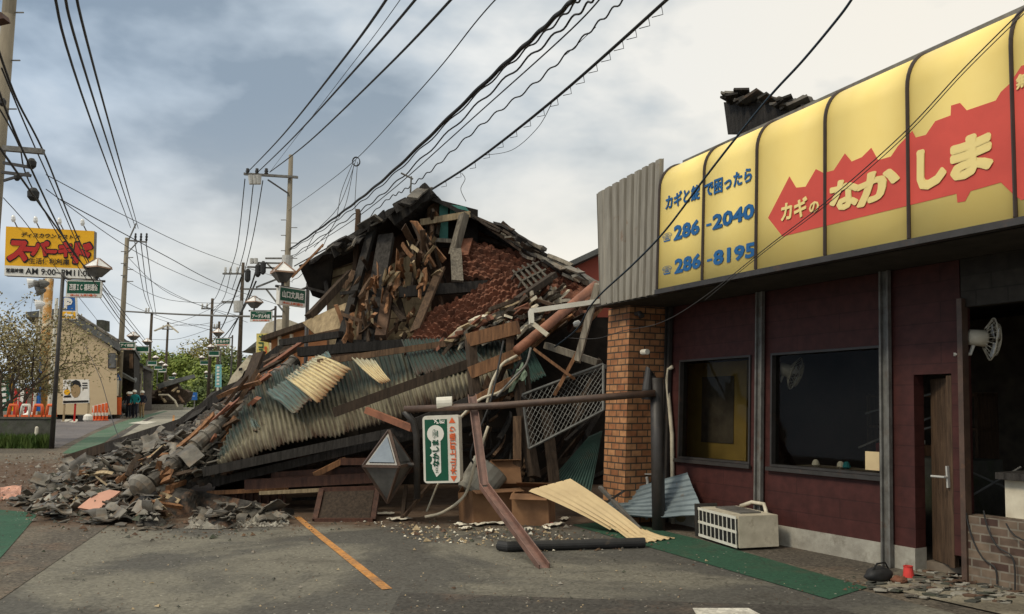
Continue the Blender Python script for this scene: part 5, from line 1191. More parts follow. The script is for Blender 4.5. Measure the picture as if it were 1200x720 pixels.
# ---------------- heap of roof tiles across the road
HP = [(20, 592, 0), (60, 612, 0), (120, 616, 0), (180, 618, 0), (260, 620, 0), (330, 616, 0), (345, 604, .2),
      (40, 568, 13.6), (75, 536, 17.5), (130, 517, 17.2), (200, 496, 16.6), (250, 478, 16.2), (108, 560, 13.4), (180, 562, 12.3), (150, 535, 14.6), (210, 530, 13.1), (265, 484, 14.0), (325, 436, 14.8), (245, 552, 12.4), (300, 598, 11.9), (210, 590, 11.95), (250, 575, 12.5), (110, 590, 12.3)]
def heap_pt(x, y):
    sw = 0; s = V((0, 0, 0)); 
    for px, py, Y in HP:
        if Y == 0 or Y == .2: Y = G(px, py).y
        w = 1 / ((px - x) ** 2 + (py - y) ** 2 + 30) ** 2; sw += w; s += V((Y, 0, 0)) * w
    return at(x, y, s.x / sw)
def heapf(pts, nu, nv, name, seed):
    f = bilin(*[V((x, y, 0)) for x, y in pts])
    def g(u, v):
        q = f(u, v); p = heap_pt(q.x, q.y); e = min(1, 6 * min(u, 1 - u), 6 * min(v, 1 - v))
        p = p + V((0, 0, .10 * e * (nz(p, 2.5, seed) + .8 * nz(p, 6, seed)) - .06)); p.z = max(p.z, H(p.y) - .03); return p
    mb = MB(); mb.grid(g, nu, nv); return mb.build(name, 'tile_pile', None, None, None, None, 'stuff')
heapf([(22, 592), (186, 616), (190, 560), (80, 538)], 60, 40, 'rubble', 3)
heapf([(176, 618), (345, 616), (345, 592), (186, 562)], 60, 24, 'rubble', 4)
# tile meshes
def tile_mesh(name, seed, cut, m):
    random.seed(seed); mb = MB(); w, l = .30, .30
    ca, cb = random.uniform(.3, .9), random.uniform(.2, .8)
    def g(u, v):
        if cut: v = v * (1 if cut < 1 else (ca + (cb - ca) * u + .06 * nz((u * 6, seed, 0))))
        x = (u - .5) * w; y = (v - .5) * l; z = .026 * math.sin(2 * math.pi * (u * .95 + .05)) * (1 if u < .62 else .8) + .02 * u
        return (x, y, z)
    mb.grid(g, 14, 5, thick=.016); return mb.build(name, m, None, None, None, None, loc=(0, 0, 0), smooth=False)
def half_pipe(name, seed):
    mb = MB()
    def g(u, v): t = math.pi * u; return (math.cos(t) * .085, (v - .5) * .3, math.sin(t) * .085)
    mb.grid(g, 10, 3, thick=.016); return mb.build(name, 'tile', loc=(0, 0, 0))
def shard(name, seed):
    random.seed(seed); n = random.randint(4, 6); mb = MB(); pl = [(math.cos(k * 6.28 / n) * random.uniform(.05, .13), math.sin(k * 6.28 / n) * random.uniform(.04, .10), 0) for k in range(n)]
    mb.prism(pl, (0, 0, .02)); return mb.build(name, 'tile', loc=(0, 0, 0))
protos = [(tile_mesh('roof_tile', 1, 0, 'tile'), 3, 'whole curved grey roof tile in the heap across the road', 'roof tile'),
          (tile_mesh('broken_roof_tile', 2, 1, 'tile'), 3, 'grey roof tile snapped across in the heap on the road', 'roof tile'),
          (tile_mesh('broken_roof_tile', 3, 1, 'tile'), 3, 'grey roof tile snapped across in the heap on the road', 'roof tile'),
          (half_pipe('ridge_cap_tile', 4), 1, 'half round grey ridge tile in the heap across the road', 'roof tile'),
          (shard('tile_fragment', 5), 3, 'small flat tile fragment in the heap across the road', 'tile fragment'),
          (shard('tile_fragment', 6), 3, 'small flat tile fragment in the heap across the road', 'tile fragment'),
          (shard('tile_fragment', 9), 3, 'small flat tile fragment in the heap across the road', 'tile fragment')]
GRP = {'roof_tile': 'whole tiles in the heap', 'broken_roof_tile': 'snapped tiles in the heap', 'ridge_cap_tile': 'ridge tiles in the heap', 'tile_fragment': 'tile fragments in the heap'}
for o, w, lab, c in protos: tag(o, lab, c, GRP[o.name.split('.')[0]])
random.seed(77)
used = set()
def put(proto, p, rot, sc):
    o = proto
    if proto.name in used: o = proto.copy(); COL.objects.link(o)
    used.add(proto.name); o.location = p; o.rotation_euler = rot; o.scale = sc
HEAPZ = [(190, [(24, 588), (62, 606), (184, 612), (186, 562), (150, 535), (84, 540), (60, 556)], .75), (170, [(92, 546), (190, 562), (260, 502), (334, 438), (326, 428), (252, 486), (205, 503), (130, 530)], .7), (60, [(215, 610), (335, 612), (330, 598), (250, 592)], .35), (60, [(186, 575), (250, 555), (345, 440), (330, 440), (230, 535)], .6), (34, [(0, 590), (20, 600), (60, 614), (190, 626), (300, 622), (180, 612), (70, 600), (30, 580)], .1)]
flat = [p for p in protos for _ in range(p[1])]
wholes = [p for p in protos if p[3] == 'roof tile']; frags = [p for p in protos if p[3] != 'roof tile']
for n, poly, pw in HEAPZ:
    for i in range(n):
        x, y = sample(poly); big = random.random() < pw
        pr = random.choice(wholes if big else frags)[0]
        if big and pr.name.startswith('ridge') and random.random() < .5: pr = protos[1][0]
        p = heap_pt(x, y); p.z = max(p.z, H(p.y))
        edge = pw < .2
        if edge: p = onground(x, y)
        tl = .18 if edge else .40
        p.z += random.uniform(.0, .07) if not edge else .02
        s_ = random.uniform(.6, 1.15)
        put(pr, p, (random.gauss(0, tl), random.gauss(0, tl), random.uniform(0, 6.28)), (s_, s_, s_))
# three tiles one can tell apart
p = heap_pt(215, 530) + V((0, -.25, .22)); mb = MB(); f = bilin(at(206, 533, 12.4), at(222, 546, 12.2), at(240, 532, 12.35), at(224, 521, 12.6)); mb.grid(lambda u, v: f(u, v) + V((0, 0, .02 * math.sin(u * 5))), 8, 8, thick=.02); mb.build('flat_tile', 'tile', None, 'large square grey tile lying on the fallen ridge', 'roof tile')
mb = MB(); pp = [(91, 595), (106, 583), (115, 578), (128, 574), (141, 576), (131, 584), (125, 587), (127, 590), (118, 598), (104, 597)]; mb.prism([at(x, y, 12.0 - (595 - y) * -.012) for x, y in pp], V((0, .02, -.025))); mb.build('pink_board', mat('pink_board', (.62, .34, .25), .85, (.5, .27, .2), 3, bump=.1, dirt=((.3, .18, .12), 5, .6, .8)), None, 'broken pink board lying on the tile heap', 'board')
mb = MB(); f = bilin(onground(0, 588, .02), onground(24, 583, .03), onground(25, 572, .05), onground(0, 575, .05)); mb.grid(lambda u, v: f(u, v) + V((0, 0, .06 * nz((u * 4, v * 4, 2)))), 14, 8, thick=.02); mb.build('pink_rubble', 'pink_board', None, 'pink plaster rubble at the left end of the tile heap', 'rubble', None, 'stuff')
# small crumbs round the wreck: nobody could count them
random.seed(9); mb = MB()
def crumb(p, r):
    a = random.uniform(0, 6.28); v = [p + V((math.cos(a + k * 2.09) * r * random.uniform(.6, 1.2), math.sin(a + k * 2.09) * r * random.uniform(.5, 1), 0)) for k in range(3)]; t = p + V((random.uniform(-.3, .3) * r, random.uniform(-.3, .3) * r, r * random.uniform(.4, .9)))
    mb.add(v + [t], [[2, 1, 0], [0, 1, 3], [1, 2, 3], [2, 0, 3]])
def scatter(n, poly, r0, r1, mats, heap=False):
    for i in range(n):
        x, y = sample(poly); mb.cur = random.choice(mats); crumb(heap_pt(x, y) + V((0, 0, .03)) if heap else onground(x, y, .012), random.uniform(r0, r1) * (1 if random.random() < .9 else 2.2))
scatter(900, [(0, 580), (60, 600), (190, 612), (340, 606), (640, 612), (790, 640), (690, 650), (560, 632), (430, 620), (330, 628), (180, 636), (60, 622), (0, 600)], .008, .028, [0, 0, 1, 1, 2, 3])
scatter(420, [(425, 612), (560, 620), (640, 622), (720, 640), (640, 648), (480, 634)], .008, .032, [5, 5, 6, 3, 1])
scatter(700, [(0, 620), (340, 628), (790, 645), (1000, 700), (900, 719), (0, 719)], .004, .014, [0, 1, 1, 3, 5])
scatter(130, [(990, 680), (1050, 672), (1199, 660), (1199, 700), (1040, 690), (990, 700)], .006, .03, [0, 1, 2, 3])
scatter(900, [(22, 590), (62, 606), (184, 614), (190, 560), (150, 535), (84, 542), (60, 556)], .02, .07, [0, 0, 1, 2, 3, 4], True)
scatter(350, [(0, 535), (90, 532), (70, 560), (30, 580), (0, 590)], .01, .05, [0, 0, 3, 2])
for i in range(170):
    x, y = sample([(1046, 682), (1070, 672), (1199, 662), (1199, 712), (1060, 702), (1000, 690)]); mb.cur = random.choice([1, 4, 4, 3, 0]); p = onground(x, y, .016); n = random.randint(4, 5); r = random.uniform(.02, .07)
    mb.prism([p + V((math.cos(k * 6.28 / n) * r * random.uniform(.7, 1.5), math.sin(k * 6.28 / n) * r * random.uniform(.5, 1), 0)) for k in range(n)], (0, 0, .012))
scatter(600, [(225, 604), (335, 604), (338, 618), (220, 622)], .02, .06, [0, 0, 4, 4])
mb.build('debris', ['tile', 'concrete_dark', 'wood_mid', 'mud_wall', 'concrete', 'wood_pale', 'paper'], kind='stuff', loc=(0, 0, 0))
mb = MB()
# ================================================================ STREET: poles, lamps, wires
def gz(p): return V((p.x, p.y, H(p.y)))
def utility_pole(top_px, Y, r0, r1, m, label, base_z=None):
    t = at(*top_px, Y); b = V((t.x, t.y, H(t.y)))
    e = empty('utility_pole', b, label, 'utility pole')
    mb = MB(); mb.tube([b, b.lerp(t, .5), t], [r1, (r0 + r1) / 2, r0], 12); mb.build('shaft', m, e, smooth=True)
    return e, b, t
def bar(e, name, m, a, b, w, h=None):
    mb = MB(); mb.beam(a, b, w, h or w); return mb.build(name, m, e)
def ins(e, p, r=.06, h=.22, up=V((0, 0, 1)), m='insulator'):
    mb = MB(); mb.lathe(p, [(r * .5, 0), (r, h * .2), (r * .6, h * .35), (r, h * .55), (r * .6, h * .7), (r * .8, h * .9), (r * .3, h)], 8, up); return mb.build('insulator', m, e, smooth=True)
# nearest pole, far left
e, b, t = utility_pole((10, 18), 14, .11, .14, 'pole_concrete', 'nearest concrete utility pole at the left edge of the street')
mb = MB(); tt = t + V((0, 0, 3)); mb.tube([t, tt], [.11, .10], 12); mb.build('shaft', 'pole_concrete', e)
for k in range(7):
    z = t.z + .5 - k * .45; p = V((t.x, t.y, z)); s_ = 1 if k % 2 else -1; bar(e, 'step_bolt', 'steel_grey', p + V((.1 * s_, 0, 0)), p + V((.27 * s_, 0, 0)), .02)
bar(e, 'crossarm', 'steel_grey', at(4, 174, 13.9), at(51, 178, 13.9), .09)
bar(e, 'cable_arm', 'steel_dark', at(4, 191, 13.9), at(34, 196, 13.9), .05); bar(e, 'cable_arm', 'steel_dark', at(4, 212, 13.9), at(34, 203, 13.9), .04); bar(e, 'cable_arm', 'steel_dark', at(2, 202, 13.9), at(36, 206, 13.9), .05)
for (x, y, r) in ((37, 192, .09), (39, 228, .11), (20, 208, .06), (3, 120, .07)):
    p = at(x, y, 13.6); mb = MB(); mb.lathe(p - V((0, 0, r)), [(r * .4, 0), (r * .8, r * .5), (r * .85, r * 1.4), (r * .4, r * 2)], 10); mb.build('splice_closure', 'rubber', e)
mb = MB(); p = at(2, 18, 13.2); mb.hexa([p + V(q) for q in ((-.5, -.1, -.25), (.1, -.1, -.1), (.1, .1, -.1), (-.5, .1, -.25))], [p + V(q) for q in ((-.5, -.1, .25), (.06, -.1, .0), (.06, .1, .0), (-.5, .1, .25))]); mb.build('roof_corner', 'wood_red', None, 'reddish roof corner poking in at the top left', 'roof corner')
# second pole, left side of the street
e2, b2, t2 = utility_pole((149, 279), 53, .13, .20, 'pole_concrete', 'tall concrete utility pole beside the beige building')
pa, pb = at(151, 282, 52.9), at(172, 284, 52.9); bar(e2, 'crossarm', 'steel_grey', pa, pb, .10)
bar(e2, 'arm_brace', 'steel_grey', at(150, 296, 52.9), at(161, 284, 52.9), .06); bar(e2, 'top_stay', 'steel_grey', at(151, 281, 52.9), at(159.5, 262, 52.9), .07)
for x in (158.5, 165, 171.5): ins(e2, at(x, 283, 52.9), .09, .55, m='rubber')
for k in range(6): p = at(148 + .0, 295 + 7 * k, 52.8); bar(e2, 'cable_bracket', 'steel_grey', p, p + V((.45 if k % 2 else -.35, 0, 0)), .05)
mb = MB(); mb.box(at(134, 452, 52.5), (.45, .3, 1.3)); mb.build('meter_box', 'cream_pipe', e2)
mb = MB(); mb.tube([at(139, 486, 52.5), at(139.5, 466, 52.5)], .16, 10); mb.build('yellow_guard', 'cone_orange', e2)
# third pole, tall one by the wreck
e3, b3, t3 = utility_pole((341, 182), 36, .10, .19, 'pole_concrete', 'tall weathered utility pole rising behind the collapsed house')
bar(e3, 'crossarm', 'steel_grey', at(286, 204, 35.8), at(349, 208, 35.8), .13, .10); bar(e3, 'arm_brace', 'steel_dark', at(314, 211, 35.8), at(338, 227, 35.8), .07)
for x in (290, 301, 312): ins(e3, at(x, 205, 35.8), .10, .3, m='rubber')
for x in (294, 299, 303): mb = MB(); mb.tube([at(x, 206, 35.7), at(x + .5, 216, 35.7)], [.13, .10], 10); mb.build('fuse_switch', 'insulator', e3)
for k in range(9): p = at(341 if k % 2 else 335, 258 + 9 * k, 35.9); bar(e3, 'step_bolt', 'steel_grey', p, p + V((.28 if k % 2 else -.22, 0, 0)), .03)
for (a, b) in (((293, 308), (340, 309)), ((311, 303), (338, 303)), ((290, 313), (338, 315)), ((286, 339), (334, 339)), ((312, 339), (332, 365)), ((312, 308), (335, 331)), ((300, 337), (338, 322))):
    bar(e3, 'cable_arm', 'steel_grey', at(*a, 35.8), at(*b, 35.8), .07)
for (x, y) in ((302, 325), (308, 322), (290, 331)): mb = MB(); mb.lathe(at(x, y, 35.6), [(.05, 0), (.13, .1), (.13, .5), (.05, .6)], 8); mb.build('splice_closure', 'rubber', e3)
for x in (295, 300): mb = MB(); mb.tube([at(x, 309, 35.7), at(x, 303, 35.7)], .09, 8); mb.build('fuse_switch', 'insulator', e3)
mb = MB(); mb.tube([at(337, 300, 35.7), at(336, 316, 35.7)], .24, 12); mb.build('junction_box', 'insulator', e3)
# further poles
e4, b4, t4 = utility_pole((285, 308), 60, .11, .2, 'bark', 'brown utility pole behind the copper lamp on the right kerb')
bar(e4, 'crossarm', 'steel_grey', at(261, 321, 59.8), at(284, 321, 59.8), .12); bar(e4, 'crossarm', 'steel_grey', at(260, 354, 59.8), at(279, 354, 59.8), .12)
mb = MB(); mb.tube([at(279, 366, 59.5), at(279, 353, 59.5)], .32, 12); mb.build('transformer', 'insulator', e4)
for x in (264, 270, 278): ins(e4, at(x, 321, 59.8), .12, .5)
far_poles = [((249, 350), 92, 'wood', 'dark pole right of the wooded hill', (236, 362, 249, 362)), ((178, 367), 96, 'c', 'left brown pole in front of the round tree', (170, 367, 178, 367)), ((197, 378), 118, 'c', 'thin pole with orange cross stays in the far street', (190, 386, 205, 386)), ((257, 377), 106, 'c', 'short far pole in front of the right trees', (250, 385, 258, 385))]
for tp, Y, m_, lab, (xa, ya, xb, yb) in far_poles:
    e, b, t = utility_pole(tp, Y, .15, .2, 'bark', lab); bar(e, 'crossarm', 'steel_grey', at(xa, ya, Y - .2), at(xb, yb, Y - .2), .14)
    for x in (xa + 1, (xa + xb) / 2): ins(e, at(x, ya, Y - .2), .14, .6)
bar(e, 'cross_stay', 'cream_pipe', at(197, 381, 117), at(181, 388, 117), .2); bar(e, 'cross_stay', 'cream_pipe', at(198, 381, 117), at(209, 390, 117), .2)

# street lamps with shop signs (design shared along the street)
def street_lamp(base, side, h, sign_lines, red, label, facing):
    """side: +1 arm reaches to the right as seen from the camera"""
    e = empty('street_lamp', base, label, 'street lamp'); B = V(base)
    ax = V((side * math.cos(facing), side * math.sin(facing), 0)); nrm = V((math.sin(facing), -math.cos(facing), 0))
    mb = MB(); mb.tube([B, B + V((0, 0, h * .5)), B + V((0, 0, h))], [.07, .055, .05], 10); mb.build('pole', 'steel_dark', e, smooth=True)
    za = h - .22
    mb = MB(); pts = [B + V((0, 0, za + .16)), B + ax * .06 + V((0, 0, za + .08)), B + ax * .25 + V((0, 0, za)), B + ax * 1.15 + V((0, 0, za))]; mb.tube(pts, .035, 8); mb.build('arm', 'steel_dark', e, smooth=True)
    c = B + ax * .92 + V((0, 0, za + .36))
    mb = MB(); mb.tube([B + ax * .92 + V((0, 0, za + .02)), B + ax * .92 + V((0, 0, za + .2))], .04, 8); mb.build('lamp_stem', 'steel_dark', e)
    # lantern: wide copper rim, pale glazed top, darker glazed funnel
    q4 = lambda r, z, n=4, ro=.3 + facing: [c + V((r * math.cos(ro + k * 2 * math.pi / n), r * math.sin(ro + k * 2 * math.pi / n), z)) for k in range(n)]
    def frust(r0, z0, r1, z1, m_, nm, par):
        mb = MB(); a, b = q4(r0, z0), q4(r1, z1); mb.hexa(a, b); return mb.build(nm, m_, par)
    lan = frust(.13, -.24, .36, .0, 'lamp_glass_dark', 'lantern', e)
    frust(.40, .001, .385, .045, 'lamp_copper', 'lantern_rim', lan)
    frust(.36, .046, .03, .30, 'lamp_glass_white', 'lantern_top', lan)
    mb = MB()
    for a, b in zip(q4(.375, .05), q4(.035, .305)): mb.beam(a, b, .03, .03)
    mb.build('lantern_frame', 'lamp_copper', lan)
    # sign box under the arm
    sc = B + ax * .60 + V((0, 0, za - .24)); tx = V((math.cos(facing), math.sin(facing), 0))
    Q = lambda x, y, z=0: sc + tx * x + V((0, 0, y)) + nrm * z
    def bx_(x0, x1, y0, y1, z0, z1, m_, nm, par): mb = MB(); mb.hexa([Q(x0, y0, z0), Q(x1, y0, z0), Q(x1, y0, z1), Q(x0, y0, z1)], [Q(x0, y1, z0), Q(x1, y1, z0), Q(x1, y1, z1), Q(x0, y1, z1)]); return mb.build(nm, m_, par)
    sg = bx_(-.47, .47, -.24, .24, -.06, .06, 'sign_white', 'sign_box', e)
    bx_(-.44, .44, -.13, .215, .061, .066, 'sign_green', 'sign_face', sg)
    if sign_lines:
        mb = MB(); fn = lambda x, y: Q(x, y, .068)
        if len(sign_lines) == 1: letters(mb, sign_lines[0], fn, -.38, .38, -.05, .14, .03)
        else: letters(mb, sign_lines[0], fn, -.22, .22, .12, .18, .02); letters(mb, sign_lines[1], fn, -.38, .38, -.09, .09, .04)
        mb.build('lettering', 'sign_white', sg)
        mb = MB(); letters(mb, red, fn, -.36, .36, -.215, -.15, .03); mb.build('lettering', 'orange_red', sg)
    for x in (-.38, .38):
        mb = MB(); mb.tube([Q(x, .23), Q(x, .26)], .012, 6); mb.build('sign_hanger', 'steel_dark', sg)
    return e
FACE = math.radians(-9)
def lamp_at(px, py, Y, side, lines, label, red='木山上町通り', h=5.1, hang=None, turn=None):
    p = at(px, py, Y); b = V((p.x, p.y, H(p.y))); return street_lamp(b, side, h if hang is None else p.z - H(p.y), lines, red, label, math.radians(turn) if turn else (math.radians(8) if side > 0 else math.radians(6)))
L1 = lamp_at(74, 320, 23.2, 1, ['西原ＩＣ 福利通信'], 'nearest dark street lamp with a green sign before the yellow billboard', hang=1)
lamp_at(138, 397, 51, 1, ['アイ相談'], 'street lamp with green sign on the pole beside the beige building', hang=1)
lamp_at(363, 333, 27, -1, ['ヘアーサロン', 'アーデル今吉'], 'street lamp with a white lettered green sign left of the tall pole', hang=1) if False else None
lamp_at(361, 332, 22.5, -1, ['山口文具店'], 'street lamp half hidden by the left roof corner of the wreck', hang=1, turn=58)
lamp_at(323, 359, 36, -1, ['ヘアーサロン', 'アーデル今吉'], 'street lamp left of the tall pole with a two line green sign', hang=1)
lamp_at(272.5, 393, 54, -1, ['まるみや'], 'street lamp beyond the yellow vertical sign on the right kerb', hang=1)
proto_far = [(158, 403, 64, 1, 'third street lamp along the left kerb above the helmeted people'), (172, 421, 84, 1, 'street lamp on the left kerb before the first dark pole'), (180, 427, 97, 1, 'small street lamp just right of the first dark pole on the left kerb'), (185, 430, 104, 1, 'tiny street lamp second from the far end of the left kerb'), (197, 440, 122, 1, 'tiny farthest street lamp on the left kerb by the tall trees'),
             (259, 409, 76, -1, 'street lamp on the right kerb beside the cyan vertical sign'), (246, 421, 93, -1, 'street lamp on the right kerb before the far dark pole'), (249, 438, 120, -1, 'tiny farthest street lamp on the right kerb')]
first = {}
for px, py, Y, sd_, lab in proto_far:
    p = at(px, py, Y); b = V((p.x, p.y, H(p.y)))
    if sd_ not in first: first[sd_] = (street_lamp(b, sd_, p.z - b.z, None, '', lab, math.radians(8)), p.z - b.z); first[sd_][0]['group'] = 'far street lamps'
    else:
        src, h0 = first[sd_]; o = copy_tree(src, loc=b, scale=((p.z - b.z) / h0,) * 3, label=lab)
# wires -------------------------------------------------------------
def quad(a, b, c, n=14):
    out = []
    for i in range(n + 1):
        t = i / n; out.append(a * ((1 - t) * (1 - 2 * t)) + b * (4 * t * (1 - t)) + c * (t * (2 * t - 1)))
    return out
def crv(P4, k=6):
    sm = []
    for i in range(len(P4) - 1):
        p0, p1, p2, p3 = P4[max(i - 1, 0)], P4[i], P4[i + 1], P4[min(i + 2, len(P4) - 1)]
        for j in range(k):
            t = j / k; sm.append(.5 * ((2 * p1) + (p2 - p0) * t + (2 * p0 - 5 * p1 + 4 * p2 - p3) * t * t + (3 * p1 - p0 - 3 * p2 + p3) * t ** 3))
    sm.append(P4[-1]); return sm
def wire(pts, r, label, group=None, m='rubber', name='power_cable', wavy=0):
    pts = [at(x, y, Y) for x, y, Y in pts]; q = crv(pts, 8)
    if wavy: 
        q = crv(pts, 24); q = [p + V((0, 0, wavy * math.sin(i * .9))) for i, p in enumerate(q)]
    mb = MB(); mb.tube(q, r, 5); return mb.build(name, m, None, label, 'cable', group, smooth=True)
def hdep(f, Y0, Y1):   # depth where an image fraction f falls on a straight line in space
    return 1 / ((1 - f) / Y0 + f / Y1)
def wire_img(px, Y0, Y1, r, label, group=None, m='rubber', wavy=0, name='power_cable'):
    L_ = [0]
    for a, b in zip(px, px[1:]): L_.append(L_[-1] + math.hypot(b[0] - a[0], b[1] - a[1]))
    return wire([(x, y, hdep(l / L_[-1], Y0, Y1)) for (x, y), l in zip(px, L_)], r, label, group, m, name, wavy)
g1 = 'high three strand line on the left'
for px in ([(153, 267), (106, 140), (62, -12)], [(159, 268), (114, 130), (74, -12)], [(162, 268), (121, 120), (88, -14)]): wire_img(px, 53, 9, .019, 'one of three parallel black lines rising to the top left corner', g1)
for px in ([(158, 284), (169, 345), (176, 362)], [(165, 284), (173, 345), (179, 366)], [(171, 284), (180, 350), (183, 370)]): wire_img(px, 53, 96, .03, 'one of three lines running on from the pole by the beige building', 'lines beyond the left pole')
g2 = 'thick cables on the left pole'
for px in ([(-8, 40), (19, 115), (54, 185), (92, 280), (122, 335), (170, 398)], [(-6, 95), (31, 186), (83, 292), (115, 330), (150, 378), (172, 404)], [(-6, 165), (37, 226), (90, 300), (120, 345), (148, 384), (172, 410)]): wire_img(px, 10, 58, .017, 'thick black cable sloping from the near left pole to the far poles', g2)
for px in ([(2, 80), (31, 150), (60, 215), (104, 312), (140, 370)], [(-5, 120), (22, 170), (40, 225), (95, 318), (140, 380)]): wire_img(px, 12, 53, .014, 'thin twisted cable beside the thick left cables', 'thin left cables')
wire_img([(54, 205), (150, 255), (246, 299), (343, 331)], 14, 36, .008, 'thin line crossing the sky from the near left pole to the tall pole', None)
wire_img([(71, 234), (190, 298), (262, 335), (340, 362)], 14, 36, .010, 'upper of two thin lines crossing towards the right kerb', None)
wire_img([(54, 222), (150, 290), (220, 325), (290, 352)], 14, 40, .008, 'lower of two thin lines crossing towards the right kerb', None)
wire_img([(4, 232), (35, 268), (70, 320), (130, 398), (141, 428)], 14, 52, .008, 'thin stay line in front of the yellow billboard', None)
wire_img([(145, 365), (220, 369), (295, 371), (334, 371)], 53, 36, .05, 'thick level span wire across the street', None, 'steel_grey', name='span_wire')
for k, (a, b, c) in enumerate((((148, 300), (200, 345), (285, 372)), ((148, 312), (215, 350), (290, 378)), ((148, 330), (200, 352), (282, 356)), ((100, 330), (170, 365), (250, 388)))):
    wire_img([a, b, c], 53, 60, .016, 'thin line sagging across the far street', 'far crossing lines')
for k, (a, b, c) in enumerate((((180, 372), (215, 382), (250, 378)), ((178, 398), (215, 396), (282, 372)), ((180, 388), (220, 380), (258, 385)), ((198, 380), (225, 372), (283, 345)))):
    wire_img([a, b, c], 96, 92, .022, 'fine line between the distant poles', 'distant lines')
for px in ([(287, 210), (278, 290), (268, 322)], [(297, 214), (287, 290), (272, 340)], [(308, 212), (296, 280), (281, 340)]): wire_img(px, 36, 60, .024, 'one of three lines dropping from the crossarm of the tall pole', 'lines below the tall crossarm')
for px in ([(264, 321), (252, 350), (238, 362)], [(270, 321), (262, 350), (249, 366)], [(266, 354), (255, 362), (248, 372)]): wire_img(px, 60, 92, .026, 'line running on from the brown pole on the right kerb', 'lines beyond the brown pole')
for px in ([(283, 325), (262, 380), (250, 400)], [(300, 330), (282, 368), (262, 395), (252, 398)], [(300, 318), (285, 360), (266, 400)]): wire_img(px, 36, 80, .04, 'thick black cable looping past the brown pole', 'loops at the brown pole')
g3 = 'three strand line on the right'
for px in ([(291, 201), (330, 160), (405, 66), (462, -14)], [(303, 201), (345, 160), (430, 66), (498, -14)], [(316, 202), (360, 168), (452, 80), (541, -14)]): wire_img(px, 36, 10, .021, 'one of three parallel black lines rising from the tall pole crossarm', g3)
wire_img([(316, 202), (400, 92), (440, 40), (476, -10)], 36, 12, .007, 'hair thin line among the three parallel right lines', None)
wire_img([(338, 247), (372, 223), (417, 187), (500, 97), (560, 23), (590, -10)], 36, 9, .009, 'single thin line rising through the wire coil to the top edge', None)
wire_img([(340, 292), (390, 257), (450, 210), (560, 105), (640, 30), (684, -12)], 36, 10, .036, 'heavy black cable bundle rising to the top centre', None, wavy=.012)
wire_img([(340, 294), (392, 260), (452, 213), (563, 107), (648, 30), (690, -12)], 36, 10, .014, 'slim cable hugging the heavy bundle', None, wavy=.03)
wire_img([(340, 302), (400, 262), (455, 222), (560, 122), (660, 32), (706, -12)], 36, 10, .016, 'spiral wrapped cable below the heavy bundle', None, wavy=.035)
wire_img([(340, 304), (402, 266), (458, 224), (566, 128), (668, 36), (712, -12)], 36, 10, .012, 'thin cable under the spiral wrapped one', None)
wire_img([(342, 330), (400, 288), (447, 240), (475, 222), (505, 200), (560, 150), (630, 95), (698, 30), (745, -14)], 34, 10, .013, 'wavy cable passing over the ridge of the house', None, wavy=.03)
wire_img([(345, 312), (400, 282), (450, 258), (500, 226), (560, 187), (655, 112), (790, -8)], 33, 9.5, .024, 'black cable with small hanger loops passing before the house', None)
for k in range(26):
    f = (k + 1) / 27; 
    def pt(f):
        px = [(345, 312), (400, 282), (450, 258), (500, 226), (560, 187), (655, 112), (790, -8)]; L_ = [0]
        for a, b in zip(px, px[1:]): L_.append(L_[-1] + math.hypot(b[0] - a[0], b[1] - a[1]))
        l = f * L_[-1]
        for i in range(len(px) - 1):
            if l <= L_[i + 1]: t = (l - L_[i]) / (L_[i + 1] - L_[i]); return px[i][0] + (px[i + 1][0] - px[i][0]) * t, px[i][1] + (px[i + 1][1] - px[i][1]) * t
    x, y = pt(f); Y = hdep(f, 33, 9.5); p = at(x, y, Y); mb = MB(); mb.tube([p, p + V((.02, 0, -.13)), p + V((-.10, .1, -.12))], .006, 5); mb.build('hanger_loop', 'rubber', None, 'small wire hanger loop on the cable before the house', 'hanger', 'hanger loops on the cable')
wire_img([(569, 182), (600, 176), (630, 150), (648, 118)], 17, 12, .006, 'thin tail hanging below the looped cable', None)
wire_img([(541, 203), (545, 210), (540, 222), (546, 236)], 19, 18, .008, 'curled wire end above the attic', None)
wire_img([(660, 66), (668, 60), (698, 32)], 13, 12, .006, 'short strand peeling off the wavy cable', None)
for px in ([(417, 188), (398, 240), (372, 270), (358, 295)], [(415, 192), (405, 240), (390, 265), (378, 290)], [(419, 190), (416, 240), (419, 252)], [(414, 190), (400, 225), (392, 262), (368, 290)]): wire_img(px, 30, 28, .012, 'loose wire hanging from the coil over the house', 'wires below the coil')
mb = MB(); c = at(417, 189, 30); 
mb.tube([c + V((.14 * math.cos(k * .5), .02 * k / 6, .17 * math.sin(k * .5))) for k in range(40)], .015, 5); mb.build('wire_coil', 'rubber', None, 'small coil of wire hanging on the thin line over the house', 'coil')
# cables in front of the shop
wire_img([(1003, -8), (985, 18), (942, 70), (905, 110), (868, 155), (829, 205), (780, 270), (742, 310), (706, 343), (690, 362), (676, 386), (650, 407)], 6.2, 12.2, .012, 'dark blue black cable crossing diagonally before the yellow sign', None, mat('cable_blue', (.02, .035, .05), .4), name='fallen_cable')
wire_img([(1200, 10), (1130, 80), (1058, 157), (970, 235), (900, 289), (824, 349), (775, 378), (730, 388), (698, 397), (662, 396)], 5.4, 11.9, .005, 'thin grey double wire crossing before the red key shape', None, 'steel_dark', name='fallen_cable')
wire_img([(1200, 16), (1130, 85), (1058, 162), (970, 239), (900, 292), (826, 352)], 5.5, 9.0, .004, 'second thin strand beside the grey wire before the sign', None, 'steel_dark', name='fallen_cable')
mb = MB(); c = at(672, 381, 12.1); mb.lathe(c, [(.03, 0), (.05, .03), (.05, .09), (.02, .11)], 10, V((1, 0, .3))); mb.build('cable_knob', 'insulator', None, 'white porcelain knob on the fallen cable', 'insulator')
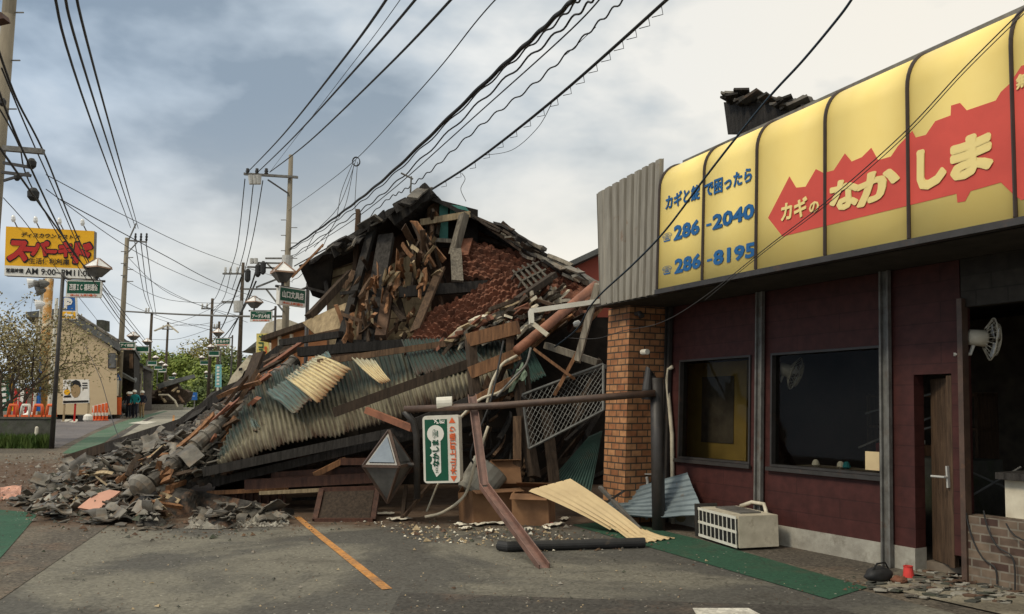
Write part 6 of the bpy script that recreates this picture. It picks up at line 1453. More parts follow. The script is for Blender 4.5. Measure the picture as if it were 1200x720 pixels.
wire_img([(128, 405), (170, 470), (198, 540)] if False else [(97, 400), (116, 440), (131, 490), (142, 520)], 40, 19, .01, 'fine guy wire slanting before the beige building', None)
# tv aerial on the ridge
an = empty('tv_aerial', at(482, 222, 16.8), 'bent television aerial on the roof ridge', 'aerial')
mb = MB(); mb.tube([at(481, 226, 16.8), at(482, 207, 16.8)], .02, 6); mb.build('mast', 'steel_grey', an)
mb = MB(); mb.tube([at(470, 203, 16.8), at(484, 210, 16.8)], .02, 6); mb.build('boom', 'steel_grey', an)

# ================================================================ SIGNS AND THINGS ON THE LEFT
bb = empty('billboard', gz(at(56, 327, 38)), 'large yellow billboard with red and black lettering on a pole', 'billboard')
BY = 38.0; q0, q1, q2, q3 = at(5, 323, BY), at(109, 327, BY + .6), at(110.5, 271, BY + .6), at(7, 265.5, BY)
f = bilin(q0, q1, q2, q3); nb = (q1 - q0).cross(q3 - q0).normalized();
if nb.y > 0: nb = -nb
mb = MB(); mb.prism([q - nb * .02 for q in (q0, q1, q2, q3)], -nb * .35); mb.build('sign_case', 'steel_grey', bb)
mb = MB(); mb.add([f(0, 0), f(1, 0), f(1, .205), f(0, .205)], [[0, 1, 2, 3]]); mb.build('white_band', 'sign_white', bb)
mb = MB(); mb.add([f(0, .205), f(1, .205), f(1, 1), f(0, 1)], [[0, 1, 2, 3]]); mb.build('yellow_face', 'sign_yellow', bb)
bfn = lambda off: (lambda x, y: f(x, y) + nb * off)
mb = MB(); letters(mb, 'ディスカウントストア', bfn(.02), .17, .83, .80, .90, .03, skew=.012); letters(mb, '生活便利創庫', bfn(.05), .27, .73, .255, .385, .02); letters(mb, '営業時間', bfn(.02), .02, .21, .06, .15, .03); letters(mb, 'AM 9:00~PM11:00', bfn(.02), .235, .98, .04, .17, .02); mb.build('lettering', 'text_black', bb)
KW = [('ス', .04, .24, .32, .70), ('ー', .21, .34, .51, .60), ('パ', .30, .47, .44, .72), ('ー', .44, .53, .49, .56), ('・', .53, .575, .49, .56), ('キ', .60, .74, .44, .72), ('ッ', .735, .80, .43, .53), ('ド', .78, .96, .33, .72)]
mb = MB()
for ch, a, b, c, d in KW: letters(mb, ch, bfn(.02), a - .008, b + .008, c - .02, d + .02, .10, skew=.02)
mb.build('lettering', 'text_black', bb)
mb = MB()
for ch, a, b, c, d in KW: letters(mb, ch, bfn(.035), a, b, c, d, .075, skew=.02)
mb.build('lettering', 'sign_red', bb)
for x, y in ((16, 266), (42, 267.5), (97, 270.5), (70, 269)):
    h = at(x, y - 8, BY - .5); mb = MB(); mb.tube([at(x + 4, y, BY + .1), at(x + 1, y - 6, BY - .3), h], .03, 6); ln = mb.build('flood_lamp', 'steel_grey', bb)
    mb = MB(); mb.lathe(h - V((0, 0, .1)), [(.06, 0), (.10, .12), (.08, .26), (.04, .32)], 10, V((0, -.2, 1))); mb.build('lamp_bulb', 'lamp_glass_white', ln)
pb_ = at(58, 327, BY + .4); mb = MB(); mb.tube([V((pb_.x, pb_.y, H(pb_.y))), pb_], .19, 14); mb.build('support_pole', mat('pole_ochre', (.50, .25, .06), .6, dirt=((.6, .55, .42), 1.2, .5, .6)), bb, smooth=True)
pb_ = at(53, 327, BY + .5); mb = MB(); mb.tube([V((pb_.x, pb_.y, H(pb_.y))), pb_], .10, 10); mb.build('support_pole', 'white_paint', bb, smooth=True)
# parking sign
ps = empty('parking_sign', gz(at(78, 371, 36)), 'blue parking sign with a white letter on a slim post', 'sign'); PY = 36
a, b, c, d = at(69.5, 374, PY), at(90, 374.5, PY), at(89, 348, PY), at(70.5, 347, PY); f2 = bilin(a, b, c, d)
mb = MB(); mb.prism([a, b, c, d], (0, .12, 0)); mb.build('sign_case', 'sign_white', ps)
mb = MB(); mb.add([f2(.06, .38) + V((0, -.01, 0)), f2(.94, .38) + V((0, -.01, 0)), f2(.94, .97) + V((0, -.01, 0)), f2(.06, .97) + V((0, -.01, 0))], [[0, 1, 2, 3]]); mb.build('blue_face', 'sign_blue', ps)
mb = MB(); mb.add([f2(.06, .03) + V((0, -.01, 0)), f2(.94, .03) + V((0, -.01, 0)), f2(.94, .33) + V((0, -.01, 0)), f2(.06, .33) + V((0, -.01, 0))], [[0, 1, 2, 3]]); mb.build('yellow_face', 'sign_yellow', ps)
mb = MB(); letters(mb, 'P', lambda x, y: f2(x, y) + V((0, -.02, 0)), .3, .75, .46, .9, .09); mb.build('lettering', 'sign_white', ps); mb = MB(); mb.add([f2(x, y) + V((0, -.02, 0)) for x, y in ((.25, .18), (.45, .3), (.45, .22), (.8, .22), (.8, .14), (.45, .14), (.45, .06))], [[0, 2, 5, 6], [0, 1, 2], [2, 3, 4, 5]]); mb.build('arrow', 'sign_white', ps)
mb = MB(); t_ = at(66.5, 350, PY + .2); mb.tube([V((t_.x, t_.y, H(t_.y))), t_], .07, 10); mb.build('post', 'white_paint', ps)
# twin floodlights on a post
ff_ = empty('floodlight_post', gz(at(47, 340, 34)), 'white post with clustered floodlights beside the billboard pole', 'floodlight'); t_ = at(50, 335, 34)
mb = MB(); mb.tube([V((t_.x, t_.y, H(t_.y))), t_], .06, 8); mb.build('post', 'white_paint', ff_)
for x, y in ((36, 332), (44, 334), (50, 333), (46, 341), (45, 357)):
    c = at(x, y, 33.7); mb = MB(); mb.lathe(c, [(.05, -.25), (.16, -.1), (.22, .1), (.20, .12), (.05, .1)], 12, V((-.8, -.5, -.2))); mb.build('lamp_head', 'lamp_glass_white' if x < 40 or y > 350 else 'steel_grey', ff_)
# low dark wall with railing, and grass
lw = empty('low_wall', G(28, 524), 'dark block wall at the left edge of the car park', 'wall')
p0, p1 = G(-40, 523), G(60, 523.5); mb = MB(); hz = V((0, 0, .78)); bk = V((-.1, .3, 0)); mb.hexa([p0, p1, p1 + bk, p0 + bk], [p0 + hz, p1 + hz, p1 + bk + hz, p0 + bk + hz]); mb.build('wall_body', 'concrete_dark', lw)
mb = MB(); mb.hexa([p0 + hz + V((-.05, -.03, .001)), p1 + hz + V((.04, -.03, .001)), p1 + bk + hz + V((.04, .03, .001)), p0 + bk + hz + V((-.05, .03, .001))], [p0 + hz + V((-.05, -.03, .06)), p1 + hz + V((.04, -.03, .06)), p1 + bk + hz + V((.04, .03, .06)), p0 + bk + hz + V((-.05, .03, .06))]); mb.build('coping', 'concrete_dark', lw)
mb = MB(); mb.lathe(G(42, 524) + V((0, -.02, .3)), [(.03, 0), (.05, .05), (.045, .25), (.02, .28)], 10); mb.build('pale_bottle', 'paper', None, 'pale bottle standing before the dark block wall', 'bottle')
rl = empty('red_railing', G(28, 523), 'red and white tube railing on the dark block wall', 'railing')
zb = V((0, 0, .84)); yb = V((0, .12, 0))
for k in range(4):
    a = p0.lerp(p1, .44 + .15 * k) + zb + yb; b = p0.lerp(p1, .55 + .15 * k) + zb + yb; mb = MB(); mb.tube([a, a + V((.03, 0, .28)), a.lerp(b, .15) + V((0, 0, .34)), a.lerp(b, .85) + V((0, 0, .34)), b + V((-.03, 0, .28)), b], .045, 8); mb.build('hoop', 'orange_red' if k != 1 else 'white_paint', rl, smooth=True)
mb = MB(); mb.beam(p0.lerp(p1, .4) + zb + yb + V((0, 0, .03)), p1 + zb + yb + V((0, 0, .03)), .07, .06); mb.build('foot_rail', 'orange_red', rl)
# vending machine and flags behind the wall
vm_ = empty('vending_machine', gz(at(26, 492, 44)), 'red drinks vending machine with white script lettering', 'vending machine')
VY = 44; va = gz(at(14.5, 492, VY)); vb = gz(at(37, 492, VY)); vh = V((0, 0, 1.83)); vd = V((-.2, .75, 0)); fv = bilin(va, vb, vb + vh, va + vh)
mb = MB(); mb.hexa([va, vb, vb + vd, va + vd], [va + vh, vb + vh, vb + vd + vh, va + vd + vh]); mb.build('cabinet', 'sign_red', vm_)
fvn = lambda x, y: fv(x, y) + V((0, -.015, 0))
mb = MB(); letters(mb, 'Coca-Cola', lambda x, y: fvn(.62 - y, x), .12, .93, .02, .30, .03, skew=.03); mb.build('lettering', 'sign_white', vm_)
mb = MB(); mb.prism([fvn(.05, .03), fvn(.95, .03), fvn(.95, .16), fvn(.05, .16)], (0, -.03, 0)); mb.build('dispenser_flap', 'text_black', vm_)
mb = MB(); mb.prism([fvn(.72, .2), fvn(.95, .2), fvn(.95, .92), fvn(.72, .92)], (0, -.02, 0)); mb.build('display_window', 'inside_dark', vm_)
for nm, x0, x1, y0, y1, Y, m_, lab in (('banner', 1, 11, 438, 482, 34, 'sign_green', 'green shop banner with pale marks at the left edge'), ('banner', 11, 16, 437, 482, 34.5, 'sign_yellow', 'narrow yellow banner beside the green one'), ('banner', 42, 48, 418, 482, 36, 'sign_blue', 'tall blue banner in front of the beige building'), ('banner', -3, 1, 436, 470, 34, 'sign_red', 'red banner cut by the left edge'), ('banner', 23, 29, 428, 470, 40, 'sign_white', 'white banner above the red vending machine')):
    e = empty(nm, gz(at(x0, y1, Y)), lab, 'banner'); a, b, c, d = at(x0, y1, Y), at(x1, y1, Y), at(x1, y0, Y), at(x0, y0, Y); fb_ = bilin(a, b, c, d)
    mb = MB(); mb.grid(lambda u, v: fb_(u, v) + V((0, .04 * math.sin(u * 5 + v * 4), 0)), 6, 10, thick=.01); mb.build('cloth', m_, e)
    mb = MB(); mb.tube([gz(a) + V((-.03, 0, 0)), d + V((-.03, 0, .1))], .02, 6); mb.build('pole', 'white_paint', e)
    if nm and m_ == 'sign_green':
        mb = MB()
        for k in range(6): mb.add([fb_(x, y) + V((0, -.08, 0)) for x, y in ((.2, .08 + .15 * k), (.8, .1 + .15 * k), (.75, .18 + .15 * k), (.25, .17 + .15 * k))], [[0, 1, 2, 3]])
        mb.build('marks', 'sign_white', e)
for x, y0, Y, r, m_, lab in ((61.5, 430, 37, .09, 'white_paint', 'white post left of the dark street lamp'), (46.5, 420, 36.5, .06, 'white_paint', 'slim white post beside the tall blue banner'), (54, 440, 39, .12, 'pole_ochre', 'ochre post between the white posts')):
    t_ = at(x, y0, Y); mb = MB(); mb.tube([V((t_.x, t_.y, H(t_.y))), t_], r, 8); mb.build('post', m_, None, lab, 'post')
mb = MB(); c = gz(at(36, 493, 41)); mb.grid(blob(c, .5, .35, .7, 4, amp=.4), 18, 9); mb.build('white_bundle', 'sign_white', None, 'white wrapped bundle beside the vending machine', 'bundle')
mb = MB(); c = gz(at(4, 500, 30)); mb.box(c + V((0, 0, .75)), (.9, .5, 1.5)); mb.build('grey_cabinet', 'concrete', None, 'grey cabinet standing at the far left behind the wall', 'cabinet') if False else None
# beige building
bY = 50.0
bg_ = empty('beige_building', V((-26, 52, H(52))), 'plain beige building with a dark sloping roof edge', 'building')
bp = [(42, 486), (137, 486), (137, 412), (75, 368), (42, 366)]
mb = MB(); mb.prism([at(x, y, bY) for x, y in bp], V((-4.6, 9, 0))); mb.build('wall', 'beige_wall', bg_)
mb = MB(); pr = [(74, 361), (141, 404), (141, 412), (74, 371)]; mb.prism([at(x, y, bY - .35) for x, y in pr], V((-4.6, 9.6, 0))); mb.build('roof', 'roof_grey', bg_)
mb = MB(); mb.prism([at(x, y, bY - .3) for x, y in ((30, 366), (74, 361), (74, 371), (30, 372))], V((-4.6, 9.6, 0))); mb.build('roof', 'roof_grey', bg_)
for i in range(9):
    p = at(78 + 7 * i, 363 + 4.5 * i, bY + 2); mb = MB(); mb.tube([p, p + V((.55, .35, -.38))], .17, 8); mb.build('ridge_tile', 'tile', bg_)
mb = MB(); mb.prism([at(x, y, bY + 4) for x, y in ((113, 384), (120, 388), (120, 375), (113, 375))], V((0, 1, 0))); mb.build('chimney', 'concrete_dark', bg_)
mb = MB(); mb.prism([at(x, y, bY - .02) for x, y in ((127, 432), (136.3, 432), (136.3, 414), (127, 414))], V((0, -.06, 0))); w_ = mb.build('window', 'steel_dark', bg_)
mb = MB(); mb.prism([at(x, y, bY - .1) for x, y in ((128, 431), (135.5, 431), (135.5, 415), (128, 415))], V((0, -.02, 0))); mb.build('pane', 'lamp_glass_dark', w_)
# portrait signboard
sb_ = empty('signboard', gz(at(89, 484, 46)), 'white advertising board with a painted face on wooden legs', 'signboard'); a, b, c, d = at(73.5, 473.5, 46), at(104.5, 472.5, 46), at(104, 445, 46), at(74, 445, 46); fs_ = bilin(a, b, c, d); fn = lambda o_: (lambda x, y: fs_(x, y) + V((0, -.004 - o_, 0)))
mb = MB(); mb.prism([a, b, c, d], (0, .05, 0)); mb.build('board', 'sign_white', sb_)
el = lambda cx, cy, rx, ry, o_, n=20: [fn(o_)(cx + rx * math.cos(k * 6.283 / n), cy + ry * math.sin(k * 6.283 / n)) for k in range(n)]
mb = MB(); mb.add(el(.49, .57, .19, .33, .008), [list(range(20))]); mb.build('painted_face', 'khaki_cloth', sb_)
mb = MB(); mb.add([fn(.014)(x, y) for x, y in ((.27, .72), (.34, .92), (.5, .99), (.64, .93), (.71, .74), (.66, .66), (.6, .76), (.45, .80), (.35, .70))], [list(range(9))]); mb.build('painted_hair', 'text_black', sb_)
mb = MB(); mb.add(el(.16, .48, .12, .12, .01), [list(range(20))]); mb.build('yellow_disc', 'sign_yellow', sb_)
mb = MB(); mb.add([fn(.012)(x, y) for x, y in ((.02, .26), (.33, .26), (.30, .35), (.06, .33))], [[0, 1, 2, 3]]); mb.add([fn(.01)(x, y) for x, y in ((.02, .03), (.98, .03), (.98, .12), (.02, .12))], [[0, 1, 2, 3]])
for k in range(3): mb.add([fn(.012)(x, y) for x, y in ((.75, .62 + .1 * k), (.95, .62 + .1 * k), (.95, .67 + .1 * k), (.75, .67 + .1 * k))], [[0, 1, 2, 3]])
letters(mb, 'やっぱり', fn(.012), .05, .32, .82, .97, .03); mb.build('lettering', 'text_black', sb_)
for x in (.04, .96, .45):
    p = fs_(x, 0) + V((0, .08, .3)); mb = MB(); mb.beam(gz(p), p, .09, .06); mb.build('leg', 'wood_pale' if x != .45 else 'sign_red', sb_)
# striped barrier cones and posts
for k in range(5):
    c = gz(at(109 + 4.0 * k, 489.5 - .6 * k, 47.5)); mb = MB()
    e = empty('barrier_post', c, ['orange barrier post nearest the advertising board', 'second orange barrier post from the advertising board', 'middle orange barrier post of the row', 'fourth orange barrier post from the advertising board', 'last orange barrier post, nearest the tall pole'][k], 'barrier post', 'orange barrier posts')
    mb = MB(); mb.lathe(c, [(.13, 0), (.13, .05), (.07, .06), (.07, .75), (.05, .8)], 12); mb.build('body', 'cone_orange', e)
    mb = MB(); mb.lathe(c, [(.074, .28), (.074, .46)], 12); mb.build('white_band', 'sign_white', e)
br = empty('barrier_board', gz(at(116, 488, 47)), 'white and orange barrier board across the orange posts', 'barrier'); a, b = at(109, 480, 47.1), at(126, 476, 47.1)
mb = MB(); mb.beam(a, b, .03, .42); mb.build('board', 'sign_white', br)
for k in range(4): mb = MB(); p = a.lerp(b, .1 + .25 * k); mb.beam(p + V((0, -.025, 0)), p + V((.16, -.025, 0)), .02, .41); mb.build('stripe', 'cone_orange', br)
mb = MB(); c = gz(at(103, 491, 46)); mb.lathe(c, [(.2, 0), (.26, .1), (.24, .3), (.1, .42)], 12); mb.build('white_sack', 'sign_white', None, 'white weight bag at the foot of the barrier', 'bag')
mb = MB(); c = gz(at(98, 491, 46)); mb.box(c + V((0, 0, .15)), (.5, .3, .3)); mb.build('black_weight', 'rubber', None, 'black weight beside the white bag at the barrier', 'weight')
# grass strip below the signboard and at the wall
def grass(name, poly, n, h, zoff=0):
    random.seed(3); mb = MB()
    for i in range(n):
        x, y = sample(poly); p = G(x, y); a = random.uniform(0, 6.28); w = V((math.cos(a), math.sin(a), 0)) * h * .12; t = p + V((random.uniform(-.3, .3) * h, random.uniform(-.3, .3) * h, h * random.uniform(.5, 1.2)))
        mb.add([p - w, p + w, t], [[0, 1, 2]])
    mb.build(name, 'grass_mat', None, None, None, None, 'stuff', loc=(0, 0, 0))
grass('grass', [(62, 488), (100, 486), (100, 482), (62, 483)], 1500, .45)
grass('weeds', [(-10, 526), (58, 526), (58, 523), (-10, 522)], 1800, .36)
# blue triangle sign on the pole
ts = empty('warning_sign', at(139, 446, 52), 'small blue triangular sign on the tall pole', 'sign'); mb = MB(); mb.prism([at(134.5, 446, 52), at(142, 446, 52), at(138.3, 438, 52)], (0, .03, 0)); mb.build('plate', 'sign_blue', ts)
mb = MB(); mb.add([at(137, 445, 51.96), at(139.6, 445, 51.96), at(138.3, 441, 51.96)], [[0, 1, 2]]); mb.build('white_figure', 'sign_white', ts)
# far street buildings, left
ds = empty('dark_shop', gz(at(155, 485, 58)), 'dark wooden shop with a projecting lower roof behind the tall pole', 'shop')
mb = MB(); mb.prism([at(x, y, 58) for x, y in ((143, 485), (157, 484), (157, 402), (143, 397))], V((-5, 12, 0))); mb.build('wall', 'void', ds)
mb = MB(); mb.prism([at(x, y, 56.5) for x, y in ((141, 436), (158, 446), (158.5, 449), (141, 441))], V((-1.7, 4, .3))); mb.build('lower_roof', 'roof_grey', ds)
mb = MB(); mb.prism([at(x, y, 57) for x, y in ((140, 392), (158, 407), (158, 411), (140, 398))], V((-5, 12, 0))); mb.build('roof', 'roof_grey', ds)
mb = MB(); mb.prism([at(x, y, 57.9) for x, y in ((152, 432), (156, 432), (156, 415), (152, 415))], V((0, -.05, 0))); mb.build('window', 'wood_mid', ds)
for i, (x0, x1, y0, y1, Y, m_, lab) in enumerate(((158, 167, 424, 470, 70, 'plaster', 'narrow pale shopfront down the left kerb'), (168, 178, 430, 475, 78, 'lot_asphalt', 'grey violet house front down the left kerb'))):
    e = empty('far_house', gz(at(x0, 480, Y)), lab, 'house'); b_ = gz(at(x0, y1, Y)); b1 = gz(at(x1, y1, Y)); mb = MB(); mb.prism([b_, b1, at(x1, y0 + 4, Y), at(x0, y0, Y)], V((-4.5, 10, 0))); mb.build('wall', m_, e)
    mb = MB(); mb.prism([at(x0 - 1, y0 - 2, Y - .5), at(x1 + 1, y0 + 3, Y - .5), at(x1 + 1, y0 + 6, Y - .5), at(x0 - 1, y0 + 1, Y - .5)], V((-4.9, 11, 0))); mb.build('roof', 'roof_grey', e)
    mb = MB(); mb.prism([at(x0 + 2, y0 + 26, Y - .02), at(x1 - 2, y0 + 26, Y - .02), at(x1 - 2, y0 + 14, Y - .02), at(x0 + 2, y0 + 13, Y - .02)], V((0, -.05, 0))); mb.build('window', 'lamp_glass_dark', e)
ch = empty('collapsed_house', gz(at(198, 478, 86)), 'far collapsed brown house at the end of the left kerb', 'house')
mb = MB(); c = gz(at(196, 478, 88)); mb.grid(blob(c, 2.2, 2.4, 2.4, 12, amp=.6), 26, 14); mb.build('wreck_mound', 'wood_dark', ch)
mb = MB(); mb.prism([at(184, 450, 84), at(214, 442, 84), at(216, 446, 84), at(186, 456, 84)], V((0, 3, .4))); mb.build('fallen_roof', 'roof_grey', ch)
for k in range(10): mb = MB(); x = random.uniform(184, 210); y = random.uniform(450, 474); mb.beam(at(x, y, 84.5), at(x + random.uniform(-9, 9), y + random.uniform(-8, 8), 84), .25, .15); mb.build('splintered_beam', random.choice(['wood_mid', 'wood_dark', 'wood_pale']), ch)
mb = MB(); mb.tube([at(186, 463, 80), at(197, 463, 80), at(205, 470, 80), at(208, 477, 80)], .1, 6); mb.build('bent_pole', 'cream_pipe', None, 'pale bent pole sticking out of the far collapsed house', 'pole')
mb = MB(); mb.hexa([at(176, 481, 82), at(215, 479, 82), at(215, 479, 84), at(176, 481, 84)], [at(176, 474, 82), at(215, 474, 82), at(215, 474, 84), at(176, 474, 84)]); mb.build('kerb_wall', 'concrete', None, 'low pale kerb wall before the far collapsed house', 'wall')
# far right side
ob = empty('orange_house', gz(at(350, 430, 34)), 'orange walled house behind the boarded end of the wreck', 'house')
b_ = gz(at(318, 440, 34)); b1 = gz(at(395, 440, 34)); mb = MB(); mb.prism([b_, b1, at(395, 375, 34), at(318, 398, 34)], V((1, 8, 0))); mb.build('wall', 'orange_wall', ob)
mb = MB(); mb.prism([at(306, 394, 33.5), at(400, 362, 33.5), at(400, 368, 33.5), at(306, 400, 33.5)], V((1, 9, 0))); mb.build('roof', 'wood_dark', ob)
for x in (328, 342): mb = MB(); mb.beam(at(x, 432, 33.9), at(x, 392, 33.9), .3, .1); mb.build('door_frame', 'plaster', ob)
cb = empty('cream_house', gz(at(310, 440, 44)), 'cream house with a rounded gable behind the tall pole', 'house'); b_ = gz(at(300, 440, 44)); b1 = gz(at(336, 440, 44))
mb = MB(); mb.prism([b_, b1, at(336, 374, 44), at(326, 374, 44), at(312, 379, 44), at(306, 388, 44), at(300, 402, 44)], V((0, 8, 0))); mb.build('wall', 'plaster', cb)
mb = MB(); mb.prism([at(330, 430, 43.9), at(335, 430, 43.9), at(335, 388, 43.9), at(330, 388, 43.9)], V((0, -.06, 0))); mb.build('doorway', 'orange_wall', cb)
rw = empty('toppled_house', gz(at(275, 470, 50)), 'cream walled house leaning over on the right kerb', 'house')
mb = MB(); mb.prism([at(x, y, 48) for x, y in ((262, 476), (302, 470), (302, 428), (292, 416), (272, 440), (263, 458))], V((1.5, 8, 0))); mb.build('wall', 'plaster', rw)
mb = MB(); mb.prism([at(x, y, 47.6) for x, y in ((282, 413), (304, 404), (306, 396), (298, 402), (288, 410))], V((1.5, 8, 0))); mb.build('roof', 'roof_grey', rw)
mb = MB(); mb.prism([at(x, y, 47.6) for x, y in ((260, 454), (280, 446), (281, 450), (260, 459))], V((1, 4, 0))); mb.build('lower_roof', 'wood_char', rw)
for x, y in ((280, 435), (270, 455)): mb = MB(); mb.prism([at(x, y, 47.95), at(x + 4, y - 1, 47.95), at(x + 4, y - 4, 47.95), at(x, y - 3, 47.95)], V((0, -.05, 0))); mb.build('window', 'text_black', rw)
# yellow vertical shop sign
ys_ = empty('shop_sign', gz(at(307, 440, 38)), 'yellow upright shop sign with a green plant emblem', 'sign'); a, b, c, d = at(300.5, 424, 38), at(314, 424, 38), at(314.5, 391, 38), at(300.5, 391, 38); fy = bilin(a, b, c, d); fyn = lambda x, y: fy(x, y) + V((0, -.02, 0))
mb = MB(); mb.prism([a, b, c, d], (0, .2, 0)); mb.build('sign_case', mat('pale_yellow', (.85, .72, .22), .45), ys_)
mb = MB(); mb.add([fyn(x, y) for x, y in ((.42, .80), (.58, .80), (.58, .96), (.42, .96))], [[0, 1, 2, 3]]); mb.add([fyn(x, y) for x, y in ((.2, .88), (.41, .84), (.41, .90), (.25, .93))], [[0, 1, 2, 3]]); mb.add([fyn(x, y) for x, y in ((.59, .84), (.8, .88), (.75, .93), (.59, .90))], [[0, 1, 2, 3]]); mb.add([fyn(x, y) for x, y in ((.3, .74), (.7, .74), (.6, .79), (.4, .79))], [[0, 1, 2, 3]])
letters(mb, 'コ', fyn, .2, .6, .48, .68, .06); letters(mb, 'ス', fyn, .2, .6, .24, .44, .06); letters(mb, 'モ', fyn, .2, .6, .02, .2, .06); mb.build('lettering', 'sign_green', ys_)
mb = MB(); letters(mb, '薬', fyn, .68, .92, .42, .54, .03); letters(mb, '局', fyn, .68, .92, .28, .40, .03); mb.build('lettering', 'orange_red', ys_)
mb = MB(); mb.tube([gz(at(307, 440, 38.1)), at(307, 424, 38.1)], .08, 8); mb.build('post', 'steel_grey', ys_)
# cyan vertical sign and blue direction sign
cs = empty('cyan_sign', gz(at(255, 470, 70)), 'tall pale cyan upright sign on a white post down the right kerb', 'sign'); a, b, c, d = at(252, 454, 70), at(259, 454, 70), at(259, 427.5, 70), at(252.5, 427.5, 70); fc_ = bilin(a, b, c, d)
mb = MB(); mb.prism([a, b, c, d], (0, .15, 0)); mb.build('board', mat('cyan_paint', (.22, .55, .58), .5), cs)
mb = MB()
for k in range(6): y = .1 + .145 * k; mb.add([fc_(x, yy) + V((0, -.03, 0)) for x, yy in ((.25, y), (.75, y + .01), (.72, y + .09), (.3, y + .1))], [[0, 1, 2, 3]])
mb.build('marks', 'sign_white', cs)
mb = MB(); mb.tube([gz(at(255.5, 470, 70.1)), at(255.5, 428, 70.1)], .1, 8); mb.build('post', 'white_paint', cs)
dsg = empty('direction_sign', gz(at(223, 478, 100)), 'blue road direction sign at the far end of the street', 'sign'); a, b, c, d = at(214.5, 469, 100), at(231, 469, 100), at(231, 460, 100), at(214.5, 460, 100); fd_ = bilin(a, b, c, d)
mb = MB(); mb.prism([a, b, c, d], (0, .06, 0)); mb.build('panel', 'sign_blue', dsg)
mb = MB()
for (x0, x1, y0, y1) in ((.35, .65, .72, .85), (.12, .85, .45, .58), (.35, .6, .15, .28)): mb.add([fd_(x, y) + V((0, -.03, 0)) for x, y in ((x0, y0), (x1, y0), (x1, y1), (x0, y1))], [[0, 1, 2, 3]])
mb.build('marks', mat('pale_blue', (.35, .5, .75), .5), dsg)
for x in (.2, .8): mb = MB(); p = fd_(x, .1) + V((0, .1, 0)); mb.tube([gz(p), p], .07, 8); mb.build('post', 'steel_grey', dsg)
# red walled house right behind, beyond the awning end
rh = empty('red_house', V((3, 24, 0)), 'red walled house with a dark roof showing beside the awning', 'house'); mb = MB(); mb.prism([V((1.3, 20, 0)), V((6, 20, 0)), at(780, 262, 20), at(705, 296, 20), at(668, 312, 20)], V((1, 8, 0))); mb.build('wall', 'red_wall', rh)
mb = MB(); mb.prism([at(660, 310, 19.7), at(780, 254, 19.7), at(780, 262, 19.7), at(660, 316, 19.7)], V((1, 9, 0))); mb.build('roof', 'roof_grey', rh)

# ================================================================ PEOPLE walking away down the left kerb
def person(px, py, Y, label, jacket, trousers, hgt=1.68, lean=0.0, vest=None):
    b = gz(at(px, py, Y)); e = empty('person', b, label, 'person'); k = hgt / 1.7
    ctl = [((0, 0, .95), .13, None), ((0, .02, 1.15), .125, 0), ((0, .02 - lean * .3, 1.36), .14, 1), ((0, 0 - lean * .5, 1.48), .06, 2), ((0, -.02 - lean * .6, 1.56), .085, 3), ((0, -.03 - lean * .6, 1.64), .09, 4), ((.01, -.03 - lean * .6, 1.7), .05, 5),
           ((.20, 0 - lean * .3, 1.40), .065, 2), ((.27, .06, 1.14), .05, 7), ((.24, -.12, .96), .042, 8), ((.23, -.18, .90), .04, 9),
           ((-.20, 0 - lean * .3, 1.40), .065, 2), ((-.28, .03, 1.15), .05, 11), ((-.25, -.10, .96), .042, 12), ((-.24, -.15, .90), .04, 13),
           ((.10, .0, .88), .095, 0), ((.11, -.05, .5), .07, 15), ((.12, .04, .09), .05, 16), ((.13, -.10, .03), .04, 17),
           ((-.10, .0, .88), .095, 0), ((-.11, .08, .5), .07, 19), ((-.12, .16, .09), .05, 20), ((-.13, .05, .03), .04, 21)]
    me = bpy.data.meshes.new('body'); me.from_pydata([V(c[0]) * k for c in ctl], [(i, c[2]) for i, c in enumerate(ctl) if c[2] is not None], [])
    o = bpy.data.objects.new('body', me); COL.objects.link(o); sk = o.modifiers.new('skin', 'SKIN'); o.modifiers.new('sub', 'SUBSURF').levels = 1
    for i, c in enumerate(ctl): o.data.skin_vertices[0].data[i].radius = (c[1] * k, c[1] * k)
    o.data.skin_vertices[0].data[0].use_root = True
    dg = bpy.context.evaluated_depsgraph_get(); m2 = bpy.data.meshes.new_from_object(o.evaluated_get(dg)); bpy.data.objects.remove(o); bpy.data.meshes.remove(me)
    m2.name = 'body'; m2.materials.clear()
    for m_ in ('skin', jacket, trousers, 'text_black'): m2.materials.append(MATS[m_])
    for p in m2.polygons:
        z = p.center.z / k; p.use_smooth = True
        p.material_index = 3 if z < .09 else (2 if z < .93 and abs(p.center.x) < .2 * k else (1 if z < 1.49 and z > .96 else 0))
    ob_ = bpy.data.objects.new('body', m2); COL.objects.link(ob_); ob_.parent = e
    hc = b + V((0, (-.03 - lean * .6), 1.62)) * k; mb = MB(); mb.lathe(hc, [(.15, 0), (.135, .03), (.125, .09), (.08, .14), (.02, .155)], 14); mb.build('helmet', 'sign_white', e, smooth=True)
    if vest: mb = MB(); mb.box(b + V((0, .13, 1.22)) * k, (.3, .12, .4)); mb.build('backpack', vest, e)
    e.rotation_euler = (0, 0, math.radians(200)) if False else (0, 0, 0)
    return e
person(150, 488.3, 53.0, 'leftmost helmeted person in dark clothes on the kerb', 'navy_cloth', 'navy_cloth', 1.6, .1)
person(157.5, 488.3, 52.6, 'middle helmeted person in a teal jacket and dark trousers', 'teal_cloth', 'navy_cloth', 1.72, .2)
person(165.5, 488, 53.2, 'right helmeted person in a navy jacket and khaki trousers', 'navy_cloth', 'khaki_cloth', 1.68, .0)
person(153.5, 486.5, 54.2, 'stooping helmeted person in a teal jacket behind the others', 'teal_cloth', 'navy_cloth', 1.6, .35)
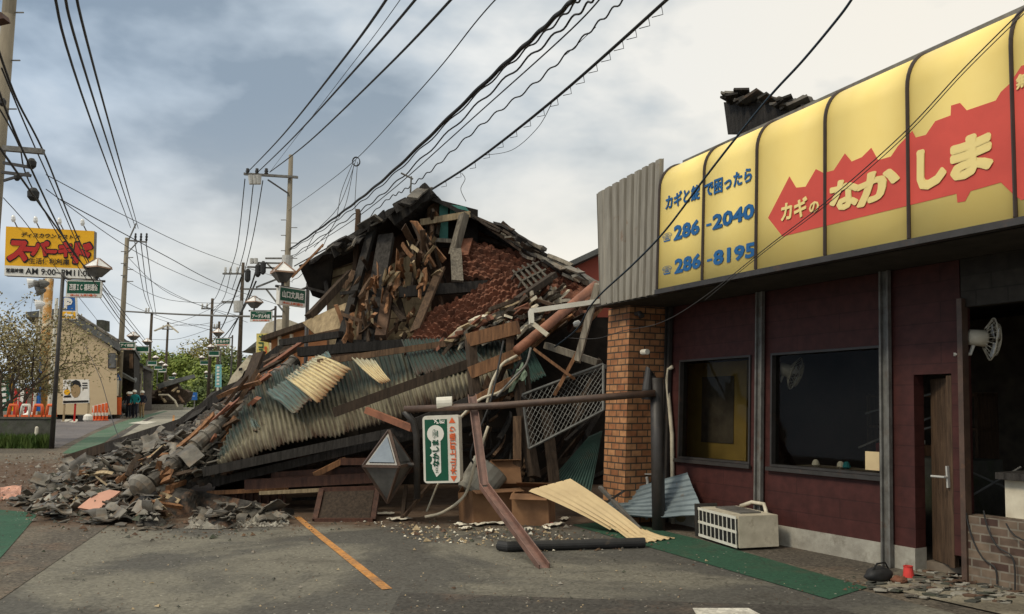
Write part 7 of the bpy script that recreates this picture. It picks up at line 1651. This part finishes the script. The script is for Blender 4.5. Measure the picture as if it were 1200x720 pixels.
# parked scooter behind them
sc_ = empty('scooter', gz(at(145, 485, 55)), 'dark parked scooter beside the tall pole', 'scooter'); c = gz(at(145, 485, 55)); mb = MB(); mb.grid(blob(c + V((0, 0, .3)), .25, .6, .75, 6), 16, 8); mb.build('body', 'black', sc_)
for dy in (-.55, .55):
    mb = MB(); mb.lathe(c + V((-.06, dy, .25)), [(.15, 0), (.25, 0), (.25, .12), (.15, .12)], 14, V((1, 0, 0))); mb.build('wheel', 'rubber', sc_)

# ================================================================ TREES
def tree(base, h, cr, n, leaf, lm, label, trunk_h=.35, clumps=26, seed=1, tr=.25, squash=.8, name='tree', dens=1):
    random.seed(seed); b = V(base); e = empty(name, b, label, 'tree')
    mb = MB(); top = b + V((0, 0, h * trunk_h)); mb.tube([b, b.lerp(top, .5) + V((random.uniform(-.2, .2), 0, 0)), top], [tr, tr * .8, tr * .55], 8)
    cc = b + V((0, 0, h - cr * squash * 1.38)); cl = []
    for i in range(clumps):
        while True:
            q = V((random.uniform(-1, 1), random.uniform(-1, 1), random.uniform(-1, 1)))
            if .25 < q.length < 1: break
        q = q.normalized() * (q.length ** .4); p = cc + V((q.x * cr * .8, q.y * cr * .8, q.z * cr * squash)); cl.append((p, cr * random.uniform(.28, .46)))
    for p, r in cl[::3]: mb.tube([top, top.lerp(p, .5) + V((0, 0, -.1 * cr)), p], [tr * .4, tr * .25, tr * .08], 5, cap=False)
    mb.build('trunk', 'bark', e); mb = MB()
    for i in range(n):
        p, r = random.choice(cl); d = V((random.gauss(0, 1), random.gauss(0, 1), random.gauss(0, 1))).normalized(); q = p + d * r * random.uniform(.62, 1.0); q.z -= .0
        a = V((random.gauss(0, 1), random.gauss(0, 1), random.gauss(0, .6))).normalized() * leaf * random.uniform(.6, 1.3); c_ = d.cross(a).normalized() * leaf * random.uniform(.4, .9)
        mb.add([q - a, q + c_ * .9, q + a, q - c_], [[0, 1, 2, 3]])
    mb.build('crown', lm, e); return e
TR = [((234, 480), 150, 416, 6.5, 5200, 'leaf_green', 'bright green bushy tree at the end of the street', 3), ((246, 470), 190, 394, 12, 6200, 'leaf_olive', 'olive topped rounded tree behind the bright green tree', 4), ((186, 470), 170, 398, 9, 5200, 'leaf_green', 'yellow green round tree left of the far pole', 5), ((172, 470), 185, 401, 9, 3200, 'leaf_olive', 'dull green tree behind the left far lamps', 6), ((212, 470), 200, 440, 8, 3800, 'leaf_dark', 'dark tree in the gap over the end of the road', 7), ((268, 470), 165, 402, 9, 3000, 'leaf_dark', 'dark green tree behind the short far pole', 8), ((262, 470), 140, 432, 5.5, 2000, 'leaf_dark', 'low dark tree behind the cyan sign', 9), ((206, 478), 112, 449, 2.6, 1600, 'leaf_green', 'light green bush right of the far collapsed house', 10), ((220, 478), 118, 452, 3.0, 1600, 'leaf_dark', 'dark bush beside the blue direction sign', 11), ((245, 478), 112, 455, 3.0, 1600, 'leaf_dark', 'dark bush on the right kerb behind the direction sign', 12)]
for (px, py), Y, ty, cr, n, lm, lab, sd_ in TR:
    b = gz(at(px, py, Y)); tz = at(px, ty, Y).z; tree(b, tz - b.z, cr, int(n * 2.6), .36 if cr > 5 else .22, lm, lab, seed=sd_, tr=.35, clumps=34 if cr > 5 else 16, squash=min(.9, .5 * (tz - b.z) / cr + .05))
tree(gz(at(282, 470, 85)), 4, 1.8, 900, .16, 'leaf_dark', 'small garden tree behind the toppled house', seed=15, tr=.1)
# spring tree behind the wall at the left: bare branches with thin blossom
random.seed(44); bt = empty('blossom_tree', G(8, 505), 'sparse spring tree with bare twigs and pinkish leaves behind the block wall', 'tree'); mb = MB(); tips = []
def grow(p, d, L, r, depth):
    n = 3; pts = [p]; q = p; dd_ = d
    for i in range(n): dd_ = (dd_ + V((random.gauss(0, .16), random.gauss(0, .16), random.gauss(.02, .12)))).normalized(); q = q + dd_ * L / n; pts.append(q)
    mb.tube(pts, [r * .6 * (1 - .4 * i / n) for i in range(n + 1)], 6 if depth < 3 else 4, cap=False)
    if depth >= 5 or L < .16: tips.append(q); return
    if depth >= 3: tips.extend(pts[1:])
    for k in range(3 if depth < 4 else 2):
        a = V((random.gauss(0, 1), random.gauss(0, 1), random.gauss(.12, .6))).normalized(); grow(q if k else pts[2], (dd_ * .75 + a * .75).normalized(), L * random.uniform(.62, .82), r * .56, depth + 1)
b0 = gz(at(2, 505, 25.5))
grow(b0, V((.05, 0, 1)), 1.5, .13, 0)
for k, dx in enumerate((-.45, .1, .5)): grow(b0 + V((dx * .2, 0, .3)), V((dx, random.uniform(-.3, .3), 1)).normalized(), 1.6, .10, 1)
mb.build('trunk', 'bark', bt); mb = MB()
for i in range(9500):
    p = random.choice(tips) + V((random.gauss(0, .2), random.gauss(0, .2), random.gauss(0, .13))); a = V((random.gauss(0, 1), random.gauss(0, 1), random.gauss(0, 1))).normalized(); c_ = a.orthogonal().normalized(); s_ = random.uniform(.025, .06)
    mb.add([p - a * s_, p + c_ * s_ * .6, p + a * s_, p - c_ * s_ * .6], [[0, 1, 2, 3]])
mb.build('crown', 'leaf_blossom', bt)
# distant wooded rise closing the street
mb = MB(); mb.grid(lambda u, v: V((-160 + 260 * u, 260 + 60 * v, -1 + (13 + 4 * nz((u * 9, v, 2))) * math.sin(math.pi * min(1, .05 + .5 * v)) * (math.exp(-((u - .42) * 5.5) ** 2)))), 60, 6); mb.build('hills', 'leaf_dark', kind='structure', loc=(0, 0, 0))
